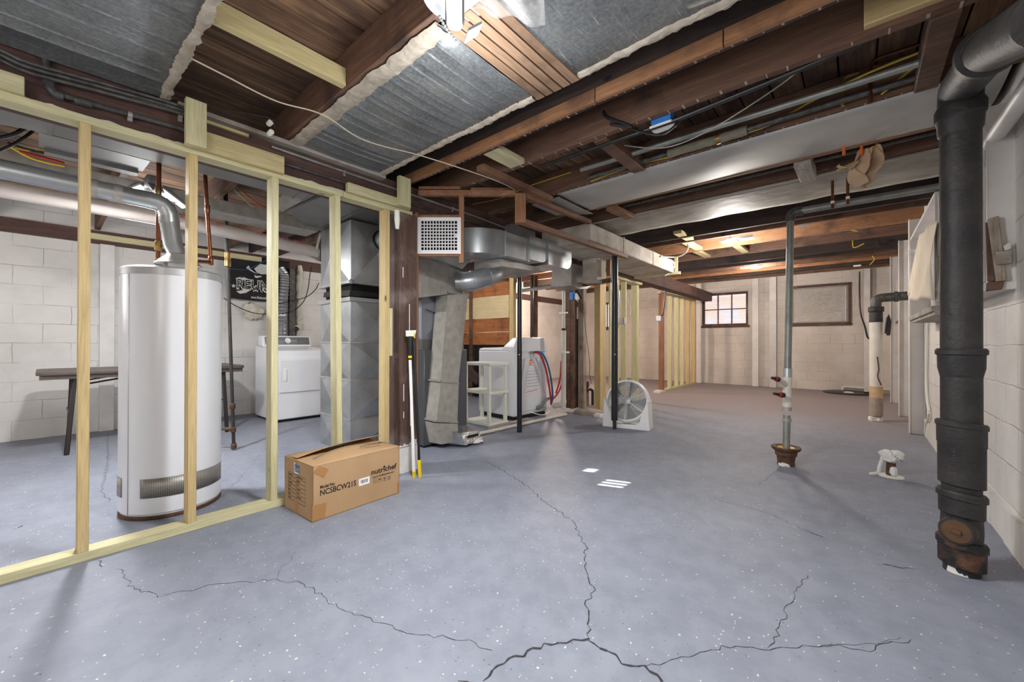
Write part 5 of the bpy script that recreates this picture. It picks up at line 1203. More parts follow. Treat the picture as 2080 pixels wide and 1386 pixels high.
# printing on the long side
def fp(s, z): return cp3(0, s, z) - ex*.0008
def ftext(par, txt, s, z, size, sx=1., bold=0., m='ink'):
    mb = MB(); mb.text(txt, fp(s, z), ey, ez, size, sx=sx, bold=bold); return mb.build('lettering', M[m], par, smooth=False)
def fs_(u, v):      # sighting on the long side -> (s, z)
    r = ray(u, v); n = V((ex.x, ex.y, 0)); t = (K1.dot(n))/(r.dot(n)); p = V((0,0,EYE))+r*t; return ((p-K1).dot(ey)/LW, p.z)
def put(txt, u0, v0, u1, v1, size, bold=0., m='ink'):
    s0, z0 = fs_(u0, v0); s1, z1 = fs_(u1, v1); mb = MB(); mb.text(txt, (0,0,0), (1,0,0), (0,1,0), size, bold=bold)
    w = max(v.x for v in mb.v)-min(v.x for v in mb.v); x0 = min(v.x for v in mb.v); sx = (s1-s0)*LW/w
    mb.v = [fp(s0, (z0+z1)/2)+ey*((v.x-x0)*sx)+ez*v.y-ex*v.z for v in mb.v]
    return mb.build('lettering', M[m], cb, smooth=False)
put('Model No:', 650, 993.5, 680, 985, .026, .0006)
put('NCSBCW21S', 650, 1007, 722.5, 986, .045, .0008)
put('nutrichef', 753, 964, 803.5, 951, .046, .001)
put('NutriChefKitchen.com', 755.5, 970.5, 798.5, 960.5, .017, .0002)
s, z = fs_(779, 948.5); mb = MB()
for da, dz in ((-.005,0),(.005,.001),(0,.006)):
    c = fp(s, z)+ey*da+ez*dz; mb.face([c+(ey*math.cos(i*PI/4)+ez*math.sin(i*PI/4))*.0045 for i in range(8)])
mb.build('logo_leaf', M['ink'], cb, smooth=False)
for k in range(4):       # handling marks in square frames
    s, z = fs_(756.5+k*9.4+4, 977-k*2.2); mb = MB(); c = fp(s, z); h = .0125; w = .0014
    for (a0,a1,b0,b1) in ((-h,h,-h,-h+w),(-h,h,h-w,h),(-h,-h+w,-h,h),(h-w,h,-h,h)):
        mb.face([c+ey*a0+ez*b0, c+ey*a1+ez*b0, c+ey*a1+ez*b1, c+ey*a0+ez*b1])
    def pf(pts): mb.face([c+ey*x+ez*y for x, y in pts])
    if k == 0:
        for i in range(3):
            a = PI/2+i*2*PI/3; pf([(.008*math.cos(a), .008*math.sin(a)), (.008*math.cos(a+1.3), .008*math.sin(a+1.3)), (.005*math.cos(a+1.3), .005*math.sin(a+1.3)), (.005*math.cos(a), .005*math.sin(a))])
    elif k == 1:
        pf([(.009*math.cos(i*PI/6), .001+.007*math.sin(i*PI/6)) for i in range(7)]); pf([(-.0007,-.009),(.0007,-.009),(.0007,.002),(-.0007,.002)])
    elif k == 2:
        pf([(-.005,.008),(-.0045,.002),(-.001,-.001),(.001,-.001),(.0045,.002),(.005,.008)]); pf([(-.0007,-.008),(.0007,-.008),(.0007,0),(-.0007,0)]); pf([(-.004,-.009),(.004,-.009),(.004,-.0075),(-.004,-.0075)])
    else:
        pf([(-.006,.001),(.006,.001),(0,.009)]); pf([(-.002,-.009),(.002,-.009),(.002,.001),(-.002,.001)])
    mb.build('handling_mark', M['ink'], cb, smooth=False)
s0, z0 = fs_(728, 988); s1, z1 = fs_(749.5, 973); mb = MB(); zc0 = z0-.0; 
mb.face([fp(s0,zc0), fp(s1,zc0+.001), fp(s1,zc0+.044), fp(s0,zc0+.043)]); lbn = mb.build('barcode_label', M['paper'], cb, smooth=False)
mb = MB(); random.seed(2)
x = .15
while x < .85:
    w = random.choice((.012,.02,.03)); a = s0+(s1-s0)*x; b = s0+(s1-s0)*(x+w)
    mb.face([fp(a,zc0+.012)-ex*.0004, fp(b,zc0+.012)-ex*.0004, fp(b,zc0+.034)-ex*.0004, fp(a,zc0+.034)-ex*.0004]); x += w+random.choice((.015,.03))
mb.build('barcode', M['ink'], lbn, smooth=False)
# tape
def tape(P): 
    mb = MB(); mb.face(P); mb.build('packing_tape', M['tape'], cb, smooth=False, solid=.0004)
o_ = -ex*.001; oe = -ey*.001
tape([cp3(0,0,BH-.03)+o_, cp3(0,.11,BH-.075)+o_, cp3(0,.16,BH-.03)+o_, cp3(0,.06,BH)+o_]); tape([cp3(0,-.005,.005)+o_, cp3(0,.12,.01)+o_, cp3(0,.14,.09)+o_, cp3(0,-.005,.095)+o_])
tape([cp3(.62,0,0)+oe, cp3(.50,0,0)+oe, cp3(.50,0,.08)+oe, cp3(.62,0,.08)+oe]); tape([cp3(.0,0,.02)+oe, cp3(.05,0,.02)+oe, cp3(.05,0,.10)+oe, cp3(.0,0,.10)+oe]); tape([cp3(.60,0,BH-.05)+oe, cp3(.5,0,BH-.05)+oe, cp3(.5,0,BH)+oe, cp3(.6,0,BH)+oe])
tape([cp3(0,.97,0)+o_, cp3(0,1,0)+o_, cp3(0,1,.08)+o_, cp3(0,.97,.07)+o_])
# table printed on the end
def ep(a, z): return cp3(a, 0, z) - ey*.0008
mb = MB(); zt, zb2 = BH*.74, BH*.22
def line(a0, z0, a1, z1, w=.0012): mb.face([ep(a0,z0-w), ep(a1,z1-w), ep(a1,z1+w), ep(a0,z0+w)])
for i in range(8): z = zt+(zb2-zt)*i/7; line(.86, z, .24, z)
mb.face([ep(.86,zt), ep(.855,zt), ep(.855,zb2), ep(.86,zb2)]); mb.face([ep(.245,zt), ep(.24,zt), ep(.24,zb2), ep(.245,zb2)]); mb.face([ep(.565,zt), ep(.56,zt), ep(.56,zb2), ep(.565,zb2)])
mb.build('printed_table', M['ink'], cb, smooth=False)
mb = MB()
for i, (a, b) in enumerate((('Model No:', 'NCSBCW21S'), ('Color:', 'SILVER'), ('Quantity:', '1 PC'), ('G.W.:', '13.8 KG'), ('N.W.:', '12 KG'), ('Meas.:', '56x43x30'), ('C/No.:', ''))):
    z = zt+(zb2-zt)*(i+.72)/7; mb.text(a, ep(.845, z), -ex, ez, .013); mb.text(b, ep(.54, z), -ex, ez, .013)
mb.build('lettering', M['ink'], cb, smooth=False)
mb = MB(); mb.face([ep(.64,BH*.76), ep(.48,BH*.76), ep(.48,BH*.96), ep(.64,BH*.96)]); st = mb.build('sticker', M['paper'], cb, smooth=False)
mb = MB(); mb.text('QMS', ep(.62,BH*.87)-ey*.0005, -ex, ez, .03, bold=.001); mb.text('Ded5', ep(.62,BH*.79)-ey*.0005, -ex, ez, .026, bold=.001); mb.build('lettering', M['blue'], st, smooth=False)
# print on the top flap
mb = MB(); mb.text('nutrichef', cp3(.20,.58,BH+.034), ey, ex, .04, sx=1.1); mb.build('lettering', M['ink'], cb, smooth=False)

# ================================================================= CAST IRON STACK
SXY = V((.353, 2.621, 0)); sr = .0642
sk = thing('soil_stack', SXY, 'big black cast iron soil stack with bell joints and brass cleanout plug', 'pipe')
zs = lambda v: zat(SXY.x, SXY.y, v)
def seg(name, prof, m='iron', tilt=0.):
    mb = MB(); mb.lathe(prof, SXY, 40)
    if tilt:
        zc_ = sum(p[1] for p in prof)/len(prof)
        mb.v = [V((v.x, v.y, v.z-(((v-SXY).dot(V((_c,_s,0))))*tilt))) for v in mb.v]
    return mb.build(name, M[m], sk)
seg('long_pipe', [(sr, zs(712)), (sr, zs(262))])
seg('bell_joint', [(sr*.98, zs(770)), (sr+.002, zs(762)), (.0725, zs(748)), (.0735, zs(722)), (.080, zs(720)), (.080, zs(712)), (.074, zs(708)), (.062, zs(708))])
seg('middle_pipe', [(sr, zs(868)), (sr, zs(765))])
seg('sleeve_joint', [(.062, zs(988)), (.073, zs(985)), (.0735, zs(905)), (.076, zs(903)), (.0765, zs(870)), (.081, zs(868)), (.081, zs(860)), (.076, zs(857)), (.062, zs(857))], tilt=.12)
seg('short_pipe', [(.062, zs(1012)), (.062, zs(980))])
seg('lower_bell', [(.062, zs(1050)), (.071, zs(1045)), (.072, zs(1014)), (.079, zs(1012)), (.079, zs(1002)), (.073, zs(998)), (.06, zs(998))], tilt=.12)
seg('cleanout_body', [(.062, zs(1112)), (.064, zs(1098)), (.066, zs(1075)), (.064, zs(1050)), (.062, zs(1040))])
seg('foot_bell', [(.06, zs(1152)), (.073, zs(1148)), (.0745, zs(1112)), (.080, zs(1110)), (.080, zs(1098)), (.074, zs(1094)), (.06, zs(1094))], 'iron_rusty', tilt=.14)
seg('foot_pipe', [(.058, 0), (.057, zs(1145))], 'iron')
pn = V((-.02, -1, .05)); pn = V((-.30, -.94, .0)).normalized()
pc_ = SXY+V((0,0,0)); _q = SXY+pn*.085; pc_.z = zat(_q.x, _q.y, 1081)
mb = MB(); mb.lathe([(.058,.03),(.058,.075),(.053,.084),(.048,.084)], pc_, 32, axis=pn); mb.build('cleanout_ring', M['iron'], sk)
mb = MB(); mb.lathe([(.0485,.06),(.0485,.082),(.045,.085)], pc_, 32, axis=pn); o = mb.build('cleanout_plug', M['plug'], sk)
a = pc_+pn*.085; sd_ = pn.cross(ez).normalized(); mb = MB(); mb.prism([a-sd_*.015-ez*.010, a+sd_*.015-ez*.010, a+sd_*.015+ez*.010, a-sd_*.015+ez*.010], pn*.008); mb.build('square_nut', M['plug'], o, bevel=.002)
mb = MB()
hs = [.006,.03,.052,.058,.055,.05,.03,.018,.012,.01,.014,.009,.006,.012,.004]
for i in range(14):
    an = math.atan2(-SXY.y, -SXY.x)-.85+i*.085
    p = SXY+V((.0586*math.cos(an), .0586*math.sin(an), 0)); q = SXY+V((.0586*math.cos(an+.085), .0586*math.sin(an+.085), 0)); mb.face([p+ez*.002, q+ez*.002, q+ez*hs[i+1], p+ez*hs[i]])
mb.build('white_paint', M['whitepaint'], sk, smooth=False)
mb = MB()
for i in range(9): 
    an = math.atan2(-SXY.y, -SXY.x)-.28; p = SXY+V((.0740*math.cos(an), .0740*math.sin(an), zs(915+i*6))); mb.box(p+V((-.004,-.002,-.001)), p+V((.004,.002,.0015)))
mb.build('embossed_marks', M['iron_grey'], sk)
seg('top_bell', [(.062, zs(272)), (.070, zs(266)), (.074, zs(240)), (.080, zs(236)), (.081, zs(216)), (.074, zs(208)), (.06, zs(206))], tilt=-.08)
ep_ = [SXY+V((0,0,zs(235))), SXY+V((0,0,zs(190)))]
b1, b2, b3, b4 = PX(1972,128,.353), PX(2010,100,.353), PX(2058,70,.353), PX(2150,20,.353)
mb = MB(); mb.tube(rounded([ep_[0], ep_[1]+V((0,0,.03)), b2], .13, 8), .071, 28); mb.build('bend', M['iron'], sk)
d = (b3-b2).normalized(); mb = MB(); mb.tube([b2-d*.03, b2-d*.02, b2+d*.035, b2+d*.05], [.074,.086,.086,.076], 28); mb.build('bend_bell', M['iron'], sk)
mb = MB(); mb.tube([b2, b3, b4], .072, 28); mb.build('upper_pipe', M['iron'], sk)

# ================================================================= WINDOWS
def outside(name, a, b, axis, pos, par):
    mb = MB()
    if axis == 'x': mb.face([(a[0],pos,a[1]),(b[0],pos,a[1]),(b[0],pos,b[1]),(a[0],pos,b[1])])
    else: mb.face([(pos,a[0],a[1]),(pos,b[0],a[1]),(pos,b[0],b[1]),(pos,a[0],b[1])])
    mb.build(name, M['outdoors'], par, smooth=False)
def sash_window(name, x0, x1, z0, z1, nx, nz, y=YF):
    t = bpy.data.objects.new(name, None); COL.objects.link(t); t.location = ((x0+x1)/2, y, z0); t['kind'] = 'structure'
    yb = y+.06
    mb = MB()
    for a, b in (((x0,yb,z0),(x0+.055,yb+.05,z1)), ((x1-.055,yb,z0),(x1,yb+.05,z1)), ((x0+.055,yb,z1-.05),(x1-.055,yb+.05,z1)), ((x0+.055,yb,z0),(x1-.055,yb+.05,z0+.06))): mb.box(a, b)
    mb.build('frame', M['windowframe'], t)
    mb = MB(); w = .012
    for i in range(1, nx): x = x0+.055+(x1-x0-.11)*i/nx; mb.box((x-w,yb+.005,z0+.06),(x+w,yb+.04,z1-.05))
    for i in range(1, nz): z = z0+.06+(z1-z0-.11)*i/nz; mb.box((x0+.055,yb+.004,z-w),(x1-.055,yb+.041,z+w))
    if nx > 1: mb.build('muntins', M['windowframe'], t)
    mb = MB(); mb.box((x0+.05,yb+.02,z0+.05),(x1-.05,yb+.024,z1-.04)); mb.build('glass', M['glass'], t)
    mb = MB(); mb.box((x0-.04,y-.03,z0-.035),(x1+.04,yb+.02,z0+.012)); mb.build('sill', M['windowframe'], t)
    outside('outside_view', (x0-.3,z0-.2), (x1+.3,z1+.3), 'x', y+.235, t)
    return t
t = sash_window('window_1', *W1, 3, 2)
mb = MB()
for i in range(24): z = 1.5+i*.028; mb.box((W1[0]+.06, YF+.13, z), (W1[1]-.06, YF+.15, z+.004))
mb.build('blind', M['whitewood'], t); t.children[-1]['kind'] = 'stuff'
mb = MB(); mb.box((W1[0]-.09, YF-.012, W1[2]-.06), (W1[0]-.02, YF-.0, W1[3]+.10)); mb.box((W1[1]+.02, YF-.012, W1[2]-.06), (W1[1]+.10, YF, W1[3]+.10)); mb.box((W1[0]-.02, YF-.012, W1[3]+.02), (W1[1]+.02, YF, W1[3]+.12)); mb.build('casing', M['whitewood'], t)
t = sash_window('window_2', *W2, 1, 1)
mb = MB(); 
def ff(u, v):
    x = W2[0]+.01+(W2[1]-W2[0]-.02)*u; z = W2[2]+.03+(W2[3]-W2[2]-.05)*v; k = math.sin(PI*u)*math.sin(PI*v)
    return (x, YF-.012+k*(.016*math.sin(26*math.atan2(v-.1,u+.15)*3)+.008*math.sin(60*math.atan2(v-.9,u-1.1))+.006*math.sin(90*u*v)), z)
mb.grid(ff, 90, 60); mb.build('plastic_film', M['film'], t)
mb = MB()
for a, b in (((W2[0]-.03,YF-.03,W2[2]-.0),(W2[0]+.015,YF-.004,W2[3]+.0)), ((W2[1]-.015,YF-.03,W2[2]),(W2[1]+.03,YF-.004,W2[3])), ((W2[0]-.03,YF-.03,W2[3]-.01),(W2[1]+.03,YF-.004,W2[3]+.03))): mb.box(a, b)
mb.build('casing', M['windowframe'], t)
mb = MB(); mb.box((W2[0]+.06, YF+.012, W2[2]+.06), (W2[1]-.06, YF+.03, W2[3]-.05)); mb.build('board_panel', M['whitewood'], t)
sash_window('window_3', *W6, 2, 1)
# windows of the right-hand wall: wooden boxes standing out from the blocks, wrapped in plastic
def box_window(name, y0, y1, z0, z1, xo):
    t = bpy.data.objects.new(name, None); COL.objects.link(t); t.location = (XR, (y0+y1)/2, z0); t['kind'] = 'structure'
    mb = MB()
    for a, b in (((xo,y0,z0),(XR+.1,y0+.025,z1)), ((xo,y1-.025,z0),(XR+.1,y1,z1)), ((xo,y0+.025,z1-.025),(XR+.1,y1-.025,z1))): mb.box(a, b)
    mb.build('casing', M['whitewood'], t, bevel=.002)
    mb = MB(); mb.box((XR+.12,y0,z0),(XR+.124,y1,z1)); mb.build('glass', M['glass'], t)
    if name != 'window_4': outside('outside_view', (y0-.1,z0-.1), (y1+.1,z1+.1), 'y', XR+.235, t)
    return t
t = box_window('window_4', 3.03, 3.98, 1.30, 2.17, .497)
mb = MB()
mb.grid(lambda u, v: (.488-.012*math.sin(PI*u)-.006*math.sin(9*v+4*u), 3.02+.97*u, 1.31+.86*v), 20, 16); mb.build('plastic_film', M['film'], t)
mb = MB(); cs = [3.08,3.27,3.30,3.33,3.36,3.39,3.42,3.55,3.64,3.95]      # boards added in the opening, gaps cut to shape the floor's sun patches
for i, (a, b) in enumerate(zip(cs, cs[1:])):
    if i in (1, 3, 5): mb.box((.69, a, 1.30), (.705, b, 1.63)); mb.box((.69, a, 1.77), (.705, b, 2.20))
    elif i == 7: mb.box((.69, a, 1.30), (.705, b, 1.90)); mb.box((.69, a, 1.97), (.705, b, 2.20))
    else: mb.box((.69, a, 1.30), (.705, b, 2.20))
mb.build('board_panel', M['whitewood'], t, smooth=False)
mb = MB(); mb.box((.47, 3.02, 1.262), (XR, 4.0, 1.30)); mb.build('sill', M['whitewood'], t)
def wtop(p0, p1, p2, p3, y, th, m, name='board_scrap'):
    mb = MB(); mb.prism([PY(*p0, y), PY(*p1, y), PY(*p2, y), PY(*p3, y)], (0, th, 0)); return mb.build(name, M[m], t, bevel=.002)
wtop((2006,445),(2029,438),(2045,570),(2024,572), 3.00, .02, 'grey_z'); wtop((2023,512),(2056,508),(2056,535),(2024,537), 2.985, .012, 'grey_x')
wtop((2002,452),(2010,450),(2022,572),(2006,572), 3.012, .012, 'post'); wtop((2005,574),(2040,572),(2036,588),(2004,592), 3.005, .02, 'joist')
wtop((2038,500),(2052,490),(2055,505),(2042,510), 2.995, .01, 'whitewood')
t = box_window('window_5', 4.2, 5.9, 1.26, 2.10, .44)
y5 = 4.19
mb = MB(); tl, tr_, br2, bl2 = PX(1866,486,.455), PX(1901,447,.425), PX(1892,613,.415), PX(1846,600,.44)
mb.grid(lambda u, v: (tl*(1-u)*(1-v)+tr_*u*(1-v)+br2*u*v+bl2*(1-u)*v)+V((-.03*math.sin(PI*u)*(.4+.6*v)+.012*math.sin(15*u+5*v), 0, .02*math.sin(9*u)*v)), 26, 20); mb.build('curtain', M['curtain'], t, solid=.003)
mb = MB(); a, b = PX(1894,618,.41), PX(1850,640,.44); mb.box((.405, a.y, a.z-.05), (XR, b.y-.3, a.z-.012)); mb.box((.42, a.y, a.z-.075), (XR, b.y-.3, a.z-.05)); mb.build('sill', M['grey_y'], t)
mb = MB()
for (z0_, z1_, d_) in ((1.30,1.52,.0),(1.53,1.60,.012),(1.62,1.84,.004),(1.85,2.06,.010)): mb.box((.445+d_, 4.17, z0_), (XR, 4.195, z1_))
mb.build('side_board', M['whitewood'], t, bevel=.002)
mb = MB(); mb.prism([PY(1899,590,4.16), PY(1912,560,4.16), PY(1922,562,4.16), PY(1912,596,4.16)], (0,.012,0)); mb.build('board_scrap', M['whitewood'], t)
mb = MB(); mb.grid(lambda u, v: PX(1838+30*u, 512-12*u+10*v, .46-.02*u)+V((.01*math.sin(12*u), 0, .01*math.sin(9*u+3*v))), 12, 4); mb.build('film_shred', M['film'], t)
t = box_window('window_6', 8.3, 9.15, 1.36, 2.05, .53)
mb = MB(); mb.grid(lambda u, v: (.522-.008*math.sin(PI*u*3), 8.29+.87*u, 1.36+.69*v), 12, 8); mb.build('plastic_film', M['film'], t)
mb = MB(); mb.box((.51, 8.28, 1.33), (XR, 9.17, 1.36)); mb.build('sill', M['windowframe'], t)
# steel braces
def brace(x0, x1, y, z1, w, label, axis='y', yy=None):
    mb = MB()
    if axis == 'y':
        mb.box((x0, y, 0), (x0+.008, y+w, z1)); mb.box((x1-.008, y, 0), (x1, y+w, z1)); mb.box((x0+.008, y+w/2-.004, 0), (x1-.008, y+w/2+.004, z1))
    else:
        mb.box((x0, y, 0), (x1, y+.008, z1)); mb.box((x0, y+w-.008, 0), (x1, y+w, z1)); mb.box(((x0+x1)/2-.004, y+.008, 0), ((x0+x1)/2+.004, y+w-.008, z1))
    return tag(mb.build('steel_brace', M['wallwhite'], bevel=.002), label, 'wall brace', 'white steel braces against the walls')
brace(.455, .58, 6.22, zc(6.22), .10, 'white steel brace beside the draped window, nearest on the right-hand wall'); brace(.455, .58, 7.62, zc(7.62), .10, 'middle white steel brace between the draped window and the film window'); brace(.45, .58, 9.26, zc(9.26), .10, 'white steel brace past the small film window, last before the corner')
for u0, u1, lb in ((1414.5, 1424, 'white steel brace at the end of the far stud wall'), (1528, 1540.5, 'white steel brace just past the multi-pane far window'), (1563, 1577, 'white steel brace between the far windows, nearer the plastic-covered one'), (1755, 1768, 'white steel brace beside the black cord on the far wall')):
    a, b = PY(u0, 700, YF-.11), PY(u1, 700, YF-.11); brace(a.x, b.x, YF-.121, zc(YF), .10, lb, 'x')
mb = MB(); mb.tube(smooth_path([PX(1884,640,.57), PX(1883,700,.57), PX(1882,770,.57), PX(1884,815,.57), PX(1887,840,.565), PX(1881,865,.57), PX(1879,880,.57)], 5), .012, 8); tag(mb.build('conduit_pipe', M['cream']), 'thin painted conduit zigzagging down the wall beside the steel brace', 'conduit')
mb = MB(); mb.tube([PX(2012,292,.53), PX(2036,258,.525), PX(2110,150,.52)], .034, 16); tag(mb.build('vent_pipe', M['wallwhite']), 'white pipe slanting up over the boarded window by the soil stack', 'pipe')

# ================================================================= STEEL PIPE WITH VALVES
b0 = PZ(1596.5, 945); db = depth(b0.x, b0.y)
vp = thing('valve_standpipe', b0, 'grey steel standpipe with white plastic tees and red valve caps on a rusty flange', 'pipe')
tp = PZ(1606, 432, 2.13)
zv = lambda v: zat(b0.x, b0.y, v)
ax_ = tp-b0
def along(z): return b0+ax_*(z/ax_.z)
mb = MB(); mb.tube([along(zv(765)), along(2.08)], .0265, 20); mb.build('upper_pipe', M['steelpipe'], vp)
mb = MB(); mb.tube([along(zv(912)), along(zv(845))], .0265, 20); mb.build('lower_pipe', M['steelpipe'], vp)
mb = MB(); mb.tube([along(zv(936)), along(zv(903))], .0245, 20); mb.build('worn_sleeve', M['whitepaint'], vp)
for z0, z1, r, m in ((zv(768), zv(750), .032, 'galv'), (zv(858), zv(852), .034, 'galv_dull'), (zv(836), zv(829), .034, 'galv_dull')):
    mb = MB(); mb.tube([along(z0), along(z1)], r, 20); mb.build('clamp', M[m], vp)
mb = MB(); mb.tube([along(zv(830)), along(zv(766))], .030, 20)
for v0, v1 in ((826,820),(808,802),(800,795),(776,768)): mb.tube([along(zv(v0)), along(zv(v1))], .034, 20)
mb.build('plastic_tee', M['pvc'], vp)
for va, (u1, v1), (u2, v2), up in ((786, (1580, 771), (1568, 768), 1), (812, (1590, 803), (1572, 800), 0)):
    p = along(zv(va)); q = PD(u1, v1, db-.03); r_ = PD(u2, v2, db-.05)
    if up: mb = MB(); mb.tube(rounded([p, p+(q-p)*.4+V((0,0,.01)), q], .03), .019, 12); mb.build('branch', M['pvc'], vp)
    e = (r_-q); mb = MB(); mb.tube([q-e*.1, q+e*.25], .021, 12); mb.build('valve_body', M['black'], vp)
    mb = MB(); mb.tube([q+e*.15, q+e*.45], .018, 12); mb.build('valve_cap', M['red'], vp)
    mb = MB(); mb.tube([q+e*.45, r_], .0115, 10); mb.build('valve_stem', M['black'], vp)
mb = MB(); mb.lathe([(.062,0),(.060,.03),(.066,.075),(.076,.085),(.078,.115),(.098,.13),(.104,.142),(.104,.152),(.07,.15),(.06,.128)], b0, 28, cap=False); mb.build('floor_flange', M['rust'], vp)
mb = MB(); mb.lathe([(.0,.135),(.04,.142),(.062,.146),(.066,.14)], b0, 20, cap=False); tag(mb.build('wax_ring', plain('yellow_wax', (206,176,52), .5), vp), 'yellow wax ring')
mb = blob(b0+V((-.005,-.045,.008)), .035, 1.1, .6, .8, n=7, seed=5); mb.build('white_paint', M['whitepaint'], vp)
ez_ = PZ(1640, 421, 2.13); 
mb = MB(); mb.tube(rounded([along(2.05), along(2.13), along(2.13)+V((.09,.01,.0))], .05), .036, 16); mb.build('elbow', M['iron_grey'], vp)
mb = MB(); mb.tube([along(2.13)+V((.06,0,0)), V((.50, along(2.13).y+.02, 2.135))], .028, 18); mb.build('overhead_run', M['steelpipe'], vp)

# ================================================================= FAR CORNER: STANDPIPE, SUMP
st_ = thing('sump_standpipe', (.216, 7.014, 0), 'cream and rust-stained standpipe with black elbow into the right-hand wall', 'pipe')
B = V((.205, 7.0, 0)); zq = lambda v: zat(B.x, B.y, v)
for nm, v0, v1, r, m in (('cream_pipe', 785, 655, .066, 'pvc'), ('stained_band', 808, 785, .067, 'rust'), ('wrapped_base', 845, 808, .068, 'concrete')):
    mb = MB(); mb.lathe([(r, zq(v0)), (r, zq(v1))], B, 24); mb.build(nm, plain('stained_cream', (170,122,70), .7, 0, (214,190,150), 8) if m == 'rust' else M[m], st_)
mb = blob(B+V((-.01,-.01,.02)), .07, 1, 1, .7, n=7, seed=9); mb.build('white_foot', M['whitepaint'], st_)
mb = MB(); mb.lathe([(.068, zq(655)), (.066, zq(635)), (.08, zq(633)), (.08, zq(624)), (.06, zq(623))], B, 24); mb.build('coupling', M['iron'], st_)
mb = MB(); mb.tube(rounded([B+V((0,0,zq(628))), B+V((0,0,zq(606))), V((XR, B.y, zq(604)))], .11, 8), .055, 20); mb.tube([B+V((.17,0,zq(605))), B+V((.21,0,zq(605)))], .066, 20); mb.build('elbow', M['iron_grey'], st_)
mb = MB(); mb.tube(smooth_path([PD(1782,725,5.10), PD(1785,750,5.09), PD(1783,765,5.09), PD(1790,783,5.09)], 6), .008, 6); mb.build('torn_seam', M['rust'], st_)
mb = MB(); mb.box((.30, 6.93, zq(682)), (.335, 6.96, zq(645))); mb.tube([(.29,6.93,zq(678)), (.30,6.92,zq(650)), (.32,6.93,zq(641)), (.34,6.93,zq(655)), (.33,6.93,zq(680))], .008, 8); tag(mb.build('power_strip', M['black']), 'black power plug bundle hanging beside the cream standpipe', 'plug')
yq = YF-.13
mb = MB(); mb.tube(smooth_path([PY(1746,552,YF-.2), PY(1746,600,yq), PY(1748,635,yq), PY(1757,665,yq), PY(1762,685,yq), PY(1770,690,yq)], 6), .013, 8); tag(mb.build('cord', M['black']), 'black cord hanging from the ceiling down the far wall', 'cord')
sc_ = thing('sump_cover', PZ(1724, 800), 'round black sump pit cover lying on the floor at the far wall', 'cover')
c = PZ(1722, 799); mb = MB(); mb.lathe([(.40,0),(.40,.015),(.36,.03),(.1,.035)], c+V((0,0,0)), 36, sx=1.0, sy=1.0); mb.build('lid', M['black'], sc_)
mb = blob(c+V((.02,-.25,.035)), .06, 1.4, .8, .4, n=6, seed=3); mb.build('white_patch', M['whitepaint'], sc_)
mb = MB(); mb.tube(smooth_path([c+V((.25,-.1,.04)), c+V((.38,-.05,.08)), c+V((.42,0,.25)), PY(1770,768,YF-.35)], 6), .012, 8); tag(mb.build('cord', M['black']), 'black cord rising from the sump cover behind the standpipe', 'cord')
a, b = PY(1718,788,YF-.1), PY(1808,797,YF-.1)
mb = MB(); mb.tube(rounded([V((a.x-.05,YF-.1,.02)), V((a.x-.05,YF-.1,a.z+.02)), V((XR-.02,YF-.1,a.z+.01))], .05), .025, 12); tag(mb.build('floor_pipe', M['pvc']), 'pinkish white pipe running low along the far wall', 'pipe')

# wrapped pipe stub in the floor
c = PZ(1810, 968); wsb = thing('wrapped_stub', c, 'short floor pipe stub wrapped in white torn tape near the soil stack', 'pipe stub')
mb = MB(); mb.lathe([(.075,0),(.07,.006),(.03,.01)], c, 20); mb.build('paint_ring', M['whitepaint'], wsb)
mb = MB(); mb.lathe([(.028,.0),(.03,.02),(.027,.10)], c, 16); mb.build('stub', M['rust'], wsb)
mb = blob(c+V((.005,0,.14)), .062, 1.0, .9, .62, n=9, seed=21, jit=.2); q_ = blob(c+V((-.025,-.005,.165)), .042, 1, 1, .8, n=7, seed=2, jit=.25); mb.mesh(q_.v, q_.f); q_ = blob(c+V((.03,.01,.17)), .04, 1, 1, .7, n=7, seed=6, jit=.3); mb.mesh(q_.v, q_.f); q_ = blob(c+V((.012,-.02,.045)), .03, .8, .8, 1.3, n=7, seed=7, jit=.2); mb.mesh(q_.v, q_.f); mb.build('tape_wrap', M['cloth'] if False else M['whitepaint'], wsb)
mb = MB(); mb.tube(smooth_path([c+V((-.05,-.02,.13)), c+V((-.065,-.03,.07)), c+V((-.075,-.03,.02)), c+V((-.12,-.05,.006))], 5), .012, 6); mb.build('tape_tail', M['whitepaint'], wsb)
mb = MB(); 
for k in range(4): p = c+V((.02+.012*k, -.058+.008*k, .165-.012*k)); mb.box(p+V((-.004,-.001,-.003)), p+V((.004,.001,.003)))
mb.build('blue_print', M['blue'], wsb)

# ================================================================= FLOOR FAN
f0, f1_ = PZ(1220, 868), PZ(1317, 879)
fd = (f1_-f0).normalized(); FL = (f1_-f0).length; fn = V((fd.y, -fd.x, 0)); fc = (f0+f1_)/2 - fn*.17
fa = thing('floor_fan', fc, 'round white floor fan on a U-shaped stand behind the black prop', 'fan')
hz_ = .305; til = .32
fax = (fn*math.cos(til)+ez*math.sin(til)).normalized(); fu = fd; fv = fax.cross(fu).normalized()
if fv.z < 0: fv = -fv
C0 = fc+ez*hz_; R_ = .245
def fl_(name, prof, m, **kw): mb = MB(); mb.lathe(prof, C0, 48, axis=fax, cap=False); return mb.build(name, M[m], fa, **kw)
fl_('housing', [(R_-.02,-.06),(R_+.008,-.055),(R_+.012,.03),(R_-.003,.055),(R_-.018,.06),(R_-.02,.045),(R_-.015,-.05),(R_-.02,-.06)], 'white')
mb = MB()
for k in range(17):
    r = .05+k*.0108; mb.tube([C0+fax*(.052+.006*(1-k/17))+(fu*math.cos(a)+fv*math.sin(a))*r for a in [2*PI*i/40 for i in range(40)]], .0024, 5, closed=True)
mb.build('grille_rings', M['lightgrey'], fa)
mb = MB()
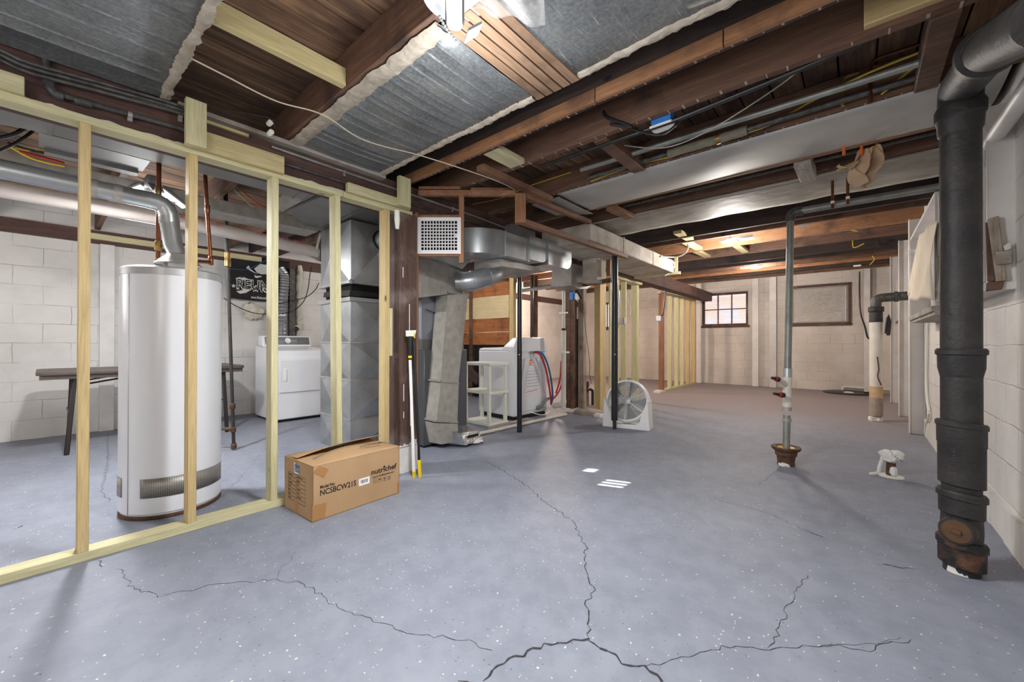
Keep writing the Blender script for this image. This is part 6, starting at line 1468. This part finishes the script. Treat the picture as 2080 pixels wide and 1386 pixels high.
for k in range(6):
    a = .5+k*PI/3; e = fu*math.cos(a)+fv*math.sin(a); mb.bar(C0+fax*.056+e*.045, C0+fax*.05+e*(R_-.018), .012, .006, fax)
sp_ = mb.build('grille_spokes', M['lightgrey'], fa)
mb = MB(); mb.lathe([(.0,.066),(.03,.066),(.048,.058),(.05,.045)], C0, 24, axis=fax, cap=False); mb.build('hub_cap', M['lightgrey'], fa)
for k in range(5):
    a = k*2*PI/5; mb = MB()
    rings = []
    for j in range(7):
        r = .04+.175*j/6; w = .32+.25*j/6; pa, pb = a-w*.5, a+w*.5
        A_ = C0+(fu*math.cos(pa)+fv*math.sin(pa))*r+fax*.018; B_ = C0+(fu*math.cos(pb)+fv*math.sin(pb))*r-fax*.018
        rings.append([A_, B_, B_-fax*.003, A_-fax*.003])
    mb.loft(rings); mb.build('blade', M['greytrim'], fa)
mb = MB(); mb.lathe([(.04,-.055),(.045,-.03),(.045,.03),(.03,.04)], C0, 20, axis=fax); mb.build('motor', M['greytrim'], fa)
mb = MB()
for k in range(12):
    r = .06+k*.015; mb.tube([C0-fax*.056+(fu*math.cos(a)+fv*math.sin(a))*r for a in [2*PI*i/32 for i in range(32)]], .0016, 4, closed=True)
for k in range(4): e = fu*math.cos(k*PI/4)+fv*math.sin(k*PI/4); mb.bar(C0-fax*.056-e*(R_-.02), C0-fax*.056+e*(R_-.02), .006, .004, fax)
mb.build('rear_grille', M['greytrim'], fa)
mb = MB(); q = C0+fv*.19+fax*.058; mb.hexa([q-fu*.03-fv*.03, q+fu*.03-fv*.03, q+fu*.03-fv*.03+fax*.012, q-fu*.03-fv*.03+fax*.012, q-fu*.035+fv*.03, q+fu*.035+fv*.03, q+fu*.035+fv*.03+fax*.012, q-fu*.035+fv*.03+fax*.012]); mb.build('badge', M['lightgrey'], fa)
mb = MB(); hb = .05; h = FL/2
poly = [fc-fd*h+ez*0, fc+fd*h+ez*0, fc+fd*(h+.0)+ez*.02, fc+fd*(h-.02)+ez*.33, fc+fd*(h-.03)+ez*.34, fc+fd*(h-.045)+ez*.30, fc+fd*(h-.12)+ez*.08, fc+fd*(h-.17)+ez*.05, fc-fd*(h-.17)+ez*.05, fc-fd*(h-.12)+ez*.08, fc-fd*(h-.045)+ez*.30, fc-fd*(h-.03)+ez*.34, fc-fd*(h-.02)+ez*.33, fc-fd*h+ez*.02]
mb.prism([p+fn*.11 for p in poly], -fn*.20); mb.build('stand', M['white'], fa, bevel=.01, seg=2)
for s_ in (-1, 1):
    mb = MB(); mb.lathe([(.022,-.01),(.024,0),(.02,.012)], fc+fd*s_*(h-.03)+ez*.30+fn*.0, 16, axis=fd*s_); mb.build('pivot_knob', M['lightgrey'], fa)

# ================================================================= OVERHEAD FITTINGS
def blk(name, x0, x1, y0, y1, z0, z1, m, label, cat='block'):
    mb = MB(); mb.box((x0,y0,z0), (x1,y1,z1)); return tag(mb.build(name, M[m], bevel=.003), label, cat)
blk('blocking', -1.895, -1.765, 1.912, 2.198, 2.262, 2.30, 'green_y', 'short new green blocking between the band-edged joist and the next joist')
def brc(u, y0, y1, w, m, label, z=2.258, h=.10, tilt=0.):
    a = PZ(*u, z); mb = MB(); mb.hexa([(a.x-w/2,y0,z),(a.x+w/2,y0,z),(a.x+w/2+tilt,y1,z),(a.x-w/2+tilt,y1,z),(a.x-w/2,y0,z+h),(a.x+w/2,y0,z+h),(a.x+w/2+tilt,y1,z+h),(a.x-w/2+tilt,y1,z+h)]); return tag(mb.build('blocking', M[m], bevel=.003), label, 'block')
brc((1255,315), 2.247, 2.848, .09, 'joist', 'brown blocking with pale streaks between joists before the silver duct panel')
brc((1905,95), 2.247, 2.848, .085, 'joist', 'brown blocking with scraped streaks beside the soil stack bend')
brc((1262,438), 3.487, 3.858, .10, 'joist_orange', 'orange splintered blocking beyond the silver duct panel', h=.04, tilt=.02)
brc((1635,356), 3.487, 3.858, .10, 'grey_y', 'greyish brown blocking beyond the silver duct panel, near the rag', h=.09, tilt=.01)
a, b = PY(1755, 52, 2.16), PY(2010, 0, 2.16)
mb = MB(); mb.box((a.x, 2.16, a.z), (.56, 2.199, 2.44)); tag(mb.build('sister_board', M['pine_x'], bevel=.003), 'fresh pine board screwed on the side of the brown joist by the soil stack', 'board')
# pipes in the bay before the silver panel
pipe('conduit_pipe', [PZ(1180,345,2.30), PZ(1230,330,2.30), PZ(1480,250,2.30), PZ(1705,180,2.30), PZ(1900,118,2.30)], .017, 'steelpipe', 'long grey pipe in the joist bay in front of the silver duct panel', 'pipe')
q0, q1 = V((-1.6, 2.79, 2.30)), V((.3, 2.79, 2.31))
ip = thing('insulated_pipe', (-.5, 2.79, 2.3), 'dark pipe with ragged grey insulation sleeve along the joist by the silver panel', 'pipe')
mb = MB(); mb.tube([q0, q1], .016, 12); mb.build('pipe', M['iron_grey'], ip)
mb = MB(); a, b = PY(1358,300,2.79), PY(1518,256,2.79); n = 16; random.seed(6)
a.z = b.z = 2.303
mb.tube([a+(b-a)*(i/n) for i in range(n+1)], [.03+random.uniform(-.003,.003) for i in range(n+1)], 14); mb.build('insulation', plain('old_insulation', (150,144,126), .95, 0, (112,106,92), 12, .8, 30), ip)
mb = MB(); c = a+(b-a)*.66; d = (b-a).normalized(); mb.tube([c-d*.012, c+d*.012], .034, 14); mb.build('band', M['brass'], ip)
cab([PY(1200,368,2.84)+V((0,-.0,0)), PY(1290,336,2.83), PY(1370,316,2.83), PY(1480,281,2.83), PY(1560,255,2.83), PY(1650,205,2.8), PY(1760,150,2.75), PY(1890,98,2.7)], .006, 'yellowcable', 'long yellow cable stapled along the joist in front of the silver panel')
cab([PY(1790,192,2.83), PY(1840,150,2.8), PY(1878,120,2.75)], .006, 'yellowcable', 'short taut yellow cable beside the brown blocking near the soil stack')
cab([PY(960,415,2.84), PY(1020,402,2.84), PY(1070,380,2.84), PY(1160,350,2.84)], .005, 'yellowcable', 'yellow cable behind the bulkhead frame corner')
cab([PY(1262,295,2.5), PY(1350,300,2.5), PY(1440,265,2.5), PY(1560,190,2.45), PY(1620,145,2.3)], .004, 'galv_dull', 'thin sagging grey wire across the joist bay under the blue box')
cab([PY(1226,226,2.19), PY(1232,238,2.18), PY(1270,252,2.18), PY(1282,258,2.18), PY(1240,252,2.18)], .009, 'rubber', 'stub of black cable bent on the joist beside the blue box')
cab([PY(1282,262,2.235), PY(1330,274,2.235), PY(1355,268,2.25), PY(1375,250,2.26), PY(1370,238,2.28)], .007, 'black', 'black cable looping under the blue outlet box')
pipe('flexible_conduit', [PY(1100,338,2.26), PY(1370,245,2.26), PY(1580,160,2.26), PY(1750,88,2.26)], .012, 'black', 'black corrugated conduit along the far side of the brown joist', 'conduit')
xb = thing('outlet_box', PY(1345,250,2.22), 'blue outlet box with white cover plate under the brown joist', 'outlet')
a = PZ(1346, 250, 2.25); mb = MB(); mb.box((a.x-.055, 2.25, 2.235), (a.x+.055, 2.31, 2.30)); mb.build('box', M['bluebox'], xb, bevel=.003)
mb = MB(); mb.box((a.x-.062, 2.242, 2.222), (a.x+.062, 2.325, 2.2345)); mb.build('cover', M['white'], xb, bevel=.002)
# copper drops near the soil stack
pipe('copper_pipe', [PY(1768,210,2.78), PY(1768,128,2.78), PY(1790,115,2.78), PY(1885,85,2.78)], .009, 'copper', 'bent copper pipe dropping to the joist left of the brown blocking', 'pipe', rr=.02)
pipe('copper_pipe', [PY(1712,216,2.80), PY(1710,165,2.80), PY(1720,155,2.80), PY(1745,148,2.80)], .010, 'brass', 'short tarnished copper drop with silver solder beside the bent copper pipe', 'pipe', rr=.02)
for u, lb in ((1691, 'capped copper stub hanging from the torn grey panel, first of two'), (1722, 'capped copper stub hanging from the torn grey panel, beside the rag')):
    a, b = PY(u, 372, 4.10), PY(u, 424 if u < 1700 else 415, 4.10); a.z = 2.30; b.x = a.x
    o = pipe('copper_pipe', [a, b], .010, 'copper', lb, 'pipe'); mb = MB(); mb.box(b+V((-.012,-.012,.04)), b+V((.012,.012,.06))); mb.build('tape_tag', M['cream'], o)
# rag hung over a cable
mb = MB(); 
RAG = [(300,1752,1782),(310,1747,1790),(322,1741,1798),(334,1734,1796),(346,1735,1786),(357,1737,1777),(367,1738,1771),(377,1744,1764)]
def rg(u, v):
    t = v*(len(RAG)-1); i = min(int(t), len(RAG)-2); f = t-i; a, b = RAG[i], RAG[i+1]
    yv = a[0]*(1-f)+b[0]*f; l = a[1]*(1-f)+b[1]*f; r = a[2]*(1-f)+b[2]*f
    return PD(l+(r-l)*u, yv+3*math.sin(6*u+2*v), 2.63)+FW*(.05*math.sin(13*u+2.2*v*v+.6)*(.45+.55*v)+.02*math.sin(27*u-7*v))
mb.grid(rg, 36, 28)
mb.grid(lambda u, v: PD(1706+34*u, 333+10*math.sin(3*u)*(1-u)+(3+16*u)*v-4*u, 2.66)+FW*(.03*math.sin(5*u+3*v)), 14, 6)
rgo = tag(mb.build('rag', M['cloth'], solid=.003), 'crumpled beige rag draped over a yellow cable under the joists', 'rag')
cab([PD(1700,346,2.72), PD(1735,330,2.68), PD(1765,312,2.62), PD(1782,292,2.62)], .006, 'yellowcable', 'yellow cable carrying the beige rag')
for u in (1714, 1750):
    a = PD(u, 308, 2.62); mb = MB(); mb.tube([a+V((0,0,.06)), a], .008, 8); mb.tube([a, a-V((0,0,.022))], .009, 8); tag(mb.build('pipe_end', M['orangepaint']), 'small orange-capped pipe end above the rag' if u < 1730 else 'small orange-capped pipe end half behind the rag', 'pipe end')
mb = MB(); mb.tube([(-1.9, 3.66, 2.33), (.5, 3.66, 2.335)], .014, 10); tag(mb.build('black_pipe', M['iron_grey']), 'dark pipe in the bay between silver panel and weathered panel', 'pipe')
# lamps
t = thing('ceiling_lamp', (-1.28, 5.98, 2.3), 'bare glowing bulb under the joists in the middle of the room', 'lamp')
c = PZ(1482, 490, 2.335); mb = MB(); rings = [(.0,-.065),(.02,-.058),(.032,-.035),(.03,-.012),(.018,.012),(.014,.03)]; mb.lathe(rings, c, 16, cap=False); mb.build('bulb', M['bulb'], t)
mb = MB(); mb.lathe([(.02,.02),(.024,.025),(.024,.06),(.05,.07),(.05,.09)], c, 16); mb.build('socket', M['white'], t)
mb = MB(); mb.box(c+V((-.16,.13,.04)), c+V((.24,.15,.07))); mb.box(c+V((-.16,.26,.04)), c+V((.24,.28,.07))); mb.box(c+V((.02,.15,.04)), c+V((.05,.26,.06))); mb.build('mounting_frame', M['galv'], t)
t = thing('ceiling_lamp', (-1.43, 8.75, 2.42), 'warm glowing flat lamp under the far joists', 'lamp')
c = PZ(1535, 542, 2.44); mb = MB(); mb.lathe([(.0,-.03),(.08,-.028),(.11,-.01),(.11,0)], c, 24, cap=False); mb.build('glowing_shade', M['bulbwarm'], t)
mb = MB(); mb.lathe([(.115,0),(.115,.02)], c, 24); mb.box(c+V((-.25,-.03,.0)), c+V((-.12,.03,.02))); mb.build('base', M['white'], t)
ta = [('white paper tag on the joist edge left of the steel standpipe', 1605, 458, 5.6), ('white paper tag stuck to the far joist near the ceiling bulb', 1404, 545, 8.6), ('white paper tag on the last joists above the black cord', 1741, 540, 9.9)]
for lb, u, v, y in (('white paper tag on an orange joist beside the steel standpipe', 1633, 459, 5.61), ('white paper tag on the dark joists above the far stud wall', 1404, 546, 8.9), ('white paper tag on the far joists above the hanging cord', 1741, 540, 9.9)):
    a = PY(u, v, y-.01); mb = MB(); w = 15/815*depth(a.x, y)*.5; mb.box((a.x-w*.8, y-.012, a.z-.015), (a.x+w*.8, y-.008, a.z+.015)); tag(mb.build('paper_tag', M['paper']), lb, 'tag')
for k, (u, v, y0, y1, lb) in enumerate(((1370,473,5.10,5.60,'pale pine blocking before the bare bulb, by the weathered panel'), (1400,500,5.67,6.35,'pale pine blocking beside the plaster box and bare bulb'), (1425,520,6.41,7.1,'pale pine blocking behind the bare bulb'), (1508,512,6.41,7.1,'pale pine blocking under the metal lamp frame'))):
    a = PZ(u, v, zc(y0)); z = zc(y0)+.01; mb = MB(); mb.hexa([(a.x-.05,y0,z),(a.x+.05,y0,z),(a.x+.05,y1,z+.015),(a.x-.05,y1,z+.015),(a.x-.05,y0,z+.04),(a.x+.05,y0,z+.04),(a.x+.05,y1,z+.055),(a.x-.05,y1,z+.055)]); tag(mb.build('blocking', M['pine_y'], bevel=.002), lb, 'block')
a = PZ(1400, 520, 2.28); cab([PZ(1345,522,2.2), PZ(1375,522,2.2), PZ(1392,514,2.22), PZ(1398,503,2.26), PZ(1396,496,2.30)], .010, 'cream', 'white cable curling from the end of the plaster box to a joist')
cab([PY(1728,468,6.9), PY(1742,470,6.9), PY(1722,466,6.9)], .006, 'yellowcable', 'yellow cable end bent under the third joist behind the bulb'); cab([PY(1732,485,7.6), PY(1734,503,7.6), PY(1755,495,7.6)], .006, 'yellow', 'L-bent yellow cable end hanging below a dark far joist')
cab([PY(1772,520,8.6), PY(1776,527,8.6), PY(1770,535,8.6), PY(1766,538,8.6)], .008, 'yellowcable', 'small yellow cable loop near the far corner joists')
# LED lamp near the metal panels with a plastic bag hung by it
t = thing('ceiling_lamp', PZ(922, 10, 2.2), 'bright lamp with white glowing panels between the metal panels', 'lamp')
c = PZ(924, -6, 2.235)
mb = MB(); mb.lathe([(.115,.0),(.115,.012),(.10,.016)], c, 36); mb.build('base_plate', M['lightgrey'], t)
mb = MB(); mb.lathe([(.028,-.10),(.034,-.09),(.034,.0)], c, 20); mb.build('hub', M['greytrim'], t)
P = [PZ(905,-55,2.12), PZ(938,-55,2.12), PZ(938,47,2.10), PZ(908,48,2.10)]
mb = MB(); mb.prism([p+V((0,0,.004)) for p in P], (0,0,.014)); w = mb.build('wing', M['lightgrey'], t)
mb = MB(); mb.prism(P, (0,0,.003)); mb.build('lit_panel', M['led'], w)
P = [PZ(944,88,2.10), PZ(951,66,2.11), PZ(979,51,2.15), PZ(970,72,2.14)]
mb = MB(); mb.prism([p+V((0,0,.004)) for p in P], (0,0,.012)); w = mb.build('wing', M['lightgrey'], t)
mb = MB(); mb.prism(P, (0,0,.003)); mb.build('lit_panel', M['led'], w)
mb = MB()
for i in range(9): p = PZ(893+i*3.2+(i*i)*.12, 34+i*6.2, 2.2-.004*i); mb.lathe([(.003,-.005),(.0055,-.003),(.0055,.003),(.003,.005)], p, 8)
ch_ = mb.build('pull_chain', M['galv'], t); ch_['kind'] = 'stuff'
mb = MB()
def bg(u, v):
    a = V((1104*u+957*(1-u), (58*u+20*(1-u)), 0)); u_, v_ = 957+(1108-957)*u+(-6*v), (22+36*u**1.3)*(1-v)+(-60)*v
    p = PZ(u_, v_, 2.20-.03*math.sin(PI*u)*math.sin(PI*v)); return p+V((0,0,.012*math.sin(14*u+3*v)))
mb.grid(bg, 24, 14)
bgo = tag(mb.build('plastic_bag', M['bag'], solid=.001), 'clear plastic bag hanging under the plain grey panel beside the bright lamp', 'bag')
# ================================================================= LIGHT AND CAMERA
def lamp(name, ty, loc, e, c=(1,1,1), r=.1, **kw):
    l = bpy.data.lights.new(name, ty); l.energy = e; l.color = c
    if ty in ('POINT', 'SPOT'): l.shadow_soft_size = r
    for k, v in kw.items(): setattr(l, k, v)
    o = bpy.data.objects.new(name, l); COL.objects.link(o); o.location = V(loc); return o
lamp('work_light_glow', 'AREA', (-1.15, 1.08, 2.07), 38, (.97,.985,1), shape='DISK', size=.28)
lamp('work_light_spill', 'POINT', (-1.15, 1.08, 1.93), 11, (.97,.985,1), .12)
lamp('left_bay_glow', 'AREA', (-3.80, .29, 2.03), 38, (.98,.99,1), shape='DISK', size=.14)
lamp('left_bay_spill', 'POINT', (-4.9, .6, 1.9), 16, (.98,.99,1), .15)
lamp('laundry_glow', 'POINT', (-4.6, 3.75, 2.0), 40, (1,.95,.9), .14)
lamp('bulb_glow', 'POINT', (-1.28, 5.98, 2.1), 54, (1,.95,.9), .06)
lamp('warm_lamp_glow', 'POINT', (-1.43, 8.75, 2.3), 50, (1,.86,.74), .08)
lamp('far_left_room_glow', 'POINT', (-5.0, 7.2, 2.1), 135, (1,.80,.66), .13)
lamp('near_fill', 'POINT', (-.7, -1.3, 1.5), 36, (1,.98,.96), .35)  # added fill behind the camera, brightens the front and the ceiling
lamp('left_near_fill', 'POINT', (-4.6, -1.3, 1.5), 24, (1,.98,.96), .3)  # second added fill, out of view to the left
sun = lamp('sun', 'SUN', (3, 4, 4), 60, (1,.96,.9), angle=math.radians(.5)); sun.rotation_euler = V((-1,-.35,-.85)).to_track_quat('-Z', 'Y').to_euler()
w = bpy.data.worlds.new('World'); SC.world = w; w.use_nodes = True
sky = w.node_tree.nodes.new('ShaderNodeTexSky'); sky.sky_type = 'NISHITA'; sky.sun_disc = False; sky.sun_elevation = math.radians(40); sky.sun_rotation = math.radians(60)
w.node_tree.links.new(sky.outputs[0], w.node_tree.nodes['Background'].inputs[0]); w.node_tree.nodes['Background'].inputs[1].default_value = .25
cam = bpy.data.cameras.new('Camera'); cam.sensor_width = 36; cam.lens = 36*F_/2080; cam.clip_start = .02
co = bpy.data.objects.new('Camera', cam); COL.objects.link(co)
co.matrix_world = Matrix(((RT.x, UP.x, -FW.x, 0), (RT.y, UP.y, -FW.y, 0), (RT.z, UP.z, -FW.z, EYE), (0,0,0,1)))
SC.camera = co
SC.view_settings.view_transform = 'Standard'; SC.view_settings.look = 'None'; SC.view_settings.exposure = .58; SC.view_settings.gamma = 1.; SC.view_settings.use_curve_mapping = False
